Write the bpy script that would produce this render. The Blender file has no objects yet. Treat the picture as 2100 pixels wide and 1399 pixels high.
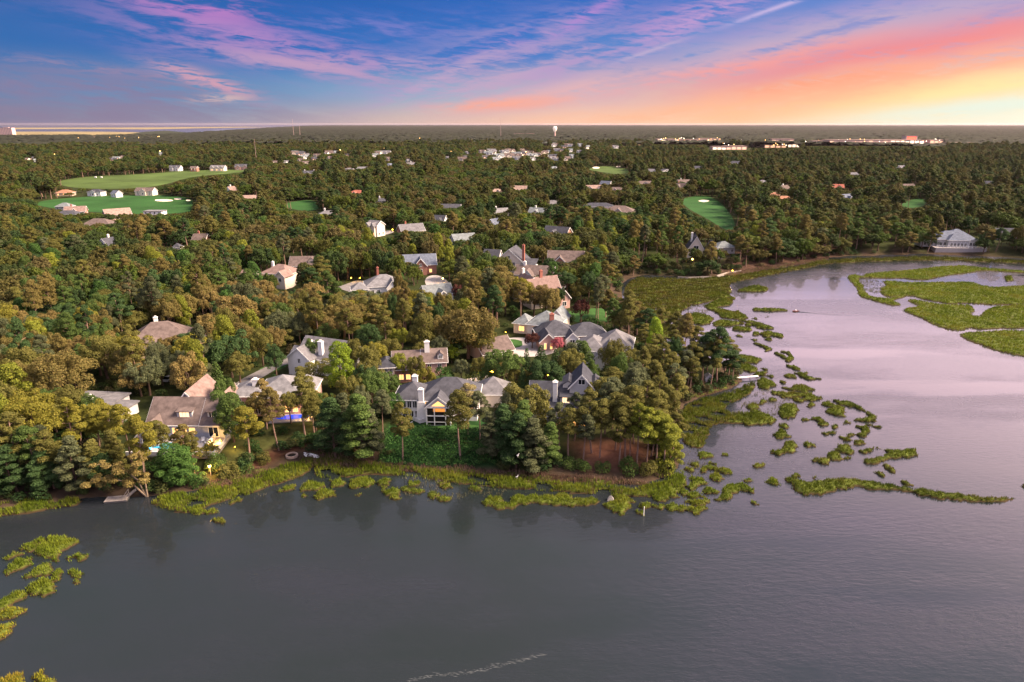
import bpy, bmesh, math, random
import numpy as np
R = math.radians
random.seed(7); rng = np.random.default_rng(7)
scene = bpy.context.scene
COL = scene.collection

# ------------------------------------------------------------------ camera
CAM_H = 75.0; PITCH = R(17.66); FPX = 1400.0; CX = 1050.0; CY = 699.5
cam_d = bpy.data.cameras.new('camera'); cam = bpy.data.objects.new('camera', cam_d); COL.objects.link(cam)
cam_d.sensor_width = 36; cam_d.lens = 24; cam_d.clip_end = 90000; cam_d.clip_start = 0.5
cam.location = (0, 0, CAM_H); cam.rotation_euler = (R(90) - PITCH, 0, 0)
scene.camera = cam
EXPO = 1.7; HAZE = 0.0000085
vs = scene.view_settings
vs.view_transform = 'Standard'; vs.look = 'None'; vs.exposure = EXPO; vs.gamma = 1; vs.use_curve_mapping = False
cy = scene.cycles
cy.max_bounces = 4; cy.diffuse_bounces = 2; cy.glossy_bounces = 3; cy.transmission_bounces = 2; cy.transparent_max_bounces = 6
cy.volume_bounces = 0; cy.caustics_reflective = False; cy.caustics_refractive = False; cy.sample_clamp_indirect = 4
cy.use_denoising = True

FW = np.array([0, math.cos(PITCH), -math.sin(PITCH)]); UP = np.array([0, math.sin(PITCH), math.cos(PITCH)]); RT = np.array([1., 0, 0])
def ray(px, py): return RT * (px - CX) + UP * (CY - py) + FW * FPX
def P(px, py, z=0.0):
    """ground measurement: the point at height z seen at photo pixel (px, py)"""
    d = ray(px, py); k = (z - CAM_H) / min(d[2], -1e-3)
    return np.array([d[0] * k, d[1] * k, z])
def proj(p):
    v = np.asarray(p, float) - np.array([0, 0, CAM_H]); dz = v @ FW
    return CX + FPX * (v @ RT) / dz, CY - FPX * (v @ UP) / dz, dz
def ppm(p): return FPX / proj(p)[2]
def azel(px, py):
    d = ray(px, py); return math.degrees(math.atan2(d[0], d[1])), math.degrees(math.atan2(d[2], math.hypot(d[0], d[1])))
def lin(r, g, b, k=1.0):
    f = lambda c: (c / 12.92 if c <= .04045 else ((c + .055) / 1.055) ** 2.4)
    return (f(r / 255) * k, f(g / 255) * k, f(b / 255) * k, 1)

# ------------------------------------------------------------------ world sky
SUN_AZ, SUN_EL = 92.0, 40.0
world = bpy.data.worlds.new('World'); scene.world = world; world.use_nodes = True
WN = world.node_tree.nodes; WL = world.node_tree.links; WN.clear()
def wm(op, a, b=None, c=None, clamp=False):
    n = WN.new('ShaderNodeMath'); n.operation = op; n.use_clamp = clamp
    for i, v in enumerate((a, b, c)):
        if v is None: continue
        if isinstance(v, (int, float)): n.inputs[i].default_value = v
        else: WL.new(v, n.inputs[i])
    return n.outputs[0]
def wmix(f, a, b):
    n = WN.new('ShaderNodeMix'); n.data_type = 'RGBA'
    for s, v in ((0, f), (6, a), (7, b)):
        if isinstance(v, (int, float)): n.inputs[s].default_value = v
        elif isinstance(v, tuple): n.inputs[s].default_value = v
        else: WL.new(v, n.inputs[s])
    return n.outputs[2]
def wmap(v, a, b, smooth=True):
    n = WN.new('ShaderNodeMapRange'); n.interpolation_type = 'SMOOTHSTEP' if smooth else 'LINEAR'
    WL.new(v, n.inputs[0]); n.inputs[1].default_value = a; n.inputs[2].default_value = b; return n.outputs[0]
tc = WN.new('ShaderNodeTexCoord'); sx = WN.new('ShaderNodeSeparateXYZ'); WL.new(tc.outputs['Generated'], sx.inputs[0])
DX, DY, DZ = sx.outputs
EL = wm('MULTIPLY', wm('ARCSINE', DZ), 180 / math.pi)
EL = wm('ABSOLUTE', EL)
AZ = wm('MULTIPLY', wm('ARCTAN2', DX, DY), 180 / math.pi)
def azramp(stops):
    f = wm('ADD', wm('DIVIDE', AZ, 360), .5)
    n = WN.new('ShaderNodeValToRGB'); WL.new(f, n.inputs[0]); cr = n.color_ramp
    while len(cr.elements) < len(stops): cr.elements.new(.5)
    for e, (a, c) in zip(cr.elements, stops): e.position = a / 360 + .5; e.color = lin(*c)
    return n.outputs[0]
r0 = azramp([(-180, (150, 140, 160)), (-60, (132, 124, 150)), (-36, (126, 122, 152)), (-22, (150, 150, 172)), (-8, (214, 186, 178)), (4, (250, 200, 172)), (18, (255, 205, 165)), (28, (255, 236, 200)), (36, (255, 250, 228)), (62, (255, 246, 214)), (100, (240, 190, 170)), (180, (150, 140, 160))])
r1 = azramp([(-180, (110, 120, 165)), (-60, (104, 126, 172)), (-36, (96, 122, 170)), (-20, (92, 140, 188)), (-6, (150, 170, 200)), (6, (206, 178, 190)), (18, (246, 176, 150)), (28, (255, 206, 154)), (38, (255, 236, 190)), (62, (255, 230, 170)), (100, (226, 160, 160)), (180, (110, 120, 165))])
r2 = azramp([(-180, (176, 158, 188)), (-110, (90, 112, 168)), (-60, (10, 92, 168)), (-36, (0, 92, 170)), (-16, (6, 98, 184)), (0, (44, 112, 196)), (14, (96, 138, 204)), (28, (168, 150, 196)), (40, (216, 164, 180)), (62, (240, 184, 180)), (100, (176, 150, 184)), (180, (176, 158, 188))])
r3 = azramp([(-180, (170, 160, 194)), (-110, (80, 106, 166)), (-60, (2, 80, 158)), (-36, (0, 80, 160)), (-12, (4, 86, 174)), (6, (30, 98, 190)), (24, (70, 122, 204)), (40, (120, 140, 206)), (62, (186, 168, 206)), (100, (150, 142, 190)), (180, (170, 160, 194))])
r4 = azramp([(-180, (190, 176, 200)), (-60, (84, 110, 160)), (-30, (96, 118, 168)), (0, (176, 168, 200)), (24, (246, 208, 222)), (44, (255, 218, 226)), (80, (252, 212, 220)), (120, (180, 166, 196)), (180, (190, 176, 200))])
r5 = azramp([(-180, (196, 190, 206)), (-40, (178, 184, 204)), (0, (206, 204, 222)), (30, (196, 200, 244)), (70, (244, 230, 236)), (120, (206, 198, 220)), (180, (196, 190, 206))])
def wgain(c, stops):
    f = wm('ADD', wm('DIVIDE', AZ, 360), .5); n = WN.new('ShaderNodeValToRGB'); WL.new(f, n.inputs[0]); cr = n.color_ramp; cr.interpolation = 'EASE'
    while len(cr.elements) < len(stops): cr.elements.new(.5)
    for e, (a, v) in zip(cr.elements, stops): e.position = a / 360 + .5; e.color = (v / 4, v / 4, v / 4, 1)
    m = WN.new('ShaderNodeVectorMath'); m.operation = 'MULTIPLY'; WL.new(c, m.inputs[0]); m2 = WN.new('ShaderNodeVectorMath'); m2.operation = 'SCALE'; WL.new(n.outputs[0], m2.inputs[0]); m2.inputs['Scale'].default_value = 4.0; WL.new(m2.outputs[0], m.inputs[1]); return m.outputs[0]
r4 = wgain(r4, [(-180, 2.3), (-110, 1.4), (-20, .85), (20, 3.2), (70, 3.6), (130, 2.1), (180, 2.3)])
r5 = wgain(r5, [(-180, 2.0), (-110, 1.4), (-60, .85), (-10, .8), (30, 1.35), (70, 2.0), (120, 1.9), (180, 2.0)])
sky = wmix(wmap(EL, 0, 2.4), r0, r1)
sky = wmix(wmap(EL, 2.0, 5.4), sky, r2)
sky = wmix(wmap(EL, 4.8, 9.5), sky, r3)
sky = wmix(wmap(EL, 9.5, 16), sky, r4)
sky = wmix(wmap(EL, 18, 37), sky, r5)
# noise fields for cirrus texture (direction space, stretched along the streaks)
def wnoise(sx_, sy_, rot, scale, detail, rough, dist, seed):
    c, s = math.cos(R(rot)), math.sin(R(rot))
    u = wm('ADD', wm('MULTIPLY', AZ, c * sx_), wm('MULTIPLY', EL, -s * sx_ * -1))
    v = wm('ADD', wm('MULTIPLY', AZ, -s * sy_), wm('MULTIPLY', EL, c * sy_))
    cb = WN.new('ShaderNodeCombineXYZ'); WL.new(u, cb.inputs[0]); WL.new(v, cb.inputs[1]); cb.inputs[2].default_value = seed
    n = WN.new('ShaderNodeTexNoise'); n.inputs['Scale'].default_value = scale; n.inputs['Detail'].default_value = detail
    n.inputs['Roughness'].default_value = rough; n.inputs['Distortion'].default_value = dist; WL.new(cb.outputs[0], n.inputs['Vector'])
    return n.outputs[0]
nzL = wnoise(.16, 1.0, -9, 1.0, 7, .62, .5, 3.1)
nzR = wnoise(.14, 1.0, 11, 1.0, 7, .6, .4, 9.4)
nzF = wnoise(.5, 3.2, -4, 1.0, 6, .65, .7, 21.0)
nzW = wm('MULTIPLY', wm('SUBTRACT', wnoise(.1, .35, 0, 1.2, 4, .5, .3, 5.5), .5), 2.4)   # slow wobble of band edges
def streak(px, py, L, W, ang, colr, amp, nz, lo=.34, hi=.62, sharp=1.0):
    """one cloud band: centre measured in the photo, expressed as azimuth/elevation; L, W half sizes (px), ang + = rises to the right"""
    global sky
    a0, e0 = azel(px, py); kx = 27.0
    c, s = math.cos(R(ang)), math.sin(R(ang))
    da = wm('SUBTRACT', AZ, a0); de = wm('ADD', wm('SUBTRACT', EL, e0), wm('MULTIPLY', nzW, W / kx * .55))
    u = wm('DIVIDE', wm('ADD', wm('MULTIPLY', da, c), wm('MULTIPLY', de, s)), L / kx)
    v = wm('DIVIDE', wm('ADD', wm('MULTIPLY', da, -s), wm('MULTIPLY', de, c)), W / kx)
    g = wm('EXPONENT', wm('MULTIPLY', wm('ADD', wm('POWER', wm('ABSOLUTE', u), 2.6), wm('POWER', wm('ABSOLUTE', v), 2.0)), -1.0))
    nn = wmap(wm('ADD', nz, wm('MULTIPLY', wm('SUBTRACT', nzF, .5), .55)), lo, hi)
    f = wm('MULTIPLY', wm('MULTIPLY', g, nn), amp, clamp=True)
    sky = wmix(f, sky, lin(*colr))
# left, purple mares' tails
streak(760, 60, 260, 26, 4, (120, 120, 198), .7, nzL, .4, .68)
streak(470, 60, 180, 16, -14, (178, 128, 194), .8, nzF, .36, .66)
streak(760, 128, 200, 16, -3, (178, 150, 194), .8, nzF, .34, .66)
streak(1110, 70, 180, 22, 16, (158, 132, 202), .8, nzF, .36, .66)
streak(250, 150, 200, 10, -6, (150, 128, 168), .7, nzF, .36, .66)
streak(140, 185, 330, 34, -3, (128, 114, 156), .8, nzL, .3, .6)
streak(60, 232, 400, 26, 0, (134, 122, 154), .8, nzL, .3, .6)
streak(400, 10, 130, 32, -12, (186, 116, 192), .95, nzL, .36, .58)
streak(560, 100, 310, 36, -8, (158, 124, 190), .95, nzL, .34, .66)
streak(640, 138, 210, 17, -7, (192, 152, 188), .85, nzL, .34, .62)
streak(420, 165, 95, 15, -17, (206, 152, 176), 1.0, nzF, .3, .6)
streak(452, 203, 52, 7, 3, (206, 176, 180), .9, nzF, .3, .6)
streak(990, 118, 250, 56, 12, (166, 146, 198), .85, nzR, .34, .66)
streak(1060, 150, 240, 30, 14, (196, 164, 194), .8, nzR, .3, .62)
streak(1330, 64, 280, 30, 21, (172, 138, 200), .85, nzR, .36, .64)
streak(1430, 40, 150, 22, 20, (190, 150, 206), .8, nzF, .34, .62)
streak(1215, 25, 90, 9, 28, (172, 130, 204), .8, nzF, .3, .6)
streak(900, 160, 110, 10, 22, (186, 160, 196), .7, nzF, .3, .6)
streak(1760, 24, 300, 18, 8, (150, 138, 204), .8, nzR, .38, .64)
streak(1640, 88, 460, 40, 9, (186, 164, 196), 1.0, nzR, .26, .55)
streak(1590, 16, 85, 4.5, 17, (196, 176, 222), .9, nzF, .2, .5)
streak(1330, 105, 70, 4, 17, (190, 170, 206), .7, nzF, .2, .5)
streak(1240, 178, 240, 26, 8, (226, 178, 182), .8, nzR, .3, .6)
streak(1030, 214, 150, 13, 3, (250, 168, 148), .9, nzR, .3, .58)
streak(1520, 222, 420, 24, 4, (255, 184, 148), .7, nzR, .28, .64)
streak(1560, 128, 300, 20, 9, (240, 158, 158), .95, nzR, .28, .56)
streak(1900, 96, 330, 26, 8, (238, 132, 140), 1.0, nzR, .22, .5)
streak(1930, 140, 340, 30, 8, (255, 168, 140), .95, nzR, .22, .52)
streak(1690, 165, 130, 11, 7, (250, 160, 130), .9, nzF, .3, .6)
streak(1780, 192, 340, 20, 8, (255, 206, 156), .65, nzR, .3, .64)
streak(2030, 180, 250, 20, 8, (255, 232, 166), .9, nzR, .25, .6)
streak(2030, 224, 230, 20, 5, (232, 242, 228), .95, nzR, .25, .55)
bg = WN.new('ShaderNodeBackground'); WL.new(sky, bg.inputs[0]); bg.inputs[1].default_value = 2.0 ** -EXPO * 1.0
# a low physically based dusk sky adds its share of light to the painted-by-nature cirrus
nis = WN.new('ShaderNodeTexSky'); nis.sky_type = 'NISHITA'; nis.sun_disc = False
nis.sun_elevation = R(8); nis.sun_rotation = R(SUN_AZ); nis.altitude = 75
bg2 = WN.new('ShaderNodeBackground'); WL.new(nis.outputs[0], bg2.inputs[0]); bg2.inputs[1].default_value = 0.004
ads = WN.new('ShaderNodeAddShader'); WL.new(bg.outputs[0], ads.inputs[0]); WL.new(bg2.outputs[0], ads.inputs[1])
wo = WN.new('ShaderNodeOutputWorld'); WL.new(ads.outputs[0], wo.inputs[0])

sun_d = bpy.data.lights.new('sun', 'SUN'); sun = bpy.data.objects.new('sun', sun_d); COL.objects.link(sun)
sun_d.energy = 4.7; sun_d.angle = R(24); sun_d.color = (1.0, .78, .55)
sun.rotation_euler = (R(90 - SUN_EL), 0, R(-SUN_AZ) + math.pi)
from mathutils import Vector
_sd = Vector((math.sin(R(SUN_AZ)) * math.cos(R(SUN_EL)), math.cos(R(SUN_AZ)) * math.cos(R(SUN_EL)), math.sin(R(SUN_EL))))
sun.rotation_euler = _sd.to_track_quat('Z', 'Y').to_euler()

# ------------------------------------------------------------------ materials
MATS = {}
def mat(name, col, rough=.8, noise=None, bump=0, metal=0, emit=None, estr=0, spec=.4, trans=0):
    if name in MATS: return MATS[name]
    m = bpy.data.materials.new(name); m.use_nodes = True; nt = m.node_tree; b = nt.nodes['Principled BSDF']
    b.inputs['Roughness'].default_value = rough; b.inputs['Metallic'].default_value = metal; b.inputs['Specular IOR Level'].default_value = spec if rough < .75 else min(spec, .08)
    c = (*col[:3], 1); b.inputs['Base Color'].default_value = c
    if noise:
        sc, amt = noise
        t = nt.nodes.new('ShaderNodeTexCoord'); n = nt.nodes.new('ShaderNodeTexNoise'); n.inputs['Scale'].default_value = sc; n.inputs['Detail'].default_value = 5; n.inputs['Roughness'].default_value = .65
        nt.links.new(t.outputs['Object'], n.inputs['Vector'])
        r = nt.nodes.new('ShaderNodeValToRGB'); r.color_ramp.elements[0].position = .3; r.color_ramp.elements[1].position = .7
        r.color_ramp.elements[0].color = (*[x * (1 - amt) for x in c[:3]], 1); r.color_ramp.elements[1].color = (*[min(1, x * (1 + amt)) for x in c[:3]], 1)
        nt.links.new(n.outputs[0], r.inputs[0]); nt.links.new(r.outputs[0], b.inputs['Base Color'])
        if bump:
            bp = nt.nodes.new('ShaderNodeBump'); bp.inputs['Strength'].default_value = bump; bp.inputs['Distance'].default_value = .1
            nt.links.new(n.outputs[0], bp.inputs['Height']); nt.links.new(bp.outputs[0], b.inputs['Normal'])
    if emit: b.inputs['Emission Color'].default_value = (*emit, 1); b.inputs['Emission Strength'].default_value = estr
    MATS[name] = m; return m

def leafmat(name, cols=None, var=.35, trans=.3):
    """foliage: cols given -> colour by instance random; else by the object's own colour"""
    m = bpy.data.materials.new(name); m.use_nodes = True; nt = m.node_tree; N = nt.nodes; L = nt.links; b = N['Principled BSDF']; out = N['Material Output']
    oi = N.new('ShaderNodeObjectInfo'); g = N.new('ShaderNodeNewGeometry')
    if cols:
        r = N.new('ShaderNodeValToRGB'); r.color_ramp.interpolation = 'CONSTANT'; cr = r.color_ramp
        while len(cr.elements) < len(cols): cr.elements.new(.5)
        for i, c in enumerate(cols): cr.elements[i].position = i / len(cols); cr.elements[i].color = (*c, 1)
        L.new(oi.outputs['Random'], r.inputs[0]); src = r.outputs[0]
    else: src = oi.outputs['Color']
    mp = N.new('ShaderNodeMapRange'); L.new(g.outputs['Random Per Island'], mp.inputs[0]); mp.inputs[3].default_value = 1 - var; mp.inputs[4].default_value = 1 + var
    hs = N.new('ShaderNodeHueSaturation'); L.new(src, hs.inputs['Color']); L.new(mp.outputs[0], hs.inputs['Value'])
    mh = N.new('ShaderNodeMapRange'); L.new(g.outputs['Random Per Island'], mh.inputs[0]); mh.inputs[3].default_value = .515; mh.inputs[4].default_value = .485
    L.new(mh.outputs[0], hs.inputs['Hue'])
    L.new(hs.outputs[0], b.inputs['Base Color']); b.inputs['Roughness'].default_value = .7; b.inputs['Specular IOR Level'].default_value = .1
    t = N.new('ShaderNodeBsdfTranslucent'); L.new(hs.outputs[0], t.inputs[0]); mx = N.new('ShaderNodeMixShader'); mx.inputs[0].default_value = trans
    L.new(b.outputs[0], mx.inputs[1]); L.new(t.outputs[0], mx.inputs[2]); L.new(mx.outputs[0], out.inputs[0])
    MATS[name] = m; return m

# ------------------------------------------------------------------ mesh helpers
def fast_mesh(name, V, F, mats=(), mi=None, smooth=False):
    """V (n,3), F (m,k) all faces of k corners"""
    me = bpy.data.meshes.new(name); V = np.asarray(V, np.float32); F = np.asarray(F, np.int32); k = F.shape[1]
    me.vertices.add(len(V)); me.vertices.foreach_set('co', V.ravel())
    me.loops.add(F.size); me.loops.foreach_set('vertex_index', F.ravel())
    me.polygons.add(len(F)); me.polygons.foreach_set('loop_start', np.arange(0, F.size, k, dtype=np.int32))
    if mi is not None: me.polygons.foreach_set('material_index', np.asarray(mi, np.int32))
    for m in mats: me.materials.append(m)
    if smooth: me.polygons.foreach_set('use_smooth', np.ones(len(F), bool))
    me.update(calc_edges=True); me.validate(); return me
def link(name, me, parent=None, loc=None):
    o = bpy.data.objects.new(name, me); COL.objects.link(o)
    if parent: o.parent = parent
    if loc is not None: o.location = loc
    return o
def tag(o, label=None, cat=None, group=None, kind=None):
    if label: o['label'] = label
    if cat: o['category'] = cat
    if group: o['group'] = group
    if kind: o['kind'] = kind
    return o
def empty(name, loc=(0, 0, 0), rz=0):
    o = bpy.data.objects.new(name, None); COL.objects.link(o); o.location = loc; o.rotation_euler[2] = rz; o.empty_display_size = .5; return o
class MB:
    def __init__(s): s.v = []; s.f = []
    def poly(s, pts):
        n = len(s.v); s.v += [tuple(map(float, p)) for p in pts]; s.f.append(list(range(n, n + len(pts)))); return s
    def solid(s, bottom, top):
        n = len(bottom); b = len(s.v); s.v += [tuple(map(float, p)) for p in bottom] + [tuple(map(float, p)) for p in top]
        s.f.append([b + n - 1 - i for i in range(n)]); s.f.append([b + n + i for i in range(n)])
        for i in range(n): j = (i + 1) % n; s.f.append([b + i, b + j, b + n + j, b + n + i])
        return s
    def box(s, x0, x1, y0, y1, z0, z1):
        return s.solid([(x0, y0, z0), (x1, y0, z0), (x1, y1, z0), (x0, y1, z0)], [(x0, y0, z1), (x1, y0, z1), (x1, y1, z1), (x0, y1, z1)])
    def tube(s, pts, rad, n=6, cap=True):
        b = len(s.v); pts = [np.asarray(p, float) for p in pts]
        for i, p in enumerate(pts):
            d = pts[min(i + 1, len(pts) - 1)] - pts[max(i - 1, 0)]; d = d / (np.linalg.norm(d) + 1e-9)
            a = np.cross(d, [0, 1, 0] if abs(d[1]) < .9 else [1, 0, 0]); a /= np.linalg.norm(a); c = np.cross(d, a)
            for k in range(n):
                t = 2 * math.pi * k / n; s.v.append(tuple(p + (a * math.cos(t) + c * math.sin(t)) * rad[i]))
        for i in range(len(pts) - 1):
            for k in range(n):
                q = (k + 1) % n; s.f.append([b + i * n + k, b + i * n + q, b + (i + 1) * n + q, b + (i + 1) * n + k])
        if cap: s.f.append([b + (len(pts) - 1) * n + k for k in range(n)])
        return s
    def mesh(s, name, m):
        me = bpy.data.meshes.new(name); me.from_pydata(s.v, [], s.f); me.materials.append(m); me.update(); return me
    def build(s, name, m, parent=None, loc=None): return link(name, s.mesh(name, m), parent, loc)

# polygon tools
def sdf(pts, poly):
    """signed distance, + inside"""
    pts = np.asarray(pts, float); poly = np.asarray(poly, float)[:, :2]; out = np.empty(len(pts))
    A = poly; B = np.roll(poly, -1, 0); AB = B - A; L2 = (AB ** 2).sum(1) + 1e-9
    for c in range(0, len(pts), 20000):
        p = pts[c:c + 20000, None, :2]; AP = p - A
        t = np.clip((AP * AB).sum(2) / L2, 0, 1); d = np.sqrt(((AP - AB * t[..., None]) ** 2).sum(2)).min(1)
        cond = (A[:, 1] > p[..., 1]) != (B[:, 1] > p[..., 1])
        xi = A[:, 0] + (p[..., 1] - A[:, 1]) * AB[:, 0] / np.where(np.abs(AB[:, 1]) < 1e-9, 1e-9, AB[:, 1])
        ins = (cond & (p[..., 0] < xi)).sum(1) % 2 == 1
        out[c:c + 20000] = np.where(ins, d, -d)
    return out
def px_poly(pts, z=0): return np.array([P(x, y, z)[:2] for x, y in pts])
def crop(pts, ox, oy, s): return [(ox + x * s, oy + y * s) for x, y in pts]
# ------------------------------------------------------------------ land and water
SHORE = [(-900, 1120), (-400, 1062), (0, 1042), (100, 1030), (200, 1018), (300, 1018), (400, 1005), (450, 996), (520, 972), (590, 952), (640, 945), (700, 950), (770, 962), (850, 966), (950, 970), (1050, 974), (1150, 980), (1250, 986), (1330, 988),
         (1380, 972), (1396, 940), (1388, 900), (1392, 860), (1402, 830), (1440, 812), (1500, 796), (1520, 782), (1512, 760), (1470, 742), (1400, 738), (1350, 722), (1318, 695), (1296, 670), (1284, 640), (1276, 610), (1272, 585), (1290, 570), (1320, 564), (1400, 568), (1450, 570), (1480, 563),
         (1560, 551), (1640, 540), (1690, 528), (1750, 525), (1820, 523), (1900, 520), (2000, 525), (2100, 530), (2500, 545)]
shore_w = [P(x, y)[:2] for x, y in SHORE]
far_left = [(640, 258.5), (560, 263), (480, 269), (380, 276), (350, 278), (200, 284), (0, 285), (-600, 287)]
LAND = np.array(shore_w + [(2200, 330), (30000, 1500), (30000, 32000), (-4800, 32000)] + [P(x, y)[:2] for x, y in far_left] + [(-3500, 2400), (-1200, 700), (-400, 160)])
LAND_Z = 3.0
_hseed = rng.uniform(0, 6.28, 12)
def land_prof(s):
    s = np.asarray(s, float)
    z = np.where(s < 0, np.maximum(-1.2, s * .25), 0.15 + 1.0 * np.clip(s / 5, 0, 1) + 1.85 * (lambda t: t * t * (3 - 2 * t))(np.clip((s - 3) / 13, 0, 1)))
    return z
def ground_z(x, y): return float(land_prof(sdf(np.array([[x, y]]), LAND))[0])
# fan shaped sheet: fine near, coarse towards the horizon
rows = np.concatenate([np.arange(92, 270, 1.15), 270 * 1.03 ** np.arange(0, 162)])
ang = np.radians(np.linspace(-64, 64, 330))
rr, aa = np.meshgrid(rows, ang, indexing='ij')
gx = (rr * np.sin(aa)).ravel(); gy = (rr * np.cos(aa)).ravel()
gs = sdf(np.stack([gx, gy], 1), LAND); gz = land_prof(gs)
gz = gz + np.where(gs > 16, 0.0, 0) 
nr, nc = rr.shape
idx = np.arange(nr * nc).reshape(nr, nc)
GF = np.stack([idx[:-1, :-1], idx[:-1, 1:], idx[1:, 1:], idx[1:, :-1]], 2).reshape(-1, 4)
keep = (gs[GF].max(1) > -6)
ground_me = fast_mesh('ground', np.stack([gx, gy, gz], 1), GF[keep][:, ::-1], smooth=True)
# what grows or lies on the soil, as a colour attribute
gc = np.tile(np.array([.026, .032, .012]), (len(gx), 1))
def gpaint(poly, colr, soft=1.5, z=1.5):
    s = sdf(np.stack([gx, gy], 1), px_poly(poly, z)); f = np.clip(s / soft + .5, 0, 1)[:, None]
    gc[:] = gc * (1 - f) + np.array(colr) * f
near = (gs < 6)[:, None]; gc[:] = np.where(near, np.array([.05, .035, .025]), gc)
gpaint([(1180, 920), (1250, 912), (1325, 918), (1332, 940), (1285, 953), (1205, 950)], (.19, .085, .055), 6)      # pine straw
gpaint([(1210, 875), (1270, 880), (1280, 905), (1200, 905)], (.07, .075, .028), 3)
gpaint([(450, 905), (520, 890), (600, 885), (640, 900), (600, 925), (520, 950), (440, 985), (420, 960)], (.055, .060, .020), 3)        # rough lawn slope
gpaint([(455, 975), (520, 935), (600, 905), (640, 915), (600, 925), (520, 955), (460, 990)], (.070, .034, .022), 2)
gpaint([(1500, 520), (1690, 490), (1760, 500), (1700, 530), (1560, 548), (1480, 560)], (.055, .032, .024), 8)
gpaint([(795, 880), (850, 868), (1000, 872), (1060, 880), (1060, 950), (900, 952), (780, 945)], (.016, .045, .014), 2)                    # ivy bank soil
ca = ground_me.color_attributes.new('soil', 'FLOAT_COLOR', 'POINT'); ca.data.foreach_set('color', np.concatenate([gc, np.ones((len(gc), 1))], 1).ravel().astype(np.float32))
gm = bpy.data.materials.new('soil'); gm.use_nodes = True; nt = gm.node_tree; b = nt.nodes['Principled BSDF']; b.inputs['Roughness'].default_value = .95; b.inputs['Specular IOR Level'].default_value = .03
at = nt.nodes.new('ShaderNodeAttribute'); at.attribute_name = 'soil'; n1 = nt.nodes.new('ShaderNodeTexNoise'); n1.inputs['Scale'].default_value = .35; n1.inputs['Detail'].default_value = 8; n1.inputs['Roughness'].default_value = .7
tcn = nt.nodes.new('ShaderNodeTexCoord'); nt.links.new(tcn.outputs['Object'], n1.inputs['Vector'])
hs = nt.nodes.new('ShaderNodeHueSaturation'); mpn = nt.nodes.new('ShaderNodeMapRange'); mpn.inputs[1].default_value = .3; mpn.inputs[2].default_value = .7; mpn.inputs[3].default_value = .55; mpn.inputs[4].default_value = 1.5
nt.links.new(n1.outputs[0], mpn.inputs[0]); nt.links.new(mpn.outputs[0], hs.inputs['Value']); nt.links.new(at.outputs[0], hs.inputs['Color']); nt.links.new(hs.outputs[0], b.inputs['Base Color'])
ground_me.materials.append(gm)
tag(link('ground', ground_me), 'low wooded land rising gently from the marshy shore', None, None, 'structure')

# water
wmt = bpy.data.materials.new('creek_water'); wmt.use_nodes = True; nt = wmt.node_tree; N = nt.nodes; L = nt.links; b = N['Principled BSDF']
b.inputs['IOR'].default_value = 1.33; b.inputs['Specular IOR Level'].default_value = .5; b.inputs['Coat Weight'].default_value = .5; b.inputs['Coat IOR'].default_value = 1.36; b.inputs['Coat Roughness'].default_value = .04
tcn = N.new('ShaderNodeTexCoord')
def wn(scale, sc, rot, detail=3, rough=.55):
    mp = N.new('ShaderNodeMapping'); mp.inputs['Scale'].default_value = (*sc, 1); mp.inputs['Rotation'].default_value = (0, 0, R(rot)); L.new(tcn.outputs['Object'], mp.inputs[0])
    n = N.new('ShaderNodeTexNoise'); n.inputs['Scale'].default_value = scale; n.inputs['Detail'].default_value = detail; n.inputs['Roughness'].default_value = rough; L.new(mp.outputs[0], n.inputs['Vector']); return n.outputs[0]
ripple = wn(.9, (.45, 1.3), -28, 4); chop = wn(2.6, (.6, 1.3), -20, 3); patch = wn(.012, (1, 2.4), -14, 5, .6); slick = wn(.016, (.5, 2.8), 24, 4)
mr = N.new('ShaderNodeMapRange'); mr.interpolation_type = 'SMOOTHSTEP'; L.new(patch, mr.inputs[0]); mr.inputs[1].default_value = .42; mr.inputs[2].default_value = .62; mr.inputs[3].default_value = .35; mr.inputs[4].default_value = 1.0
ml = N.new('ShaderNodeMapRange'); ml.interpolation_type = 'SMOOTHSTEP'; L.new(slick, ml.inputs[0]); ml.inputs[1].default_value = .36; ml.inputs[2].default_value = .5; ml.inputs[3].default_value = .22; ml.inputs[4].default_value = 1.0
am = N.new('ShaderNodeMath'); am.operation = 'MULTIPLY'; L.new(mr.outputs[0], am.inputs[0]); L.new(ml.outputs[0], am.inputs[1])
ad = N.new('ShaderNodeMath'); ad.operation = 'MULTIPLY_ADD'; L.new(chop, ad.inputs[0]); ad.inputs[1].default_value = .35; L.new(ripple, ad.inputs[2])
bp = N.new('ShaderNodeBump'); bp.inputs['Distance'].default_value = .22; L.new(ad.outputs[0], bp.inputs['Height'])
bs = N.new('ShaderNodeMath'); bs.operation = 'MULTIPLY'; L.new(am.outputs[0], bs.inputs[0]); bs.inputs[1].default_value = .8; L.new(bs.outputs[0], bp.inputs['Strength'])
L.new(bp.outputs[0], b.inputs['Normal'])
rm = N.new('ShaderNodeMapRange'); L.new(am.outputs[0], rm.inputs[0]); rm.inputs[3].default_value = .08; rm.inputs[4].default_value = .30; L.new(rm.outputs[0], b.inputs['Roughness'])
dc = N.new('ShaderNodeValToRGB'); dc.color_ramp.elements[0].position = .35; dc.color_ramp.elements[1].position = .68; dc.color_ramp.elements[0].color = (.010, .015, .015, 1); dc.color_ramp.elements[1].color = (.016, .018, .025, 1)
L.new(patch, dc.inputs[0]); L.new(dc.outputs[0], b.inputs['Base Color'])
w = MB(); w.poly([(-40000, -300, 0), (40000, -300, 0), (40000, 60000, 0), (-40000, 60000, 0)])
tag(w.build('water', wmt), 'calm tidal creek reflecting the pink evening sky', None, None, 'structure')

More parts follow.
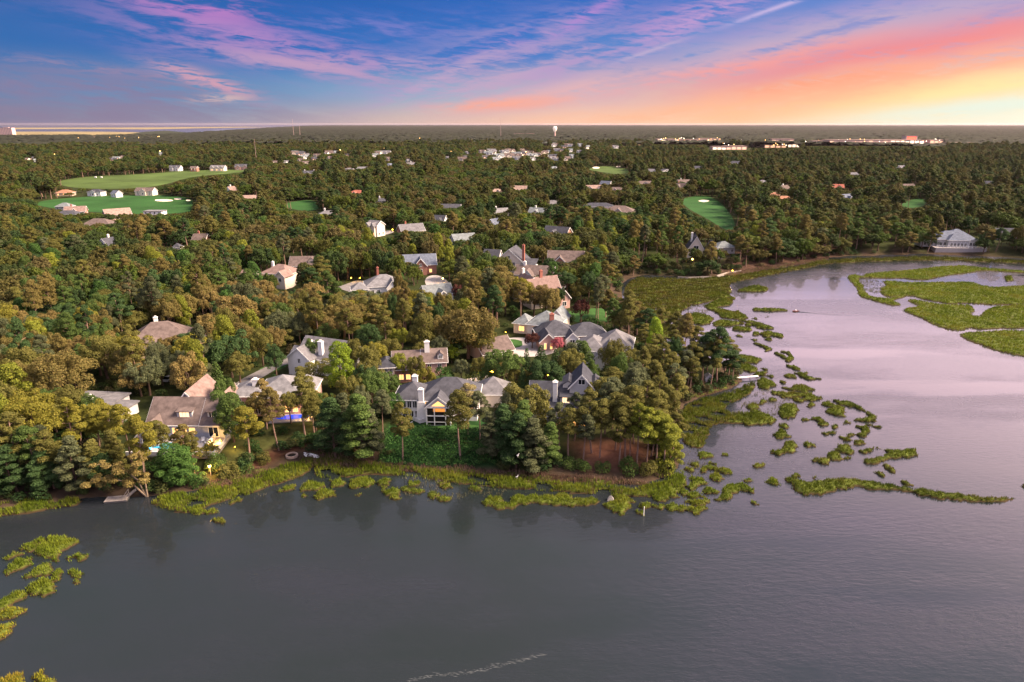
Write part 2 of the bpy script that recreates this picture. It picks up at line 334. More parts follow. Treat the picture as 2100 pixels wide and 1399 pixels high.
# ------------------------------------------------------------------ lawns, fairways, drives (sheets just above the soil)
def sheet(name, pts, m, label, z=None, up=.03, kind='structure', cat=None):
    z = LAND_Z + up if z is None else z
    mb = MB(); q = [P(x, y, z) for x, y in pts]
    if name != 'road':
        for _ in range(2): q = [w_ for i in range(len(q)) for w_ in (.75 * q[i] + .25 * q[(i + 1) % len(q)], .25 * q[i] + .75 * q[(i + 1) % len(q)])]
    mb.poly(q[::-1] if sum((q[i][0] * q[(i + 1) % len(q)][1] - q[(i + 1) % len(q)][0] * q[i][1]) for i in range(len(q))) < 0 else q)
    SHEETS.append(np.array([v[:2] for v in q])); FAIRWAYS.append([proj(v)[:2] for v in q]) if name == 'fairway' else 0; o = mb.build(name, m); tag(o, label, cat, None, kind); return o
SHEETS = []; FAIRWAYS = []
fair = mat('fairway_grass', (.060, .092, .026), .95, (.02, .35)); fair2 = mat('green_grass', (.026, .075, .020), .95, (.03, .25)); lawn_m = mat('lawn_grass', (.035, .085, .022), .95, (.3, .3))
sand = mat('bunker_sand', (.62, .52, .44), .95, (.2, .12)); asph = mat('asphalt', (.16, .15, .16), .9, (.6, .2)); conc = mat('concrete_drive', (.34, .31, .31), .85, (.5, .15)); flatm = mat('tidal_flat', (.20, .16, .085), .95, (.004, .4))
def ell(cx, cy, a, b, n=14, j=.15): return [(cx + a * math.cos(t) * (1 + random.uniform(-j, j)), cy + b * math.sin(t) * (1 + random.uniform(-j, j))) for t in [2 * math.pi * k / n for k in range(n)]]
sheet('fairway', [(110, 372), (180, 362), (300, 357), (380, 350), (520, 347), (500, 354), (390, 362), (330, 382), (250, 388), (140, 386)], fair, 'long pale green golf fairway bending away between dark woods')
sheet('fairway', [(60, 418), (110, 408), (200, 402), (330, 400), (390, 405), (402, 422), (398, 436), (300, 440), (200, 436), (110, 428)], fair2, 'wide deep green golf fairway with white bunkers')
sheet('fairway', [(1392, 408), (1440, 400), (1470, 408), (1500, 440), (1510, 468), (1490, 474), (1450, 448), (1410, 428)], fair2, 'curved green golf fairway among pines with one bunker')
sheet('fairway', [(1845, 418), (1880, 406), (1900, 410), (1895, 424), (1860, 428)], fair2, 'small green clearing in the dark woods')
sheet('fairway', [(1202, 348), (1230, 340), (1280, 344), (1296, 354), (1262, 358), (1230, 352)], fair, 'far pale green fairway beyond the hamlet')
sheet('fairway', [(575, 418), (640, 408), (660, 424), (640, 434), (600, 430)], fair2, 'green lawn clearing with scattered pines')
for i, (c, l) in enumerate([((336, 411, 20, 2.6), 'long white sand bunker on the wide fairway'), ((365, 408, 8, 1.6), 'small white sand bunker behind the long one'), ((386, 411, 5, 1.4), 'smallest sand bunker at the fairway edge'), ((1444, 412, 11, 2.2), 'white sand bunker on the curved fairway'), ((1222, 344, 8, 2), 'white sand bunker on the far fairway'), ((1268, 342, 5, 1.3), 'tiny sand bunker beside the far fairway')]):
    sheet('sand_bunker', ell(*c), sand, l, up=.09)
sheet('lawn', ell(1053, 704, 19, 9), lawn_m, 'small oval front lawn inside the curved drive', up=.09)
sheet('driveway', [(1005, 700), (1060, 690), (1130, 700), (1150, 725), (1060, 735), (1050, 722), (1030, 715), (1000, 712)], conc, 'pale curved driveway round the oval lawn', up=.05)
sheet('driveway', [(920, 786), (960, 776), (1010, 768), (1030, 774), (985, 784), (960, 796)], conc, 'pale driveway curving behind the white house')
sheet('driveway', [(195, 828), (240, 818), (285, 822), (280, 842), (245, 850)], asph, 'grey driveway turning circle beside the flat roof')
sheet('road', [(380, 830), (440, 815), (500, 775), (570, 740), (640, 718), (650, 726), (575, 752), (520, 785), (460, 822)], asph, 'grey lane curving past the white gabled house', up=.05)
sheet('lawn', [(520, 760), (575, 738), (600, 745), (560, 765)], lawn_m, 'strip of verge lawn beside the lane', up=.02)
sheet('road', [(690, 590), (730, 575), (770, 578), (800, 590), (760, 596), (720, 600)], asph, 'grey cul de sac showing between the oaks')
sheet('driveway', [(868, 572), (890, 562), (912, 570), (930, 590), (905, 600), (880, 596)], conc, 'pale driveway with lamps between dark trees')
sheet('driveway', [(575, 578), (610, 572), (605, 590), (580, 592)], conc, 'short pale driveway with a parked car')
sheet('driveway', [(770, 478), (800, 472), (812, 476), (780, 484)], conc, 'pale curved drive in front of the cream house')
sheet('lawn', [(872, 880), (930, 868), (1000, 874), (990, 886), (900, 890)], lawn_m, 'back lawn below the screened porch', up=.05)
sheet('lawn', [(1150, 640), (1230, 630), (1270, 640), (1260, 660), (1180, 665)], lawn_m, 'hidden lawn by the marsh')
# tidal flats far off
def flat(pts, label, z=.25, m=flatm, name='tidal_flat'):
    mb = MB(); mb.poly([P(x, y, z) for x, y in pts]); o = mb.build(name, m); tag(o, label, None, None, 'structure'); return o
flat([(-400, 283), (-200, 281), (100, 281), (260, 279), (340, 276), (330, 272), (200, 270), (20, 270), (-400, 272)], 'pale tan salt marsh flat behind the lit town')
flat([(-400, 267), (0, 265.5), (180, 264.5), (300, 265.5), (420, 263), (480, 262), (560, 261), (500, 260.2), (300, 261.5), (0, 262), (-400, 263)], 'far band of salt marsh near the sea')
flat([(268, 274), (330, 277), (372, 276), (385, 272), (340, 268), (300, 270)], 'dark wooded marsh point by the far inlet', .4, mat('dark_marsh', (.03, .035, .02), .9))
flat([(-600, 258.6), (0, 258.4), (250, 258.2), (330, 258.0), (330, 257.7), (-600, 258)], 'thin barrier island on the sea horizon', .4, mat('dark_marsh', (.03, .035, .02), .9))

# ------------------------------------------------------------------ marsh grass
def grassmat(name, c0, c1, c2):
    m = bpy.data.materials.new(name); m.use_nodes = True; nt = m.node_tree; N = nt.nodes; L = nt.links; b = N['Principled BSDF']; b.inputs['Roughness'].default_value = .75; b.inputs['Specular IOR Level'].default_value = .05
    t = N.new('ShaderNodeTexCoord'); n = N.new('ShaderNodeTexNoise'); n.inputs['Scale'].default_value = .09; n.inputs['Detail'].default_value = 5; n.inputs['Roughness'].default_value = .6
    geo = N.new('ShaderNodeNewGeometry'); L.new(geo.outputs['Position'], n.inputs['Vector'])
    r = N.new('ShaderNodeValToRGB'); r.color_ramp.elements.new(.5)
    for e, p_, c in zip(r.color_ramp.elements, (.34, .5, .68), (c0, c1, c2)): e.position = p_; e.color = (*c, 1)
    L.new(n.outputs[0], r.inputs[0]); hs = N.new('ShaderNodeHueSaturation'); mp = N.new('ShaderNodeMapRange'); L.new(geo.outputs['Random Per Island'], mp.inputs[0]); mp.inputs[3].default_value = .6; mp.inputs[4].default_value = 1.4
    L.new(mp.outputs[0], hs.inputs['Value']); L.new(r.outputs[0], hs.inputs['Color']); L.new(hs.outputs[0], b.inputs['Base Color'])
    tr = N.new('ShaderNodeBsdfTranslucent'); L.new(hs.outputs[0], tr.inputs[0]); mx = N.new('ShaderNodeMixShader'); mx.inputs[0].default_value = .3
    L.new(b.outputs[0], mx.inputs[1]); L.new(tr.outputs[0], mx.inputs[2]); L.new(mx.outputs[0], N['Material Output'].inputs[0]); MATS[name] = m; return m
M_marsh = grassmat('cordgrass', (.078, .115, .012), (.130, .168, .017), (.175, .172, .025))
M_marsh_d = grassmat('cordgrass_dark', (.050, .072, .010), (.085, .108, .013), (.125, .112, .020))
M_marsh_y = grassmat('cordgrass_gold', (.15, .17, .018), (.22, .21, .022), (.25, .20, .03))
M_dead = grassmat('dead_reed', (.10, .06, .045), (.17, .105, .08), (.20, .14, .10))
M_sparse = grassmat('sparse_reed', (.10, .10, .05), (.16, .15, .09), (.20, .18, .13))
M_mud = mat('marsh_mud', (.030, .022, .016), .7, (1.5, .4))
M_thatch = mat('marsh_thatch', (.062, .078, .013), .9, (.8, .5))
_nt = M_thatch.node_tree; _b = _nt.nodes['Principled BSDF']; _src = _b.inputs['Base Color'].links[0].from_socket; _g = _nt.nodes.new('ShaderNodeNewGeometry'); _sx = _nt.nodes.new('ShaderNodeSeparateXYZ'); _nt.links.new(_g.outputs['Position'], _sx.inputs[0])
_mr = _nt.nodes.new('ShaderNodeMapRange'); _nt.links.new(_sx.outputs[2], _mr.inputs[0]); _mr.inputs[1].default_value = .12; _mr.inputs[2].default_value = .45; _mx = _nt.nodes.new('ShaderNodeMix'); _mx.data_type = 'RGBA'; _nt.links.new(_mr.outputs[0], _mx.inputs[0]); _mx.inputs[6].default_value = (.040, .026, .014, 1); _nt.links.new(_src, _mx.inputs[7]); _nt.links.new(_mx.outputs[2], _b.inputs['Base Color'])  # wet mud at the waterline
def tufts(pts, hts, wid, zb, lean=.35, blades=3):
    """blades: thin triangles around each point"""
    n = len(pts); k = blades
    a = rng.uniform(0, 2 * np.pi, (n, k)); ln = rng.uniform(.1, lean, (n, k)) * hts[:, None]; h = hts[:, None] * rng.uniform(.7, 1.15, (n, k))
    bx = pts[:, None, 0] + rng.normal(0, .12, (n, k)); by = pts[:, None, 1] + rng.normal(0, .12, (n, k)); w_ = wid * rng.uniform(.6, 1.2, (n, k))
    ca_, sa = np.cos(a), np.sin(a); z0 = np.broadcast_to(zb[:, None], (n, k))
    V = np.stack([np.stack([bx - sa * w_, by + ca_ * w_, z0], -1), np.stack([bx + sa * w_, by - ca_ * w_, z0], -1), np.stack([bx + ca_ * ln, by + sa * ln, z0 + h], -1)], 2).reshape(-1, 3)
    return V, np.arange(len(V)).reshape(-1, 3)
def scatter(poly, dens):
    lo, hi = poly.min(0), poly.max(0); n = int((hi - lo).prod() * dens)
    p = rng.uniform(lo, hi, (n, 2)); s = sdf(p, poly); k = s > 0; return p[k], s[k]
def marsh_mound(poly, hmax, cell, shoulder=.8):
    lo, hi = poly.min(0) - cell, poly.max(0) + cell
    xs = np.arange(lo[0], hi[0] + cell, cell); ys = np.arange(lo[1], hi[1] + cell, cell)
    X, Y = np.meshgrid(xs, ys, indexing='ij'); p = np.stack([X.ravel(), Y.ravel()], 1); p += rng.uniform(-.25, .25, p.shape) * cell
    s = sdf(p, poly); t = np.clip(s / shoulder, 0, 1)
    z = hmax * np.sqrt(t * (2 - t)) - .08; z = np.where(s < 0, -.3, z + rng.normal(0, .10, len(s)) * (t > .5))
    n0, n1 = X.shape; id_ = np.arange(n0 * n1).reshape(n0, n1); F = np.stack([id_[:-1, :-1], id_[1:, :-1], id_[1:, 1:], id_[:-1, 1:]], 2).reshape(-1, 4)
    F = F[(s[F] > 0).any(1)]
    return np.column_stack([p, z]), F
ISL = []
def isl(ox, oy, s, lists):
    for l in lists: ISL.append(crop(l, ox, oy, s))
isl(1700, 500, .2145, [
 [(170,305),(240,290),(330,310),(340,285),(500,270),(700,255),(900,235),(1050,215),(1300,205),(1440,225),(2050,275),(2050,290),(1480,250),(1330,275),(1130,300),(1030,320),(930,340),(840,340),(700,325),(480,325),(300,320),(280,345),(330,400),(345,450),(400,500),(560,520),(740,480),(750,495),(600,545),(690,570),(680,582),(600,588),(500,560),(380,525),(300,500),(280,470),(270,420),(190,340)],
 [(500,350),(700,362),(1000,368),(1250,362),(1400,368),(1470,400),(1600,415),(2050,380),(2050,575),(1700,575),(1560,580),(1430,570),(1300,562),(1180,572),(1050,552),(900,525),(800,492),(700,495),(560,508),(500,470),(490,420),(560,395)],
 [(750,530),(800,525),(900,545),(1060,575),(1250,580),(1370,590),(1400,640),(1350,680),(1440,690),(1480,640),(1560,600),(2050,560),(2050,800),(1600,805),(1450,815),(1350,795),(1300,820),(1200,825),(1100,800),(970,755),(900,710),(780,665),(710,635),(730,615),(850,600),(855,585),(760,545)],
 [(1240,855),(1300,845),(1420,842),(1600,824),(2050,824),(2050,1110),(1650,1030),(1500,980),(1380,935),(1290,905)],
 [(1680,310),(1750,300),(1770,350),(1690,355)]])
isl(1280, 540, .2095, [
 [(1250,440),(1450,438),(1640,460),(1400,468),(1260,458)], [(1090,270),(1200,230),(1300,210),(1410,235),(1400,270),(1250,278)],
 [(850,280),(1000,280),(1060,330),(940,335),(860,340),(760,310)], [(780,420),(870,370),(950,340),(1070,350),(1050,405),(950,420),(880,430),(1180,495),(1220,535),(1150,545),(950,530),(900,470)],
 [(620,500),(700,480),(830,510),(880,540),(830,590),(740,600),(650,575),(610,540)], [(860,580),(950,548),(1100,570),(1190,580),(1100,600),(1000,615),(880,610)],
 [(1090,548),(1250,560),(1380,590),(1250,582)], [(1210,590),(1400,600),(1480,635),(1360,640),(1300,612)], [(1080,615),(1180,620),(1280,650),(1200,662),(1050,645)], [(1310,685),(1430,655),(1470,680),(1560,690),(1550,730),(1480,710),(1380,702)],
 [(1225,730),(1310,748),(1290,762)], [(1240,772),(1330,785),(1460,835),(1380,860),(1380,825)], [(1450,865),(1530,880),(1600,920),(1620,890),(1520,855),(1620,860),(1670,930),(1600,970),(1570,930)], [(1560,985),(1680,1000),(1750,1052),(1660,1034)],
 [(1650,1058),(1750,1073),(1820,1113),(1950,1128),(1790,1136)], [(1545,1078),(1680,1088),(1690,1122),(1600,1112)], [(1060,900),(1180,895),(1350,930),(1300,975),(1210,970),(1060,950)], [(1050,980),(1230,985),(1320,1030),(1260,1070),(1150,1040)],
 [(1300,1060),(1400,1050),(1390,1082)], [(1330,1018),(1420,1030),(1400,1047)], [(1360,1086),(1460,1098),(1460,1120)], [(1300,1130),(1420,1130),(1500,1180),(1400,1230),(1310,1210)], [(1490,1148),(1590,1153),(1580,1177)],
 [(1530,1205),(1650,1215),(1650,1180),(1760,1190),(1880,1230),(1750,1250),(1600,1232)], [(1440,1250),(1600,1260),(1780,1275),(1830,1255),(1870,1300),(1960,1320),(1830,1345),(1740,1330),(1760,1300),(1560,1310)], [(1410,1310),(1500,1320),(1500,1347),(1420,1342)],
 [(530,650),(620,640),(740,660),(700,705),(600,700)]])
isl(1280, 760, .2144, [
 [(1190,365),(1290,380),(1450,450),(1450,500),(1300,510),(1140,520),(1130,490),(1260,440)], [(1510,310),(1640,310),(1670,370),(1640,440),(1540,450),(1460,410),(1490,350)],
 [(1470,510),(1540,495),(1590,550),(1500,540)], [(1430,600),(1500,545),(1560,590),(1600,630),(1450,650)], [(1520,690),(1600,660),(1660,690),(1650,770),(1550,780),(1480,805),(1390,780),(1390,760),(1530,750)],
 [(1690,690),(1780,680),(1840,715),(1770,735)], [(1350,1050),(1420,1010),(1490,1070),(1460,1095)], [(690,790),(770,765),(860,800),(820,835),(720,830)], [(620,880),(700,865),(740,890),(680,912)], [(570,920),(690,920),(680,960),(590,950)],
 [(735,940),(800,930),(800,975),(750,975)], [(845,930),(960,915),(1050,960),(1000,990),(880,960)], [(805,1000),(900,970),(965,1020),(880,1050),(820,1035)], [(590,1100),(660,1040),(730,1000),(780,1050),(700,1120),(640,1140)],
 [(510,1140),(600,1120),(635,1170),(560,1195)], [(725,1130),(800,1105),(860,1150),(800,1175)], [(920,1130),(1020,1090),(1100,1070),(1200,1090),(1250,1150),(1200,1165),(1100,1130),(1040,1200),(950,1240),(820,1225),(950,1190)],
 [(380,1310),(450,1260),(540,1280),(640,1300),(760,1290),(790,1315),(700,1370),(600,1330),(450,1340)], [(160,1260),(230,1240),(280,1290),(200,1320),(160,1300)], [(120,1340),(200,1330),(200,1380),(130,1375)],
 [(230,1170),(330,1140),(400,1180),(330,1230),(250,1200)], [(400,1160),(470,1140),(530,1200),(470,1220)]])
isl(1550, 760, .2619, [
 [(430,370),(490,350),(545,385),(490,402)], [(515,260),(600,255),(700,290),(690,310),(710,350),(660,355),(520,315),(600,290)], [(600,225),(720,238),(800,265),(880,320),(945,355),(920,390),(830,398),(765,380),(900,355),(840,310),(760,280),(660,265)],
 [(585,430),(630,420),(665,438),(610,447)], [(500,478),(570,480),(630,466),(630,487),(560,498)], [(770,430),(870,425),(900,445),(860,520),(745,495),(830,480),(850,460)], [(650,505),(740,525),(740,550),(680,545)],
 [(635,570),(740,575),(770,640),(740,655),(610,615),(660,590)], [(550,640),(630,620),(685,680),(650,705),(570,690)], [(430,690),(500,675),(590,690),(580,735),(510,715),(440,705)],
 [(830,710),(900,685),(1060,642),(930,593),(1080,620),(1240,605),(1285,660),(1180,675),(1080,680),(900,735)], [(975,720),(1050,735),(1105,785),(1060,797)], [(940,785),(990,780),(1015,825),(975,830)], [(1130,850),(1190,865),(1240,900),(1170,892)],
 [(75,855),(140,825),(190,880),(150,897)], [(235,830),(330,845),(400,870),(600,840),(740,840),(900,860),(1050,890),(1200,910),(1400,940),(1600,960),(1800,990),(2050,985),(1900,1025),(1700,1020),(1450,1000),(1300,970),(1150,930),(900,925),(760,885),(770,920),(680,920),(530,960),(400,970),(310,945),(300,900),(240,860)],
 [(275,810),(350,800),(360,830),(300,835)], [(420,825),(470,818),(470,842)], [(2050,895),(2140,880),(2140,918)], [(390,255),(440,245),(475,260),(420,280)], [(800,620),(880,612),(910,635),(840,642)]])
isl(0, 1000, .2851, [
 [(340,335),(450,345),(590,380),(480,430),(400,500),(280,490),(240,430),(330,390)], [(270,360),(320,355),(315,395),(280,395)], [(140,430),(250,380),(260,410),(150,450)], [(30,500),(110,440),(160,475),(60,510)],
 [(25,590),(120,500),(230,495),(230,540),(120,600),(40,620)], [(180,630),(220,580),(360,530),(400,570),(340,620),(230,645)], [(340,640),(420,580),(470,595),(400,670)], [(480,590),(530,570),(600,630),(560,680),(490,695),(540,650)],
 [(200,700),(320,640),(410,690),(400,740),(300,775),(200,770)], [(-60,850),(80,750),(170,720),(190,780),(60,850),(-60,890)], [(-60,920),(90,850),(180,855),(170,895),(60,935),(-60,950)], [(-60,1010),(90,945),(110,990),(60,1050),(-60,1120)],
 [(-60,1370),(90,1325),(180,1350),(190,1430),(-60,1460)], [(230,1360),(300,1310),(390,1370),(370,1420),(240,1420)], [(460,500),(500,495),(500,525),(465,530)]])
isl(400, 850, .3333, [
 [(500,460),(630,415),(620,445),(520,480)], [(640,440),(700,405),(800,420),(780,455),(660,470)], [(735,480),(780,455),(860,460),(830,500),(770,508)], [(820,400),(900,390),(930,430),(850,450)], [(940,400),(1050,375),(1110,400),(1080,440),(950,450)],
 [(1120,400),(1200,385),(1200,430),(1130,440)], [(1145,470),(1210,445),(1280,465),(1250,495),(1170,490)], [(1300,400),(1390,410),(1370,440),(1310,435)], [(1410,490),(1470,468),(1510,490),(1470,515)], [(1330,455),(1390,460),(1370,482)],
 [(1690,440),(1770,440),(1760,468),(1700,468)], [(210,530),(270,510),(280,530),(220,552)], [(0,560),(60,550),(60,590),(0,600)], [(70,600),(120,570),(140,590),(90,608)], [(100,640),(200,635),(190,662),(120,662)]])
isl(950, 880, .2619, [
 [(140,560),(200,525),(310,520),(300,570),(360,580),(370,530),(420,505),(510,515),(560,510),(680,520),(800,495),(860,510),(850,540),(1000,530),(1070,560),(1030,590),(860,600),(700,590),(540,570),(450,590),(380,610),(290,628),(200,605)],
 [(1170,510),(1250,500),(1340,560),(1300,590),(1340,610),(1270,620),(1260,670),(1180,650),(1090,580),(1130,555),(1200,560)]])
# small broken fragments off the bigger islands
_fr = random.Random(5)
for (x0, y0, x1, y1, n_) in ((1400, 880, 1560, 1040, 16), (1540, 760, 1700, 860, 16), (1440, 600, 1600, 700, 16), (1640, 850, 1800, 960, 10), (560, 985, 960, 1025, 14), (400, 1030, 470, 1060, 4), (1340, 1000, 1440, 1050, 6), (60, 1090, 170, 1190, 7)):
    for _ in range(n_):
        cx_, cy_ = _fr.uniform(x0, x1), _fr.uniform(y0, y1); p_ = P(cx_, cy_, 0); k_ = ppm(p_); a_ = _fr.uniform(.7, 2.0) * k_; b_ = a_ * _fr.uniform(.25, .5)
        if sdf(p_[None, :2], LAND)[0] > -2: continue
        ISL.append([(cx_ + a_ * math.cos(t) * _fr.uniform(.7, 1.2), cy_ + b_ * math.sin(t) * _fr.uniform(.7, 1.2)) for t in [2 * math.pi * q / 7 for q in range(7)]])
ISLANDS = []
for pts in ISL:
    pw = px_poly(pts, .35); pw = np.stack([pw, .5 * (pw + np.roll(pw, -1, 0))], 1).reshape(-1, 2)
    # round the traced corners (Chaikin) so outlines stay organic
    for _ in range(2): pw = np.stack([.75 * pw + .25 * np.roll(pw, -1, 0), .25 * pw + .75 * np.roll(pw, -1, 0)], 1).reshape(-1, 2)
    jn = rng.uniform(0, 6.28, 4); pc = pw.mean(0); aa_ = pw * .9; pw = pw + np.stack([.28 * np.sin(aa_[:, 1] * 2.1 + jn[0]) + .2 * np.sin(aa_[:, 1] * 4.7 + jn[1]), .28 * np.sin(aa_[:, 0] * 2.3 + jn[2]) + .2 * np.sin(aa_[:, 0] * 4.3 + jn[3])], 1)
    cen = pw.mean(0); dist = np.linalg.norm(cen); area = .5 * abs((pw[:, 0] * np.roll(pw[:, 1], -1) - np.roll(pw[:, 0], -1) * pw[:, 1]).sum())
    big = area > 400; cell = .38 if area < 60 else (.5 if area < 150 else (.8 if not big else 1.3)); hm = .62 if not big else .5
    V, F = marsh_mound(pw, hm, cell, 1.2 if not big else 1.4)
    root = empty('marsh_island', (*cen, 0)); Vc = V - np.array([*cen, 0])
    link('mud_bank', fast_mesh('mud_bank', Vc, F, [M_thatch if True else M_mud], smooth=True), root)['kind'] = 'stuff'
    dens = 12 if dist < 150 else (9 if dist < 240 else (4.5 if not big else 2.8))
    p, s = scatter(pw, dens)
    if not len(p): p, s = pw[:6], np.ones(6) * .3
    t = np.clip(s / (1.2 if not big else 1.4), 0, 1); zb = hm * np.sqrt(t * (2 - t)) - .14
    hum = .5 + .5 * np.sin(p[:, 0] * .55 + 1.3 * np.sin(p[:, 1] * .31)) * np.sin(p[:, 1] * .62 + .7)
    h = (.28 + .34 * rng.random(len(p)) + .34 * hum) * (.55 + .45 * t)
    gV, gF = tufts(p - cen, h, .08 if dist < 240 else .15, zb, .6)
    link('grass', fast_mesh('grass', gV, gF, [M_marsh_y if (cen[0] < -55 and dist < 125) else (M_marsh_d if cen[0] > 62 and not big else M_marsh)]), root)['kind'] = 'stuff'
    ISLANDS.append((root, proj((*cen, .3)), area, pw))
print('islands', len(ISLANDS))
def marsh_stuff(name, polys, m, label, dens, hgt, wid, base=True, cover=1.0, hm=.35):
    Vs, Fs, n = [], [], 0; mv, mf, k = [], [], 0
    for pts in polys:
        pw = px_poly(pts, .5)
        for _ in range(2): pw = np.stack([.75 * pw + .25 * np.roll(pw, -1, 0), .25 * pw + .75 * np.roll(pw, -1, 0)], 1).reshape(-1, 2)
        p, s = scatter(pw, dens)
        clump = np.sin(p[:, 0] * .5 + 2 * np.sin(p[:, 1] * .23)) * np.sin(p[:, 1] * .7 + p[:, 0] * .15)
        kk = clump > (1 - 2 * cover); p, s, clump = p[kk], s[kk], clump[kk]
        gz_ = np.maximum(land_prof(sdf(p, LAND)), .05 if base else -.05)
        h = hgt * (.6 + .5 * rng.random(len(p)) + .45 * np.clip(clump, 0, 1))
        zb = gz_ + (hm * np.clip(s / .8, 0, 1) + .3 * np.clip(clump, -.6, 1) if base else 0)
        V, F = tufts(p, h, wid, zb); Vs.append(V); Fs.append(F + n); n += len(V)
        if base:
            V, F = marsh_mound(pw, hm, 1.0); cl = np.sin(V[:, 0] * .5 + 2 * np.sin(V[:, 1] * .23)) * np.sin(V[:, 1] * .7 + V[:, 0] * .15); V[:, 2] += .3 * np.clip(cl, -.6, 1) * (V[:, 2] > 0); F = F[(cl[F] > (1 - 2 * cover)).all(1)]; V[:, 2] += np.maximum(land_prof(sdf(V[:, :2], LAND)), 0) * (V[:, 2] > -.2); mv.append(V); mf.append(F + k); k += len(V)
    o = link(name, fast_mesh(name, np.concatenate(Vs), np.concatenate(Fs), [m])); tag(o, label, None, None, 'stuff')
    if base: tag(link(name + '_thatch', fast_mesh('thatch', np.concatenate(mv), np.concatenate(mf), [M_thatch], smooth=True), o), kind='stuff')
    return o
marsh_stuff('shore_marsh_grass', [
  [(-250, 1090), (0, 1056), (90, 1043), (180, 1031), (140, 1014), (0, 1032), (-250, 1060)],
  [(300, 1030), (390, 1053), (402, 1046), (440, 1030), (460, 1024), (520, 1008), (560, 990), (590, 985), (640, 962), (650, 938), (600, 944), (540, 966), (470, 984), (400, 1003), (330, 1012)],
  [(640, 975), (690, 978), (760, 968), (850, 974), (900, 984), (980, 992), (1050, 1000), (1150, 1005), (1250, 1012), (1330, 1018), (1395, 1012), (1412, 985), (1396, 958), (1370, 984), (1300, 998), (1200, 990), (1100, 983), (1000, 972), (900, 962), (780, 953), (700, 944), (650, 938)]],
  M_marsh, 'dense yellow green cordgrass fringe along the near shore', 7, .85, .075, cover=.84)
marsh_stuff('cove_marsh_grass', [[(1395, 862), (1398, 832), (1440, 817), (1500, 802), (1545, 777), (1552, 790), (1530, 812), (1480, 832), (1500, 848), (1560, 845), (1590, 855), (1540, 866), (1460, 864), (1452, 895), (1440, 920), (1402, 912)]], M_marsh_d, 'darker cordgrass filling the cove beside the pine point', 7, .8, .075, cover=.84)
M_meadow = grassmat('meadow_cordgrass', (.052, .060, .012), (.084, .090, .015), (.105, .088, .020))
marsh_stuff('inner_marsh_grass', [
  [(1276, 605), (1290, 573), (1320, 568), (1400, 572), (1480, 568), (1560, 556), (1640, 546), (1690, 532), (1800, 529), (1905, 525), (2000, 530), (2200, 538), (2200, 543), (1990, 535), (1900, 532), (1700, 538), (1640, 552), (1560, 567), (1490, 580), (1505, 600), (1480, 612), (1440, 620), (1400, 632), (1380, 660), (1300, 655)],
  [(1285, 640), (1380, 660), (1400, 690), (1330, 700), (1300, 680)]],
  M_meadow, 'broad olive cordgrass meadow between the point and the far woods', 2.6, .9, .13, cover=.9)
marsh_stuff('wrack_reeds', [
  [(770, 950), (900, 956), (1030, 965), (1150, 973), (1330, 984), (1330, 994), (1150, 986), (1030, 976), (900, 967), (770, 962)],
  [(600, 950), (640, 925), (700, 925), (770, 950), (760, 960), (690, 958), (640, 955)], [(400, 1000), (470, 975), (540, 955), (560, 962), (480, 992), (420, 1008)], [(1400, 800), (1470, 775), (1530, 778), (1480, 800), (1410, 820)], [(1480, 562), (1560, 548), (1700, 527), (1700, 531), (1560, 554), (1490, 567)]],
  M_dead, 'strip of dead brown reeds along the high water line', 7, .8, .07)
marsh_stuff('sparse_reeds', [
  [(1500, 850), (1530, 815), (1560, 795), (1600, 800), (1640, 830), (1600, 855), (1560, 850)], [(800, 975), (860, 975), (930, 985), (980, 995), (960, 1020), (860, 1025), (810, 1000)], [(1395, 920), (1440, 925), (1460, 950), (1430, 985), (1400, 960)],
  [(440, 1025), (560, 1000), (540, 1015), (450, 1040)], [(940, 990), (1100, 1005), (1050, 1020), (950, 1012)], [(1400, 630), (1460, 620), (1440, 660), (1400, 680)], [(1745, 565), (1800, 570), (1830, 600), (1790, 600), (1760, 585)], [(1980, 580), (2110, 600), (2110, 625), (2020, 620)]],
  M_sparse, 'thin grey reeds standing in the shallows', 2.0, .6, .06, base=False, cover=.65)
# ------------------------------------------------------------------ houses
def roofm(n, c): return mat('roof_' + n, c, .9, (.7, .34), .15)
RM = dict(slate=roofm('slate', (.062, .063, .078)), grey=roofm('grey', (.135, .13, .145)), pale=roofm('pale', (.155, .152, .168)), brown=roofm('brown', (.115, .088, .085)), cedar=roofm('cedar', (.19, .130, .120)), dark=roofm('dark', (.048, .05, .065)),
          teal=roofm('teal', (.15, .165, .18)), red=roofm('red', (.24, .085, .065)), blue=roofm('blue', (.11, .125, .17)), tan=roofm('tan', (.24, .17, .15)), orange=roofm('orange', (.28, .14, .095)))
def wallm(n, c): return mat('wall_' + n, c, .8, (2.0, .07))
WM = dict(white=wallm('white', (.74, .72, .72)), cream=wallm('cream', (.66, .56, .48)), bluegrey=wallm('bluegrey', (.33, .34, .40)), grey=wallm('grey', (.45, .44, .46)), brick=mat('wall_brick', (.30, .15, .12), .9, (3, .25)), pink=mat('wall_pinkbrick', (.46, .29, .26), .9, (3, .15)), tan=wallm('tan', (.40, .30, .24)))
M_trim = mat('white_trim', (.78, .76, .76), .6); M_glass = mat('window_glass', (.012, .016, .022), .25, spec=.25); M_lit = mat('lit_window', (.4, .25, .12), .5, emit=(1.0, .46, .13), estr=.75); M_litp = mat('lit_window_pale', (.5, .35, .25), .5, emit=(1.0, .60, .32), estr=.62)
M_brickc = mat('chimney_brick', (.33, .13, .10), .9, (4, .25)); M_whitec = mat('chimney_white', (.74, .72, .71), .8, (3, .08)); M_dark = mat('dark_interior', (.02, .018, .016), .8)
M_lamp = mat('lamp_glow', (1, .7, .3), .5, emit=(1.0, .55, .12), estr=9); M_amber = mat('amber_glow', (1, .6, .1), .5, emit=(1.0, .50, .04), estr=3.2); M_metal = mat('dark_metal', (.05, .05, .05), .4, metal=.8)
_wc = {}
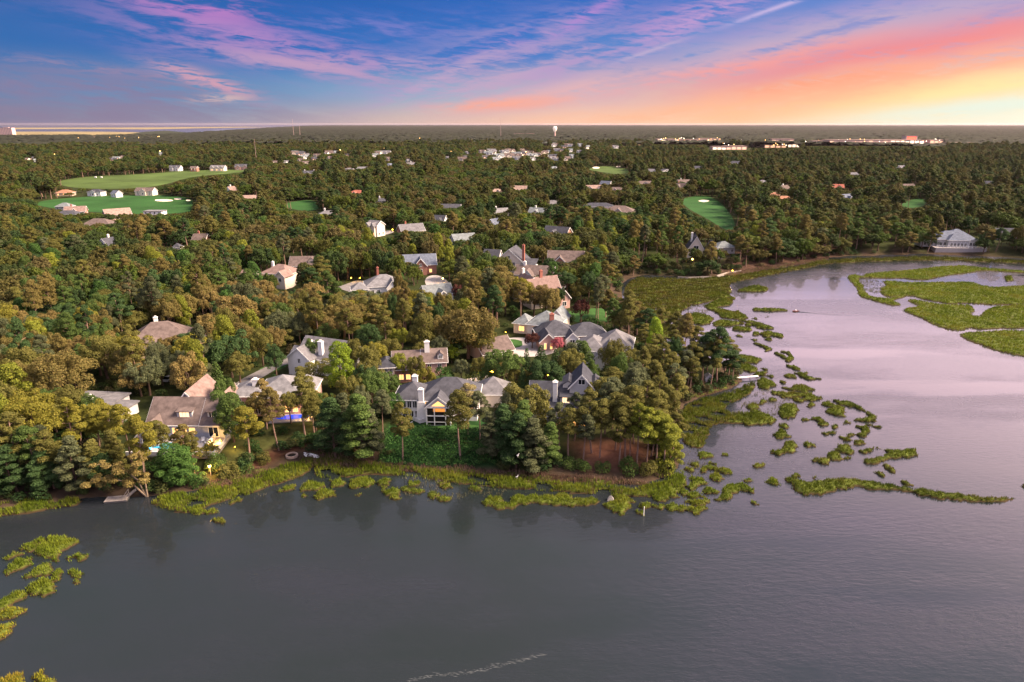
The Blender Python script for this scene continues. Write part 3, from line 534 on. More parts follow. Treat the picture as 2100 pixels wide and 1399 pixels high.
def win_meshes(w, h, pane, mull):
    k = (round(w, 2), round(h, 2), pane.name, mull)
    if k not in _wc:
        m = MB(); t = .12
        m.box(-w/2-t, w/2+t, -.10, .02, -t, 0); m.box(-w/2-t, w/2+t, -.10, .02, h, h+t); m.box(-w/2-t, -w/2, -.099, .02, 0, h); m.box(w/2, w/2+t, -.099, .02, 0, h)
        for q in range(1, mull + 1): x = -w/2 + w * q / (mull + 1); m.box(x-.05, x+.05, -.08, .01, 0, h)
        p = MB(); p.poly([(-w/2, -.03, 0), (w/2, -.03, 0), (w/2, -.03, h), (-w/2, -.03, h)])
        _wc[k] = (m.mesh('window_frame', M_trim), p.mesh('pane', pane))
    return _wc[k]
SIDE = {'S': 0, 'E': math.pi/2, 'N': math.pi, 'W': -math.pi/2}
def add_window(root, b, side, off, z, w, h, pane=None, mull=1):
    x0, x1, y0, y1 = b[:4]; f, p = win_meshes(w, h, pane or M_glass, mull)
    pos = {'S': ((x0+x1)/2 + off, y0 - .01), 'N': ((x0+x1)/2 + off, y1 + .01), 'E': (x1 + .01, (y0+y1)/2 + off), 'W': (x0 - .01, (y0+y1)/2 + off)}[side]
    o = link('window', f, root, (*pos, z)); o.rotation_euler[2] = SIDE[side]; link('pane', p, o)
def roof_mesh(b, m, oh=.45, t=.22):
    x0, x1, y0, y1, h, r, ty = b[:7]; z0 = b[9] if len(b) > 9 else 0; mb = MB(); h = h + z0 + .02
    if ty == 'gx' or ty == 'gy':
        if ty == 'gx': a, c, e0, e1 = y0, y1, x0 - oh, x1 + oh
        else: a, c, e0, e1 = x0, x1, y0 - oh, y1 + oh
        mid = (a + c) / 2; sl = r / (mid - a); dz = oh * sl
        pr = [(a - oh, h - dz), (mid, h + r), (c + oh, h - dz), (c + oh, h - dz + t), (mid, h + r + t), (a - oh, h - dz + t)]
        if ty == 'gx': mb.solid([(e0, y, z) for y, z in pr], [(e1, y, z) for y, z in pr])
        else: mb.solid([(x, e1, z) for x, z in pr], [(x, e0, z) for x, z in pr])
    elif ty == 'hip':
        X0, X1, Y0, Y1 = x0 - oh, x1 + oh, y0 - oh, y1 + oh; w, d = X1 - X0, Y1 - Y0; ze = h - .12; zt = ze + t; zr = h + r
        mb.poly([(X0, Y1, ze), (X1, Y1, ze), (X1, Y0, ze), (X0, Y0, ze)])
        for p, q in (((X0, Y0), (X1, Y0)), ((X1, Y0), (X1, Y1)), ((X1, Y1), (X0, Y1)), ((X0, Y1), (X0, Y0))): mb.poly([(*p, ze), (*q, ze), (*q, zt), (*p, zt)])
        if w >= d: A, B = ((X0 + d/2, (Y0+Y1)/2, zr), (X1 - d/2, (Y0+Y1)/2, zr))
        else: A, B = (((X0+X1)/2, Y0 + w/2, zr), ((X0+X1)/2, Y1 - w/2, zr))
        c = [(X0, Y0, zt), (X1, Y0, zt), (X1, Y1, zt), (X0, Y1, zt)]
        if w >= d: fs = [[c[0], c[1], B, A], [c[1], c[2], B], [c[2], c[3], A, B], [c[3], c[0], A]]
        else: fs = [[c[0], c[1], A], [c[1], c[2], B, A], [c[2], c[3], B], [c[3], c[0], A, B]]
        for f in fs: mb.poly(f)
    elif ty == 'shed': mb.solid([(x0-oh, y0-oh, h-.1), (x1+oh, y0-oh, h-.1), (x1+oh, y1, h+r), (x0-oh, y1, h+r)], [(x0-oh, y0-oh, h+t-.1), (x1+oh, y0-oh, h+t-.1), (x1+oh, y1, h+r+t), (x0-oh, y1, h+r+t)])
    else: mb.box(x0-oh, x1+oh, y0-oh, y1+oh, h, h + .35)
    return mb.mesh('roof', m)
def wall_mesh(b, m):
    x0, x1, y0, y1, h, r, ty = b[:7]; z0 = b[9] if len(b) > 9 else 0; mb = MB(); h = h + z0
    if ty == 'gx':
        pr = [(y0, z0), (y1, z0), (y1, h), ((y0+y1)/2, h+r), (y0, h)]; mb.solid([(x0, y, z) for y, z in pr][::-1], [(x1, y, z) for y, z in pr][::-1])
    elif ty == 'gy':
        pr = [(x0, z0), (x1, z0), (x1, h), ((x0+x1)/2, h+r), (x0, h)]; mb.solid([(x, y0, z) for x, z in pr], [(x, y1, z) for x, z in pr])
    else: mb.box(x0, x1, y0, y1, z0, h)
    return mb.mesh('wall', m)
HOUSES = []      # (short, px, py, root, foot radius, keep rect, depth)
def house(name, label, short, ref, href, rot, blocks, wins=(), chims=(), dorms=(), wall='white', roof='grey', cat='house', extra=None, keep=None, zg=LAND_Z, margin=1.0, group=None):
    p = P(ref[0], ref[1], zg + href); root = empty(name, (p[0], p[1], zg), R(rot)); tag(root, label, cat, group)
    for b in blocks:
        wm_ = WM[b[7]] if len(b) > 7 and b[7] else WM[wall]; rm_ = RM[b[8]] if len(b) > 8 and b[8] else RM[roof]
        link('wall', wall_mesh(b, wm_), root); link('roof', roof_mesh(b, rm_), root)
        x0, x1, y0, y1, h_, r_, ty_ = b[:7]; z_ = (b[9] if len(b) > 9 else 0) + h_ + .02; tm = MB(); oh = .45
        if ty_ == 'gy':      # white rake boards and gutters
            mid = (x0 + x1) / 2; sl = r_ / (mid - x0); dz = oh * sl
            for sgn, xe in ((-1, x0 - oh), (1, x1 + oh)):
                for ye in (y0 - oh - .07, y1 + oh): tm.solid([(xe, ye, z_ - dz - .22), (mid, ye, z_ + r_ - .22), (mid, ye, z_ + r_ + .17), (xe, ye, z_ - dz + .17)], [(xe, ye + .07, z_ - dz - .22), (mid, ye + .07, z_ + r_ - .22), (mid, ye + .07, z_ + r_ + .17), (xe, ye + .07, z_ - dz + .17)])
        elif ty_ == 'gx':
            mid = (y0 + y1) / 2; sl = r_ / (mid - y0); dz = oh * sl
            for sgn, ye in ((-1, y0 - oh), (1, y1 + oh)):
                for xe in (x0 - oh - .07, x1 + oh): tm.solid([(xe, ye, z_ - dz - .22), (xe, mid, z_ + r_ - .22), (xe, mid, z_ + r_ + .17), (xe, ye, z_ - dz + .17)], [(xe + .07, ye, z_ - dz - .22), (xe + .07, mid, z_ + r_ - .22), (xe + .07, mid, z_ + r_ + .17), (xe + .07, ye, z_ - dz + .17)])
            tm.box(x0 - oh, x1 + oh, y0 - oh - .13, y0 - oh - .01, z_ - dz - .02, z_ - dz + .14)
        elif ty_ == 'hip': tm.box(x0 - oh, x1 + oh, y0 - oh - .13, y0 - oh - .01, z_ - .10, z_ + .06); tm.box(x0 - oh - .13, x0 - oh - .01, y0 - oh, y1 + oh, z_ - .10, z_ + .06); tm.box(x1 + oh + .01, x1 + oh + .13, y0 - oh, y1 + oh, z_ - .10, z_ + .06)
        if tm.v: tm.build('trim_board', M_trim, root)['kind'] = 'stuff'
    for wv in wins:
        bi, side, offs, z, w, h = wv[:6]; pane = {None: M_glass, 'lit': M_lit, 'pale': M_litp}[wv[6] if len(wv) > 6 else None]; mull = wv[7] if len(wv) > 7 else (1 if w > .7 else 0)
        for o in offs: add_window(root, blocks[bi], side, o, z, w, h, pane, mull)
    for (x, y, w, d, zb, zt, k) in chims:
        w *= .74; d *= .8; zt -= .5
        m = MB(); m.box(x-w/2, x+w/2, y-d/2, y+d/2, zb, zt); m.box(x-w/2-.1, x+w/2+.1, y-d/2-.1, y+d/2+.1, zt, zt+.22); m.box(x-w/4, x+w/4, y-d/4, y+d/4, zt+.22, zt+.6)
        m.build('chimney', M_brickc if k == 'brick' else M_whitec, root)
    for dm in dorms:
        x, y, z, w, dp, h, r, ty = dm[:8]; lit = len(dm) > 8 and dm[8]; b = (x-w/2, x+w/2, y, y+dp, h, r, ty, None, None, z)
        d = link('dormer', wall_mesh(b, WM[wall] if WM[wall] is not WM['brick'] else WM['white']), root); link('dormer_roof', roof_mesh(b, RM[roof], .25, .14), d)
        ww = w * .62; mm = MB(); mm.poly([(x-ww/2, y-.04, z+.35), (x+ww/2, y-.04, z+.35), (x+ww/2, y-.04, z+h-.15), (x-ww/2, y-.04, z+h-.15)]); mm.build('dormer_window', M_litp if lit else M_glass, d)
        fm = MB()
        for q in range(1, 3): xx = x - ww/2 + ww*q/3; fm.box(xx-.05, xx+.05, y-.09, y-.05, z+.35, z+h-.15)
        fm.box(x-ww/2-.1, x+ww/2+.1, y-.09, y-.02, z+.22, z+.34); fm.build('dormer_frame', M_trim, d)
    if extra: extra(root)
    # keep-clear window in the photo: upper walls and roof
    c, s_ = math.cos(R(rot)), math.sin(R(rot)); pp = []
    for b in blocks:
        z0 = b[9] if len(b) > 9 else 0
        for x in b[:2]:
            for y in b[2:4]:
                for z in (z0 + b[4] * .45, z0 + b[4] + b[5] * .8): pp.append(proj((p[0] + c*x - s_*y, p[1] + s_*x + c*y, zg + z)))
    pp = np.array(pp); k = keep or (pp[:, 0].min(), pp[:, 1].min(), pp[:, 0].max(), pp[:, 1].max())
    foot = [np.array([p[0] + c*x - s_*y, p[1] + s_*x + c*y]) for b in blocks for x in (b[0], (b[0]+b[1])/2, b[1]) for y in (b[2], (b[2]+b[3])/2, b[3])]
    HOUSES.append(dict(short=short, px=(k[0]+k[2])/2, py=(k[1]+k[3])/2, root=root, foot=np.array(foot), keep=k, depth=pp[:, 2].mean()))
    return root

# --- the white lakeside house with the screened porch
def ex_main(r):
    m = MB()   # porch posts and rails
    for x in (-1.9, 0.1, 2.9, 4.1): m.box(x-.12, x+.12, -3.2, -3.06, 0, 5.0)
    m.box(-1.9, 4.1, -3.22, -3.05, 4.7, 5.0); m.box(-1.9, 4.1, -3.22, -3.05, 2.5, 2.75); m.box(-1.9, 4.1, -3.21, -3.05, .9, 1.02); m.build('porch_frame', M_trim, r)
    g = MB(); g.poly([(-.2, -3.045, 3.7), (3.0, -3.045, 3.7), (3.0, -3.045, 4.6), (-.2, -3.045, 4.6)]); g.build('porch_glow', mat('porch_light', (.3, .15, .05), .6, emit=(1, .36, .06), estr=.28), r)
    g = MB(); g.poly([(-.6, -3.03, 5.2), (2.8, -3.03, 5.2), (1.1, -3.03, 6.5)]); g.build('gable_window', M_lit, r)
    d = MB(); d.poly([(-1.7, -3.035, .1), (4.0, -3.035, .1), (4.0, -3.035, 4.65), (-1.7, -3.035, 4.65)]); d.build('screen', M_dark, r)
    t = MB(); t.solid([(-4.9, -1.2, 0), (-2.1, -1.2, 0), (-2.1, .2, 0), (-4.9, .2, 0)], [(-4.4, -1.1, 5.4), (-2.6, -1.1, 5.4), (-2.6, .1, 5.4), (-4.4, .1, 5.4)]); t.build('chimney_base', M_whitec, r)
house('white_house', 'large white two storey house with slate hip roofs and glowing screened porch by the bank', 'white house with the screened porch', (893, 822), 5.4, -2,
      [(-10.5, -2.2, .4, 9.5, 5.4, 3.2, 'hip'), (-4.2, 10.5, 0, 11.5, 5.4, 4.3, 'hip'), (-1.9, 4.1, -3, 1, 5.1, 2.6, 'gy'), (9.5, 18, 9, 17.5, 3.6, 3.6, 'hip', 'cream', 'grey')],
      [(0, 'S', (-3.2, -1.8, -.4, 1, 2.2), 3.3, .95, 1.7), (0, 'S', (-1.6, 0, 1.6), .7, 1.1, 1.7), (1, 'S', (-6.8, -5.4, -4.2), 3.2, .85, 1.8, 'lit'), (0, 'W', (-2, 2), 3.3, 1, 1.5), (1, 'S', (6, 5), 3.0, 1.0, 1.6, 'lit')],
      [(-3.5, -.5, 1.7, 1.1, 5, 9.0, 'w'), (-6.2, 6.8, 1.8, 1.2, 6, 9.8, 'w')], wall='white', roof='slate', extra=ex_main, keep=(822, 775, 985, 868))
# --- blue-grey house with the cross gable
def ex_h2(r):
    for sx in (-1, 1):
        b = (5.0 + sx*3.4 - 1.4, 5.0 + sx*3.4 + 1.4, 4.2, 9.8, 8.3, 1.0, 'gy', None, None, 0)
        link('wing_wall', wall_mesh(b, WM['grey']), r); link('wing_roof', roof_mesh(b, RM['slate'], .3), r)
house('gabled_house', 'dark roofed grey house with tall white cross gable and white chimney', 'dark roofed grey house', (1150, 838), 3.4, -7,
      [(-8, 8.5, 0, 11, 3.4, 5.0, 'gx'), (2.0, 8.0, 3.0, 12, 8.2, 3.4, 'gy'), (-3, 8.6, -4, 0, 2.6, 1.2, 'shed'), (-15, -7.5, 2, 9, 3.2, 2.8, 'hip', 'bluegrey')],
      [(1, 'S', (0,), 9.0, 1.6, 1.3), (0, 'S', (-1.5, 0, 1.5, 4), .8, 1.2, 1.7, 'lit'), (2, 'S', (-3, -1, 1, 3), .6, 1.3, 1.6, 'lit'), (0, 'E', (-2, 2), 1, 1, 1.5)],
      [(-1.6, 1.6, 1.5, 1.2, 4, 10.3, 'w')], [(1.2, 1.0, 4.3, 2.8, 3.5, 1.9, .4, 'shed', True)], wall='grey', roof='dark', extra=ex_h2, keep=(1125, 750, 1205, 828))
# --- the gabled house with terrace and pool at lower left
def ex_h3(r):
    m = MB(); m.box(-11, 9, -9.5, 0, -.5, .25); m.build('terrace', conc, r)
    m = MB(); m.box(5.2, 5.5, -5, 0, .25, 1.3); m.box(-11, 9, -9.5, -9.3, .25, 1.2); m.box(8.8, 9, -9.3, 0, .25, 1.2); m.build('terrace_wall', M_trim, r)
    m = MB(); m.box(7.9, 9.6, 3.4, 6.6, 3.0, 6.2); m.build('bay', WM['grey'], r)
    b = (7.9, 9.6, 3.4, 6.6, 6.2, 1.6, 'gx', None, None, 0); link('bay_roof', roof_mesh(b, RM['cedar'], .3), r)
house('gabled_house', 'brown shingled gabled house with two dormers above a terrace and pool', 'brown gabled house with two dormers', (392, 870), 3.7, 0,
      [(-10.5, 2.4, .15, 11.0, 3.7, 4.6, 'gx'), (2.4, 7.8, 0, 10.4, 3.7, 4.4, 'gx'), (-7.5, 1.0, 6, 18, 4.5, 5.0, 'gy', None, 'cedar'), (2.8, 7, 8, 15, 3.8, 4.4, 'gy', None, 'cedar'), (-10.5, -6, -5, 2, 3.0, 2.4, 'gy')],
      [(1, 'S', (0,), .5, 2.2, 2.4), (0, 'S', (0, 2, 4), 1.2, 1.4, 1.5, 'lit'), (4, 'S', (0,), .6, 2.0, 2.0), (1, 'E', (-2, 2), 1.0, 1.0, 1.5)],
      [], [(-2.0, 1.4, 4.6, 3.6, 4.2, 1.7, .6, 'shed', True), (4.8, 1.3, 4.5, 2.4, 4.0, 1.8, .6, 'shed')], wall='bluegrey', roof='brown', extra=ex_h3, keep=(306, 806, 442, 892))
# --- brick house with the blue pool
house('hipped_house', 'long pink brick house with pale grey hip roofs behind the blue pool', 'pale hipped house by the blue pool', (548, 812), 5.6, 3,
      [(-9.5, -1, 0, 9, 5.6, 2.6, 'hip'), (-3, 8, .8, 12, 5.6, 3.4, 'hip'), (5, 11, 4, 12, 5.4, 2.6, 'hip'), (-1, 3.5, -2, 1.5, 5.6, 1.7, 'hip')],
      [(0, 'S', (-3, -1.9, 1.5, 3), 3.4, 1.0, 1.5), (1, 'S', (-1, 0, 1.2, 2.4, 3.4), 3.6, .8, 1.5), (0, 'S', (-2.5, 0, 2.5), .7, 1.1, 1.8), (1, 'S', (2, 4), .7, 1.2, 1.8, 'lit'), (2, 'S', (0, 1.5), 3.3, .9, 1.5)],
      [(-3.5, 3, 2.2, 1.1, 6, 9.4, 'w')], wall='pink', roof='pale', keep=(476, 764, 612, 800))
# --- tall white gabled house
def ex_h5(r):
    m = MB()
    for x in (.5, 2.0, 3.4): m.box(x, x+.6, 5.0, 5.9, 9.3, 9.75)
    m.build('skylight', M_trim, r)
house('white_house', 'tall white gabled house with grey roof and square white chimney', 'tall white gabled house', (612, 735), 5.6, -22,
      [(-4, 4, 0, 9, 5.6, 3.2, 'gy'), (-3, 12, 3, 14, 5.2, 4.6, 'gx'), (-6.5, -3.5, 5, 9, 5.0, 1.6, 'gx', None, 'pale'), (8, 15, 8, 15, 4.8, 3.4, 'hip')],
      [(0, 'S', (-1.3, 1.6), 1.0, .8, 1.7), (0, 'S', (.2,), 4.2, .9, 1.3), (1, 'S', (4, 6), 1.0, 1, 1.5), (0, 'W', (-2, 1), 3.3, .9, 1.5), (2, 'S', (0,), 3.0, .9, 1.3)],
      [(5.2, 4.2, 1.9, 1.3, 6, 10.6, 'w')], wall='white', roof='grey', extra=ex_h5, keep=(580, 700, 672, 768))
# --- brick house with the white balcony
def ex_h6(r):
    m = MB(); m.box(-9.6, -3.8, -2.4, 0, 2.6, 2.85)
    for i in range(9): m.box(-9.6 + i*.71, -9.5 + i*.71, -2.4, -2.3, 2.85, 3.8)
    m.box(-9.6, -3.8, -2.42, -2.28, 3.8, 3.92); m.box(-9.6, -9.45, -2.4, 0, 3.8, 3.92)
    for x in (-9.4, -6.7, -4.0): m.box(x-.12, x+.12, -2.3, -2.06, 0, 2.6)
    m.build('balcony', M_trim, r)
house('brick_house', 'brick house with dark roofs, white balcony and white capped chimney', 'brick house with the white balcony', (838, 752), 5.4, 8,
      [(-9, -4, 0, 8, 5.4, 1.8, 'hip', 'tan', 'dark'), (-4.5, 4, 1.5, 13, 4.2, 3.6, 'gx', 'brick', 'brown'), (4, 11, 3, 12, 5.4, 2.6, 'gx', 'pink', 'brown')],
      [(0, 'S', (-1.4, .1, 1.5), 3.5, .8, 1.4), (0, 'S', (-1, 1), .6, 1.1, 1.6), (1, 'S', (-2, 0, 2), 1, 1.2, 1.5, 'lit'), (2, 'S', (-1.5, 1.5), 3.2, 1, 1.5), (2, 'E', (-2, 1.5), 3.2, .9, 1.4)],
      [(5.5, 6.5, 2, 1.2, 6, 11, 'w')], [(9.3, 3.6, 5.9, 1.6, 2.5, 1.4, .7, 'gy')], wall='brick', roof='brown', keep=(782, 704, 912, 776))
# --- blue-grey hipped brick house with gables (upper right)
house('hipped_house', 'low brick house with blue grey hip roof, two white gables and brick chimney', 'blue grey hipped brick house', (1172, 690), 3.4, 8,
      [(-11, 2, 1, 13, 3.4, 4.0, 'hip'), (0, 12.5, 0, 10, 3.4, 3.4, 'hip'), (-11.5, -6, -4, 3, 3.3, 2.6, 'gy'), (-2, 2, -1.5, 3, 3.2, 1.9, 'gy', 'white')],
      [(1, 'S', (-4.5, -1.5, 1, 4), .8, 1.4, 1.6), (3, 'S', (0,), .9, 1.6, 1.7), (2, 'S', (-1, 1), .6, .7, 2.0, 'lit'), (0, 'W', (-2, 2), 1, 1.2, 1.4)],
      [(-5, 9.5, 2.0, 1.4, 4, 9.2, 'brick')], wall='pink', roof='slate', keep=(1106, 640, 1232, 702))
# --- grey hipped house beside it
house('hipped_house', 'white walled house under a big grey many hipped roof near the pines', 'big grey hipped white house', (1232, 722), 4.2, -14,
      [(-8, 1.5, 0, 12, 4.2, 3.4, 'hip'), (-2, 9, 3, 16, 4.6, 4.4, 'hip', None, 'grey'), (-1, 5.5, -5, 5, 4.0, 3.0, 'gy')],
      [(0, 'S', (-2.8, -1, 1), .8, 1.2, 2.0), (0, 'W', (-3, 0, 3), .9, 1.1, 1.8), (1, 'E', (-2, 2), 1, 1.1, 1.6)],
      [], wall='white', roof='grey', keep=(1196, 682, 1290, 742))
# --- teal grey hips behind
house('hipped_house', 'grey green hipped house with a bright lit window behind the lone pine', 'grey green hipped house with lit window', (1108, 668), 4.6, -20,
      [(-5, 6, 0, 11, 4.6, 4.2, 'hip'), (-11, -5, 3, 10, 3.6, 3.0, 'hip'), (0, 6, 10, 17, 4.6, 3.4, 'gy')],
      [(0, 'W', (-2,), 1.0, 1.6, 2.0, 'lit'), (1, 'S', (0,), 1.0, 2.0, 1.8, 'lit'), (0, 'S', (-3, 0, 3), 1.2, 1.2, 1.6)],
      [], wall='cream', roof='teal', keep=(1070, 622, 1142, 664))
# --- cedar roofed complex
house('cedar_roof_house', 'rambling house with steep pinkish cedar shake roofs and white gables', 'pink cedar roofed house', (1122, 606), 5.2, 24,
      [(-7, 7, 0, 11, 5.2, 6.0, 'gx'), (-6, 4, 11, 22, 5.0, 5.5, 'gy'), (3, 15, 13, 21, 5.0, 4.0, 'gx', 'white'), (3.5, 8.5, -4, 2, 4.6, 3.0, 'gy', 'pink')],
      [(0, 'S', (-4, -1.5, 1), 1.5, 1.0, 1.6), (2, 'S', (-3, 0, 3), 1.4, 1.0, 1.5), (3, 'S', (0,), 1.2, 1.6, 1.7), (0, 'E', (-2, 2), 2, 1, 1.5), (0, 'W', (0,), 4, 1.2, 1.5)],
      [(1.0, 8, 1.6, 1.2, 8, 14.2, 'brick'), (-1, 21, 1.4, 1.2, 8, 12.8, 'w')], wall='cream', roof='cedar', keep=(1086, 546, 1182, 606))
house('barn_roof_house', 'brown house with white barn shaped gable and white cupola chimney', 'brown house with barn gable', (1088, 566), 4.4, -12, [(-8, 10, 2, 12, 4.4, 3.6, 'gx'), (-4, 1.5, -2, 3, 4.2, 3.2, 'gy', 'white')], [(1, 'S', (0,), 2.2, 1.2, 1.5), (0, 'S', (3, 6), 1, 1.0, 1.5)], [(-4, 7, 1.5, 1.5, 6, 10, 'w')], wall='tan', roof='brown', keep=(1062, 544, 1120, 566))
house('white_house', 'big white gabled house with grey roof and tall brick chimney', 'big white house with brick chimney', (1042, 538), 6.0, -16,
      [(-7, 8, 0, 13, 6.0, 6.4, 'gy', 'cream'), (-15, -7, 5, 14, 5.6, 4.6, 'gx'), (7, 14, -3, 5, 4.8, 2.6, 'shed')],
      [(0, 'S', (-3, 0, 3), 1, 1.2, 1.7), (0, 'S', (-2.4, 2.4), 4.5, 1.1, 1.6), (0, 'S', (0,), 8.0, 1.0, 1.3), (2, 'S', (-2, 0, 2), 1.4, 1.2, 1.7)],
      [(7.4, 2, 1.6, 1.4, 4, 15, 'brick')], wall='white', roof='slate', keep=(1005, 503, 1074, 546))
house('brick_house', 'brown roofed brick house with two white edged gables under trees', 'brown roofed brick house with twin gables', (1164, 538), 5.4, -6, [(-10, 8, 2, 13, 5.4, 4.4, 'gx'), (-7, -1, 0, 6, 5.2, 3.0, 'gy'), (4, 10, -1, 7, 5.2, 3.4, 'gy')], [(1, 'S', (0,), 1.4, 1.6, 1.7), (2, 'S', (-1.2, 1.2), 1.2, 1, 1.6), (0, 'S', (0,), 1, 1, 1.6), (2, 'S', (0,), 4, 1, 1.3)], [], wall='brick', roof='brown', keep=(1136, 514, 1192, 544))
house('hipped_house', 'low house with broad dark brown hip roof and one white chimney among oaks', 'broad brown hipped house', (335, 700), 3.4, 22, [(-10, 8, 0, 13, 3.4, 5.2, 'hip'), (-8, 0, -6, 3, 3.2, 2.8, 'hip'), (6, 13, 2, 9, 3.2, 2.6, 'hip')], [(0, 'S', (-2, 2), 1, 1.2, 1.5), (1, 'S', (0,), 1, 1.6, 1.5)], [(-2, 7, 1.6, 1.2, 6, 10.4, 'w')], wall='tan', roof='brown', keep=(288, 656, 384, 708))
house('dormer_house', 'low brown roofed house with one white gabled dormer', 'low brown roofed house with one dormer', (630, 545), 3.6, 3, [(-9, 8, 0, 10, 3.6, 3.8, 'gx')], [(0, 'S', (-4, -1, 4), 1, 1.1, 1.5)], [], [(2, 1.2, 4.0, 3.0, 4, 1.8, 1.6, 'gy')], wall='cream', roof='brown', keep=(602, 524, 658, 546))
house('cream_house', 'cream two storey house with pinkish roof partly hidden by pines', 'cream house behind the pines', (562, 562), 6.0, -20, [(-7, 7, 0, 11, 6.0, 3.6, 'hip'), (3, 8, -3, 3, 5.8, 2.4, 'gy'), (-16, -8, -6, 3, 4.2, 2.8, 'gx')], [(0, 'S', (-4, -1.5, 1), 3.5, 1, 1.5), (1, 'S', (0,), 3.4, 1.4, 1.6), (2, 'S', (-2, 1.5), 1.2, 1.1, 1.5), (0, 'W', (0,), 3.5, 1, 1.5)], [(-5, 6, 1.3, 1.1, 6, 10.6, 'w')], wall='cream', roof='cedar', keep=(548, 540, 590, 572))
house('hipped_house', 'pale grey hipped house with pink chimney and white gable', 'pale grey house with pink chimney', (788, 588), 3.8, 14, [(-8, 8, 0, 13, 3.8, 4.2, 'hip'), (1, 6, -2.5, 4, 3.8, 3.0, 'gy'), (-14, -7, -1, 6, 3.2, 2.8, 'hip')], [(1, 'S', (0,), 1, 1.6, 1.7), (0, 'S', (-5, -2.5), 1, 1.1, 1.5)], [(-2, 9, 1.3, 1.2, 5, 11, 'brick')], wall='white', roof='pale', keep=(752, 562, 822, 590))
house('gabled_house', 'blue roofed brick house with white gable edging beside a lamp lit drive', 'blue roofed brick house', (862, 543), 5.0, 12, [(-8, 8, 0, 11, 5.0, 4.2, 'gx', None, 'blue'), (-3, 3, -2, 4, 5.0, 3.4, 'gy')], [(1, 'S', (0,), 1.2, 1.5, 1.8), (0, 'S', (5,), 1.0, 1.2, 1.6, 'lit'), (1, 'S', (0,), 4.4, 1, 1.3)], [], wall='brick', roof='blue', keep=(832, 522, 872, 546))
house('garage_house', 'small blue grey roofed house half hidden behind a dark red tree', 'small blue grey roofed house', (902, 604), 3.2, 25, [(-6, 6, 0, 9, 3.2, 3.4, 'gx'), (-2, 3, -3, 2, 3.2, 2.2, 'gy')], [(0, 'S', (-4, 4.5), .8, 1.4, 1.5), (1, 'S', (0,), .8, 1.4, 1.5)], [], wall='white', roof='teal', keep=(888, 584, 928, 606))
house('flat_roof_house', 'low house with shallow grey flat roofs beside the turning circle', 'low flat roofed house', (190, 838), 3.2, -6, [(-9, 3, 0, 10, 3.2, .4, 'flat', 'grey', 'grey'), (1, 8, -2, 6, 2.8, .4, 'flat', 'grey', 'grey')], [(0, 'S', (-4, -1), .8, 1.8, 1.7), (1, 'S', (-1, 2), .7, 1.6, 1.6)], [(-4, 5, 1.2, 1, 3.5, 4.8, 'w')], wall='white', roof='pale', keep=(206, 822, 232, 834))
house('grey_roof_house', 'plain grey gabled roof rising behind the curved driveway', 'plain grey roof by the drive', (1020, 722), 3.0, 30, [(-5, 6, 0, 10, 3.0, 3.2, 'gx')], [(0, 'S', (-2, 2), .8, 1.2, 1.4), (0, 'E', (0,), .8, 1.2, 1.4)], [], wall='tan', roof='brown', keep=(1008, 690, 1042, 714))
# --- waterside house far right, A-frame across the creek
def ex_w(r):
    m = MB(); m.box(-14, 15, -6, 0, -2.6, .5); m.build('deck', conc, r)
    m = MB()
    for i in range(15): m.box(-13.9 + i*2.05, -13.7 + i*2.05, -5.9, -5.7, .5, 1.6)
    m.box(-14, 15, -5.95, -5.75, 1.6, 1.75); m.build('railing', M_trim, r)
    m = MB()
    for i in range(6): m.box(-6 + i*2.4, -5.7 + i*2.4, -3.0, -2.7, .5, 4.2)
    m.build('veranda_posts', M_trim, r)
house('waterside_house', 'white waterside house with blue hip roofs and long veranda across the creek', 'white waterside house with blue roofs', (1962, 492), 4.6, -6, [(-11, 12, 0, 13, 4.6, 4.6, 'hip'), (-6, 6, -3, 6, 4.6, 3.6, 'hip'), (-20, -11, 1, 9, 3.8, 2.4, 'hip'), (2, 12, 12, 20, 6, 3.0, 'hip')], [(0, 'S', (-9, -7, 8, 10), 1, 1.3, 2), (1, 'S', (-4, -2, 0, 2, 4), .8, 1.2, 2.2), (2, 'S', (-2, 2), 1, 1.2, 1.6)], [], wall='grey', roof='blue', extra=ex_w, keep=(1910, 476, 2002, 512))
house('chalet_house', 'white chalet with steep pink lit gables facing the creek', 'white chalet with steep gables', (1427, 515), 4.0, -10, [(-5, 5, 0, 14, 4.0, 8.0, 'gy', 'cream', 'slate'), (5, 13, 2, 10, 4.0, 5.0, 'gy', 'cream', 'slate'), (8, 15, 0, 8, 3.4, 2.0, 'hip', None, 'grey')], [(0, 'S', (0,), 4.5, 2.6, 2.4), (0, 'S', (-2.5, 2.5), .8, 1.4, 1.8), (1, 'S', (0,), 4.4, 1.2, 1.5), (2, 'S', (0,), .8, 1.4, 1.5)], [(-2.2, 6, 1.4, 1.4, 6, 13.6, 'w')], wall='cream', roof='slate', keep=(1406, 491, 1450, 518))
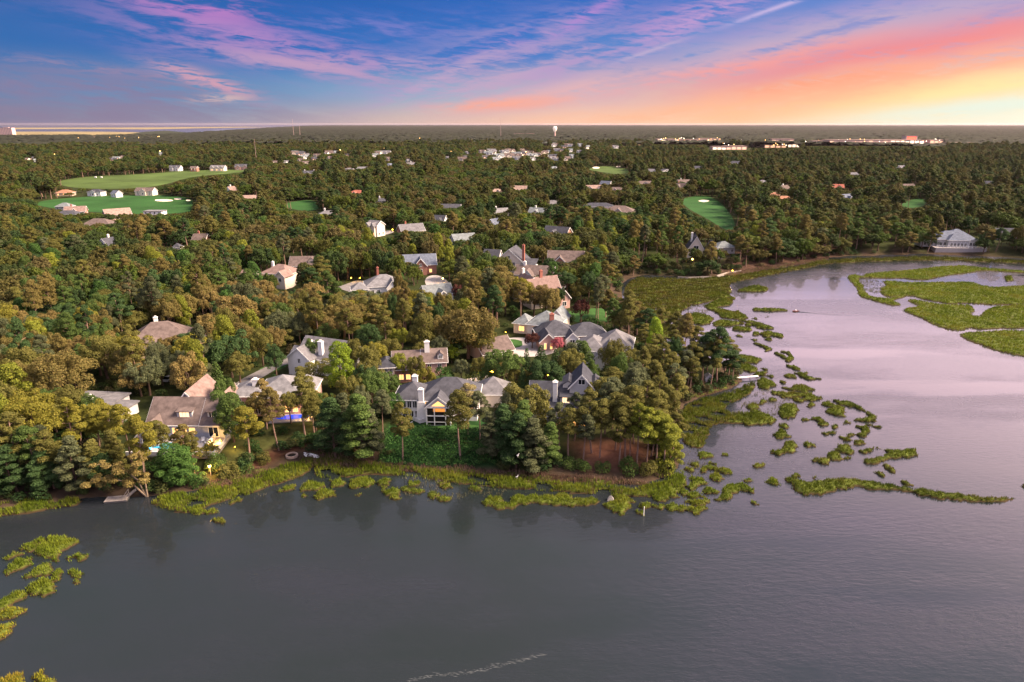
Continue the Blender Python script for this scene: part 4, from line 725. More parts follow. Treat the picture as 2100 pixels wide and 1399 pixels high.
# --- mid distance houses: (name, label, short, px, py of the front eave, width, depth, eave, rise, type, rot, wall, roof, gables, chimney, lit)
MID = [
 ('white_house', 'white house with sharp gable and tall white chimney left of the woods', 'white house with tall white chimney', 212, 506, 11, 9, 5, 4.5, 'gy', -25, 'white', 'slate', 1, 'w', 0),
 ('cream_house', 'narrow cream three storey house with white dormers', 'narrow cream three storey house', 762, 462, 9, 8, 7.5, 2.6, 'gx', -30, 'cream', 'grey', 2, None, 1),
 ('brick_house', 'red brick house with grey gabled roof and lit porch', 'red brick grey gabled house', 848, 474, 16, 10, 5, 4, 'gx', 28, 'brick', 'grey', 0, 'brick', 1),
 ('white_house', 'small white house with two arched white dormers', 'small white house with arched dormers', 897, 452, 10, 8, 4.5, 3.2, 'gx', -15, 'white', 'dark', 2, None, 0),
 ('grey_roof_house', 'pale teal roofed house beside a bright lamp', 'pale teal roofed house', 956, 494, 14, 10, 4.6, 3.6, 'gx', 25, 'grey', 'teal', 0, None, 0),
 ('grey_roof_house', 'slate roofed house with white gable high among pines', 'slate roofed house among pines', 1136, 482, 16, 11, 5, 4.6, 'gx', -30, 'brick', 'slate', 1, None, 0),
 ('white_house', 'white house with dark hipped roof and row of square windows', 'white house with dark hipped roof', 1228, 424, 26, 12, 6.2, 2.6, 'hip', 0, 'white', 'dark', 0, None, 0),
 ('brown_roof_house', 'broad brown roofed house beside the white hipped one', 'broad brown roofed house', 1268, 436, 26, 18, 4, 4.6, 'hip', -15, 'tan', 'brown', 1, None, 0),
 ('bungalow', 'white bungalow with grey hip roof and lit ground floor', 'white bungalow with lit ground floor', 672, 440, 15, 10, 3.6, 2.6, 'hip', 6, 'white', 'grey', 0, 'w', 1),
 ('white_house', 'little white blue roofed gable house in dark trees', 'little white blue roofed house', 1006, 462, 9, 8, 4.5, 4, 'gy', -35, 'white', 'blue', 0, None, 0),
 ('grey_roof_house', 'pale grey house with one small white chimney', 'pale grey house with small chimney', 1030, 438, 14, 9, 4, 3.6, 'gx', 30, 'grey', 'pale', 0, 'w', 0),
 ('white_house', 'white house with lit end gable and white chimney', 'white house with lit end gable', 1100, 436, 14, 9, 4.6, 3.2, 'gx', -24, 'cream', 'teal', 1, 'w', 0),
 ('grey_roof_house', 'plain grey hipped roof above the trees', 'plain grey hipped roof', 1135, 419, 14, 10, 3.6, 3, 'hip', 4, 'grey', 'grey', 0, None, 0),
 ('grey_roof_house', 'dark slate roofed house with orange lit doorway', 'dark slate house with orange doorway', 921, 428, 18, 10, 4, 3.2, 'gx', -5, 'brick', 'slate', 0, None, 1),
 ('red_roof_house', 'red tiled hip roofed house in the woods', 'red tiled house', 728, 398, 20, 13, 4, 4.2, 'hip', -12, 'pink', 'red', 1, None, 0),
 ('white_house', 'white house with three dark upper windows and twin chimneys', 'white house with twin chimneys', 781, 412, 10, 8, 6, 2, 'hip', 0, 'white', 'slate', 0, 'w', 0),
 ('brown_roof_house', 'long brown roofed house with several gables', 'long brown roofed house', 1068, 390, 42, 14, 4, 5, 'hip', -8, 'tan', 'tan', 2, None, 0),
 ('brown_roof_house', 'small tan roofed house beside the long one', 'small tan roofed house', 1022, 395, 18, 12, 3.6, 4, 'hip', 20, 'tan', 'tan', 1, None, 0),
 ('blue_roof_house', 'house with shining pale blue gable roof', 'house with shining blue roof', 1240, 378, 14, 9, 5, 4, 'gx', -30, 'grey', 'blue', 0, None, 0),
 ('brown_roof_house', 'tan gabled house below the shining blue roof', 'tan gabled house', 1220, 388, 26, 12, 4, 4.4, 'gx', 10, 'pink', 'tan', 2, None, 1),
 ('brown_roof_house', 'brown hipped house behind the dark trees', 'brown hipped house in dark trees', 1262, 392, 22, 13, 4, 4.4, 'hip', -14, 'pink', 'brown', 1, None, 0),
 ('red_roof_house', 'broad red roofed house with low side wing', 'broad red roofed house', 1722, 386, 26, 13, 4, 4.6, 'hip', -6, 'pink', 'red', 1, None, 0),
 ('grey_roof_house', 'blue grey roofed house in front of the red roofed house', 'blue grey house near the red roofed one', 1742, 408, 13, 9, 4, 4, 'gx', 28, 'grey', 'blue', 1, None, 0),
 ('orange_roof_house', 'orange tile roofed bungalow', 'orange tile roofed bungalow', 1612, 408, 15, 9, 3, 2.4, 'hip', 4, 'pink', 'orange', 0, None, 0),
 ('orange_roof_house', 'low terracotta roof behind the orange bungalow', 'low terracotta roofed house', 1582, 400, 18, 10, 3, 2.6, 'gx', -22, 'pink', 'orange', 0, None, 0),
 ('grey_roof_house', 'grey gabled house up the slope from the orange bungalow', 'grey gabled house', 1615, 388, 13, 9, 4, 4.6, 'gx', 35, 'grey', 'brown', 0, 'w', 0),
 ('white_house', 'pale hipped cottage at the edge of the clearing', 'pale hipped cottage', 1567, 374, 13, 9, 4, 3, 'hip', 10, 'white', 'pale', 0, None, 0),
 ('white_house', 'white gabled house with grey roof high in the far woods', 'white gabled house in the far woods', 2022, 378, 17, 11, 4, 4, 'gx', -25, 'white', 'slate', 1, None, 0),
 ('blue_roof_house', 'small dark blue roofed house with a yellow lit porch', 'small dark blue roofed house', 2068, 480, 12, 9, 4, 3, 'gx', 0, 'bluegrey', 'dark', 0, None, 1),
 ('orange_roof_house', 'orange roofed house with lit veranda beside the long fairway', 'orange roofed house by the fairway', 130, 396, 18, 12, 3.6, 3.6, 'hip', 12, 'tan', 'orange', 0, None, 1),
 ('white_house', 'dark roofed white house between the two fairways', 'dark roofed white house', 192, 394, 17, 10, 4.8, 3, 'hip', -4, 'white', 'dark', 1, None, 0),
 ('white_house', 'small white house with blue roof half behind a tree', 'small white house with blue roof', 232, 397, 10, 8, 4.4, 3.2, 'gx', -28, 'white', 'blue', 0, None, 0),
 ('grey_roof_house', 'grey house with brown roof and pale columns by the fairway', 'grey columned house', 294, 392, 22, 11, 5.4, 3.6, 'gx', -4, 'cream', 'brown', 1, None, 0),
 ('white_house', 'white gabled clubhouse at the far end of the fairway', 'white gabled clubhouse', 357, 344, 20, 12, 6, 4, 'gx', 0, 'white', 'slate', 2, None, 0),
 ('brick_house', 'brown brick house beside the far fairway', 'brown brick house by the far fairway', 396, 345, 12, 10, 6, 3, 'gx', 0, 'brick', 'brown', 0, None, 1),
 ('grey_roof_house', 'grey gabled house with several dormers by the far fairway', 'grey house with several dormers', 445, 344, 26, 12, 6, 4, 'gx', 0, 'cream', 'grey', 3, None, 1),
 ('grey_roof_house', 'twin gabled grey house at the end of the far fairway', 'twin gabled grey house', 496, 342, 28, 12, 6, 4.5, 'gx', 0, 'pink', 'slate', 2, None, 0),
 ('white_house', 'white house with three sharp gables and twin white chimneys', 'white house with three sharp gables', 631, 356, 34, 12, 6, 4, 'gx', 0, 'white', 'slate', 3, 'w', 0),
 ('cream_house', 'cream house with tall white lit gable on the lawn', 'cream house with tall white gable', 468, 392, 9, 10, 7, 5, 'gy', -20, 'white', 'cedar', 0, 'w', 0),
 ('tan_roof_house', 'long low tan roofed house with lit walls', 'long low tan roofed house', 512, 408, 28, 12, 3.4, 3, 'hip', 8, 'tan', 'tan', 0, None, 1),
 ('red_roof_house', 'brown red gabled house below the wide fairway', 'brown red gabled house', 153, 434, 15, 10, 4, 3.6, 'gx', 20, 'brick', 'cedar', 1, 'brick', 0),
 ('grey_roof_house', 'slate hipped house below the wide fairway', 'slate hipped house', 132, 440, 18, 11, 3.4, 2.6, 'hip', 0, 'pink', 'slate', 0, None, 0),
 ('tan_roof_house', 'pale tan roof below the fairway near white sheds', 'pale tan roofed house', 244, 440, 18, 12, 4, 4, 'gx', 40, 'pink', 'tan', 0, None, 0),
 ('white_shed', 'flat white roofed shed at the fairway edge', 'flat white shed', 312, 434, 15, 9, 3, .4, 'flat', 0, 'white', 'pale', 0, None, 0),
 ('brown_roof_house', 'brown hipped house down in the oaks below the fairway', 'brown hipped house in the oaks', 195, 462, 20, 12, 3.4, 4, 'hip', 0, 'tan', 'brown', 0, None, 0),
 ('grey_roof_house', 'small hipped grey cottage showing only its roof', 'small grey cottage roof', 127, 424, 12, 9, 3.2, 3, 'hip', 0, 'grey', 'teal', 0, None, 0),
 ('white_house', 'tiny white lantern roofed house deep in the oaks', 'tiny white lantern roofed house', 361, 508, 4, 4, 6, 2.4, 'hip', 0, 'white', 'slate', 0, None, 0),
 ('brick_chimney_house', 'brick chimneyed house almost hidden by green crowns', 'brick chimneyed house', 407, 492, 8, 8, 5, 3, 'gx', 0, 'brick', 'brown', 0, 'brick', 0),
 ('white_house', 'white gabled houses edge seen on the meadow side', 'white house on the meadow side', 740, 346, 22, 12, 5, 3, 'gx', -10, 'white', 'pale', 0, None, 1),
 ('grey_roof_house', 'grey roofed barn with pale end wall in the meadow', 'grey roofed barn', 715, 347, 16, 10, 5, 2, 'hip', 0, 'white', 'grey', 0, None, 0),
 ('grey_roof_house', 'slate blue gabled house beyond the meadow', 'slate blue gabled house', 796, 340, 18, 12, 5, 4, 'gy', -20, 'grey', 'blue', 1, None, 1),
 ('grey_roof_house', 'grey gabled villa beside the dark far pines', 'grey gabled villa', 846, 338, 22, 12, 5, 4, 'gx', 20, 'pink', 'grey', 2, None, 1),
 ('grey_roof_house', 'pale hipped roof near the curved road', 'pale hipped roof near the road', 1140, 346, 20, 13, 4, 4, 'hip', 25, 'grey', 'teal', 1, None, 0),
 ('white_house', 'white villa with grey gables behind the far bunker', 'white villa behind the far bunker', 1336, 352, 24, 12, 5, 4, 'gx', -20, 'white', 'grey', 2, None, 0),
 ('white_house', 'white villa with broken grey roofline beside another', 'white villa with broken roofline', 1368, 352, 22, 12, 5, 4, 'gy', 20, 'white', 'slate', 1, None, 0),
 ('grey_roof_house', 'low grey house above the curved fairway', 'low grey house above the fairway', 1405, 374, 18, 11, 4, 3.4, 'gx', 12, 'grey', 'brown', 0, 'w', 0),
 ('grey_roof_house', 'row of grey gables at the wood edge', 'grey gables at the wood edge', 1430, 346, 24, 12, 5, 4.4, 'gx', -12, 'grey', 'slate', 2, None, 0),
 ('white_house', 'white gabled farmhouse with long grey roof', 'white gabled farmhouse', 1506, 336, 30, 14, 6, 5, 'gx', -16, 'white', 'slate', 2, None, 0),
 ('brown_roof_house', 'brown roofed house by the fairway pines', 'brown roofed house by the pines', 1325, 378, 30, 14, 4, 4, 'hip', 0, 'pink', 'brown', 1, None, 0),
 ('brown_roof_house', 'pink brick house with steep roof beside the fairway', 'steep pink brick house', 1392, 384, 18, 11, 5, 5, 'gx', -35, 'pink', 'brown', 1, 'brick', 0),
 ('grey_roof_house', 'grey shingled cottage near the far shore trees', 'grey shingled cottage', 1490, 508, 11, 9, 3.6, 3, 'hip', 10, 'grey', 'teal', 0, None, 0),
 ('grey_roof_house', 'half hidden grey house behind the dark right woods', 'half hidden grey house', 1850, 345, 26, 14, 5, 4.4, 'gx', 10, 'pink', 'grey', 2, None, 0),
 ('white_house', 'white roofed house in the rightmost far woods', 'white roofed house', 1752, 358, 14, 10, 5, 3, 'gx', -10, 'white', 'pale', 0, None, 0),
 ('yellow_lit_house', 'low house with yellow lit long wall in the pines', 'low yellow lit house', 1865, 381, 15, 8, 3, 2, 'gx', 0, 'tan', 'brown', 0, None, 1),
]
for (nm, lb, sh, px, py, w, d, h, r, ty, rot, wl, rf, ng, ch, lit) in MID:
    if py < 402: w *= .86; d *= .9; h *= .88; r *= .85
    bl = [(-w/2, w/2, 0, d, h, r, ty)]
    for g in range(ng):
        gx0 = -w/2 + w * (g + .5) / ng - w * .16; bl.append((gx0, gx0 + w * .3, -1.6, d * .5, h - .1, min(r * .75, w * .2), 'gy'))
    far = py < 400; nw = max(2, int(w / (3.2 if not far else 5))); wi = []
    offs = [-w/2 + w * (i + .5) / nw for i in range(nw)]
    wi.append((0, 'S', offs, 1.0, 1.2, 1.5, 'lit' if lit and h < 4.5 else None))
    if h > 4.4: wi.append((0, 'S', offs, 3.3 if h < 5.5 else 3.8, 1.1, 1.3, 'pale' if lit else None))
    for g in range(ng): wi.append((g + 1, 'S', (0,), 1.2, 1.6, 1.7, 'lit' if lit else None))
    if not far: wi.append((0, 'E' if px < 1050 else 'W', (-d/4, d/4), 1.2, 1.1, 1.5))
    cs = [(-w * .2, d * .6, 1.4, 1.2, h, h + r + 1.8, 'w' if ch == 'w' else 'brick')] if ch else []
    if ch and ng > 2: cs.append((w * .25, d * .6, 1.4, 1.2, h, h + r + 1.8, ch))
    house(nm, lb, sh, (px, py), h, rot, bl, wi, cs, wall=wl, roof=rf); HOUSES[-1]['mid'] = True

# --- hamlet: a far cluster of small houses, told apart by nothing but place
proto_h = []
for k, (wl, rf) in enumerate([('white', 'grey'), ('cream', 'brown'), ('pink', 'slate'), ('white', 'teal')]):
    b1 = (-9, 9, 0, 11, 5.5, 4, 'gx'); b2 = (-5, 2, -2.5, 5, 5.4, 3.2, 'gy'); f, p = win_meshes(1.4, 1.7, M_litp if k == 2 else M_glass, 1)
    proto_h.append(([(wall_mesh(b1, WM[wl]), 'wall'), (roof_mesh(b1, RM[rf]), 'roof'), (wall_mesh(b2, WM[wl]), 'wall'), (roof_mesh(b2, RM[rf]), 'roof')], (f, p)))
HAMLET = []; HLAB = []
def hamlet_house(px, py, k, rot, sc, label, group):
    q = P(px, py, LAND_Z + 5); root = empty('distant_house', (q[0], q[1], LAND_Z), R(rot)); root.scale = (sc,) * 3; tag(root, label, 'house', group)
    for me, n in proto_h[k][0]: link(n, me, root)
    for x, y, z in ((-1.5, -2.52, 1.2), (-1.5, -2.52, 3.9), (4.5, -.02, 1.2), (7, -.02, 1.2), (5.5, -.02, 3.6)):
        o = link('window', proto_h[k][1][0], root, (x, y, z)); link('pane', proto_h[k][1][1], o)
    HAMLET.append((px, py, q[:2])); HLAB.append((group, k, px, root))
for i in range(46):
    t = i / 45; px = 985 + 190 * t + random.uniform(-14, 14); py = random.choice([309, 313, 317, 321, 326]) + random.uniform(-2, 2)
    hamlet_house(px, py, random.randrange(4), random.uniform(-40, 40), random.uniform(.8, 1.25), 'small pale house in the dense far hamlet', 'hamlet houses')
for i in range(34):
    px = random.choice([random.uniform(690, 960), random.uniform(700, 960), random.uniform(5, 330), random.uniform(560, 690)]); py = random.uniform(312, 334)
    hamlet_house(px, py, random.randrange(4), random.uniform(-40, 40), random.uniform(.7, 1.1), 'lone pale house far off in the dark woods', 'scattered far houses')
for i in range(14):
    hamlet_house(random.uniform(1100, 1320), random.uniform(296, 304), random.randrange(4), random.uniform(-40, 40), random.uniform(.9, 1.3), 'pale house in the farthest lit hamlet', 'farthest hamlet houses')
# ------------------------------------------------------------------ trees
M_bark = mat('bark', (.10, .065, .05), .95, (3, .35)); M_pbark = mat('pine_bark', (.26, .165, .13), .95, (3, .3))
M_leaf = leafmat('leaf_own_colour', None, .38, .28)
OLIVE = [(.100, .100, .020), (.120, .102, .028), (.070, .098, .018), (.058, .090, .022), (.132, .106, .034), (.046, .078, .022), (.100, .124, .018), (.082, .088, .024), (.112, .096, .024), (.054, .076, .020), (.075, .110, .016), (.090, .092, .022)]
PINEC = [(.090, .098, .022), (.068, .092, .022), (.104, .098, .026), (.056, .080, .022), (.114, .104, .026), (.074, .096, .022)]
OLIVE = [(c[0] * .80, c[1] * .84, c[2] * 1.0) for c in OLIVE]; PINEC = [(c[0] * .80, c[1] * .84, c[2] * 1.0) for c in PINEC]
M_wood_o = leafmat('leaf_oak_wood', OLIVE, .35, .28); M_wood_p = leafmat('leaf_pine_wood', PINEC, .35, .25)
def unit(v): return v / (np.linalg.norm(v, axis=-1, keepdims=True) + 1e-9)
def leaves(c, out, size, aspect=.6, rnd=.75):
    """one rhombic leaf spray per centre, facing roughly outwards"""
    n = len(c); nr_ = unit(out + rnd * rng.normal(0, 1, (n, 3)) * .6); nr_ = np.where((nr_ * out).sum(1, keepdims=True) < 0, -nr_, nr_)
    t = unit(np.cross(nr_, rng.normal(0, 1, (n, 3)))); s = np.cross(nr_, t); a = size * rng.uniform(.65, 1.3, (n, 1)); b_ = a * aspect
    return np.stack([c - t * a, c - s * b_, c + t * a, c + s * b_], 1).reshape(-1, 3), np.arange(4 * n).reshape(-1, 4)
def lobes_to_leaves(L, n, size, squash=1.0, rnd=.75, low=-.55):
    """L: (k,4) lobe centres and radii; leaves over the lobes' skins, none deep inside a neighbour"""
    L = np.asarray(L, float); w = L[:, 3] ** 2; k = rng.choice(len(L), n, p=w / w.sum()); d = unit(rng.normal(0, 1, (n, 3))); d[:, 2] = np.where(d[:, 2] < low, -d[:, 2], d[:, 2])
    r = L[k, 3] * rng.uniform(.72, 1.06, n) ; c = L[k, :3] + d * r[:, None] * np.array([1, 1, squash])
    dd = np.linalg.norm((c[:, None] - L[None, :, :3]) / np.array([1, 1, squash]), axis=2) / L[None, :, 3]; dd[np.arange(n), k] = 9
    ok = dd.min(1) > .72; c, d = c[ok], d[ok]
    return leaves(c, unit(d + [0, 0, .35]), size, rnd=rnd)
def oak_parts(seed, n, size, H=14.0, rx=5.6, tall=1.0, gap=.0):
    st = np.random.default_rng(seed); k = int(st.integers(44, 72)); L = []; rx = rx * st.uniform(.82, 1.08)
    cz = H * st.uniform(.52, .66)
    for i in range(k):
        u = st.random(); th = st.uniform(0, 2 * np.pi); phi = np.arccos(1 - 1.45 * u); rr_ = st.uniform(.62, .9)
        p = np.array([rx * rr_ * np.sin(phi) * np.cos(th), rx * rr_ * np.sin(phi) * np.sin(th), cz + (H - cz - 1.2) * rr_ * np.cos(phi)])
        L.append([*p, st.uniform(.7, 1.65)])
    L = np.array(L); L[:, :2] += st.normal(0, .7, (k, 2)); L[:, 2] += st.normal(0, .5, k)
    t = MB(); b0 = np.array([0, 0, -.3]); b1 = np.array([st.uniform(-.4, .4), st.uniform(-.4, .4), H * .36]); t.tube([b0, (b0 + b1) / 2, b1], [.42, .34, .28], 7)
    for i in st.choice(k, 9, replace=False): t.tube([b1, (b1 + L[i, :3]) / 2 + st.normal(0, .4, 3), L[i, :3]], [.2, .12, .05], 4)
    V, F = lobes_to_leaves(L, n, size); return V, F, t
def pine_parts(seed, n, size, H=20.0, full=False):
    st = np.random.default_rng(seed); L = []; lean = st.uniform(-.8, .8, 2); bend = st.uniform(-.7, .7, 2)
    ax = lambda z: np.array([lean[0] * z / H + bend[0] * math.sin(z / H * 3.1), lean[1] * z / H + bend[1] * math.sin(z / H * 2.6), z])
    z0 = H * (.16 if full else st.uniform(.44, .54)); t = MB(); zs = np.linspace(-.3, H * .96, 9); t.tube([ax(z) for z in zs], list(np.linspace(.26, .06, 9)), 6)
    nb = 34 if full else int(st.integers(14, 25))
    for i in range(nb):
        f = (i + st.random()) / nb; z = z0 + (H - z0 - .6) * f; mx_ = (3.6 if full else 3.3) * (math.sin(math.pi * min(1, (.22 + .78 * f))) ** .7 if not full else (1.05 - f) ** .75 * 1.0)
        rad = mx_ * st.uniform(.35, 1.0); th = i * 2.4 + st.uniform(-.6, .6); c = ax(z) + np.array([rad * math.cos(th), rad * math.sin(th), st.uniform(0, .5)])
        L.append([*c, st.uniform(.95, 1.55) * (1 if f < .85 else .8)]); t.tube([ax(z - .5), (ax(z - .5) + c) / 2 + [0, 0, .15], c], [.08, .055, .03], 4)
    L.append([*ax(H - .7), 1.0]); V, F = lobes_to_leaves(np.array(L), n, size, squash=.68, rnd=.9); return V, F, t
def cypress_parts(seed, n, size, H=11.0, rx=2.2):
    st = np.random.default_rng(seed); L = []
    for i in range(46):
        f = (i + st.random()) / 46; r = rx * (1 - f) ** .8 * (.75 if f > .08 else .6); th = i * 2.4; L.append([r * math.cos(th), r * math.sin(th), .6 + (H - 1.2) * f, .45 + .75 * (1 - f)])
    t = MB(); t.tube([(0, 0, -.3), (0, 0, H * .8)], [.22, .05], 6); V, F = lobes_to_leaves(np.array(L), n, size, low=-.9); return V, F, t
def poplar_parts(seed, n, size, H=15.0, rx=3.6):
    st = np.random.default_rng(seed); L = []
    for i in range(40):
        f = (i + st.random()) / 40; r = rx * math.sin(math.pi * (.18 + .74 * f)) ** .8 * st.uniform(.3, .95); th = i * 2.4; L.append([r * math.cos(th), r * math.sin(th), 2.2 + (H - 3.2) * f, st.uniform(.8, 1.5)])
    t = MB(); t.tube([(0, 0, -.3), (.2, 0, H * .5), (0, .2, H * .85)], [.3, .18, .05], 6); V, F = lobes_to_leaves(np.array(L), n, size); return V, F, t
def shrub_parts(seed, n, size, H=2.6, rx=1.9):
    st = np.random.default_rng(seed); L = []
    for i in range(16): th = st.uniform(0, 6.28); r = rx * .7 * math.sqrt(st.random()); L.append([r * math.cos(th), r * math.sin(th), st.uniform(.4, H - .8) * (1 - .35 * r / rx), st.uniform(.5, .95)])
    t = MB()
    for i in range(4): t.tube([(0, 0, -.2), (L[i][0] * .8, L[i][1] * .8, L[i][2])], [.06, .03], 4)
    V, F = lobes_to_leaves(np.array(L), n, size); return V, F, t
PROTO = {}
def proto(kind, fn, count, n, size, bark, H, W, **kw):
    for s in range(count):
        V, F, t = fn(100 * len(PROTO) + s, n, size, **kw)
        PROTO.setdefault(kind, []).append((fast_mesh(kind + '_crown', V, F, [M_leaf]), t.mesh(kind + '_trunk', bark), H, W))
proto('oak', oak_parts, 10, 14500, .205, M_bark, 14.0, 13.5)
proto('pine', pine_parts, 9, 9500, .19, M_pbark, 20.0, 8.0)
proto('cedar', pine_parts, 4, 15000, .20, M_bark, 20.0, 8.6, full=True)
proto('cypress', cypress_parts, 3, 4500, .20, M_bark, 11.0, 5.2)
proto('poplar', poplar_parts, 3, 12000, .19, M_bark, 15.0, 8.6)
proto('shrub', shrub_parts, 4, 2400, .13, M_bark, 2.6, 4.2)

COLS = {'olive': (.100, .096, .024), 'brownish olive': (.120, .098, .030), 'tawny': (.142, .108, .036), 'mid green': (.058, .092, .022), 'deep green': (.036, .066, .022), 'yellow green': (.135, .150, .020), 'bright green': (.135, .195, .018), 'grey green': (.075, .085, .040), 'golden': (.140, .130, .020),
        'fresh green': (.044, .092, .020), 'pink': (.30, .085, .10), 'dark red': (.070, .026, .020), 'rust': (.130, .060, .030), 'pale straw': (.20, .17, .075)}
FULL = {'oak': ('oak_tree', 'spreading', 'oak'), 'pine': ('pine_tree', 'tall', 'pine'), 'cedar': ('cedar_tree', 'dense', 'cedar'), 'cypress': ('cypress_tree', 'cone shaped', 'cypress'), 'poplar': ('poplar_tree', 'upright', 'leafy tree'), 'shrub': ('shrub', 'rounded', 'shrub')}
TREES = []
def tree(kind, loc, h, w, col, rz=None, lean=0):
    k = random.randrange(len(PROTO[kind])); cm, tm, H, W = PROTO[kind][k]
    root = empty(FULL[kind][0], loc, random.uniform(0, 6.28) if rz is None else rz); ax_ = random.uniform(.88, 1.14); root.scale = (w / W * ax_, w / W / ax_, h / H); root.rotation_euler[0] = lean
    tr = link('trunk', tm, root); cr = link('crown', cm, root); c = np.array(COLS[col]) * np.array((1.02, 1.02, 1.05)) * random.uniform(1.05, 1.45); cr.color = (*c, 1)
    x, y, d = proj((loc[0], loc[1], loc[2] + h * .62)); TREES.append(dict(kind=kind, col=col, px=x, py=y, d=d, root=root, h=h, w=w)); return root
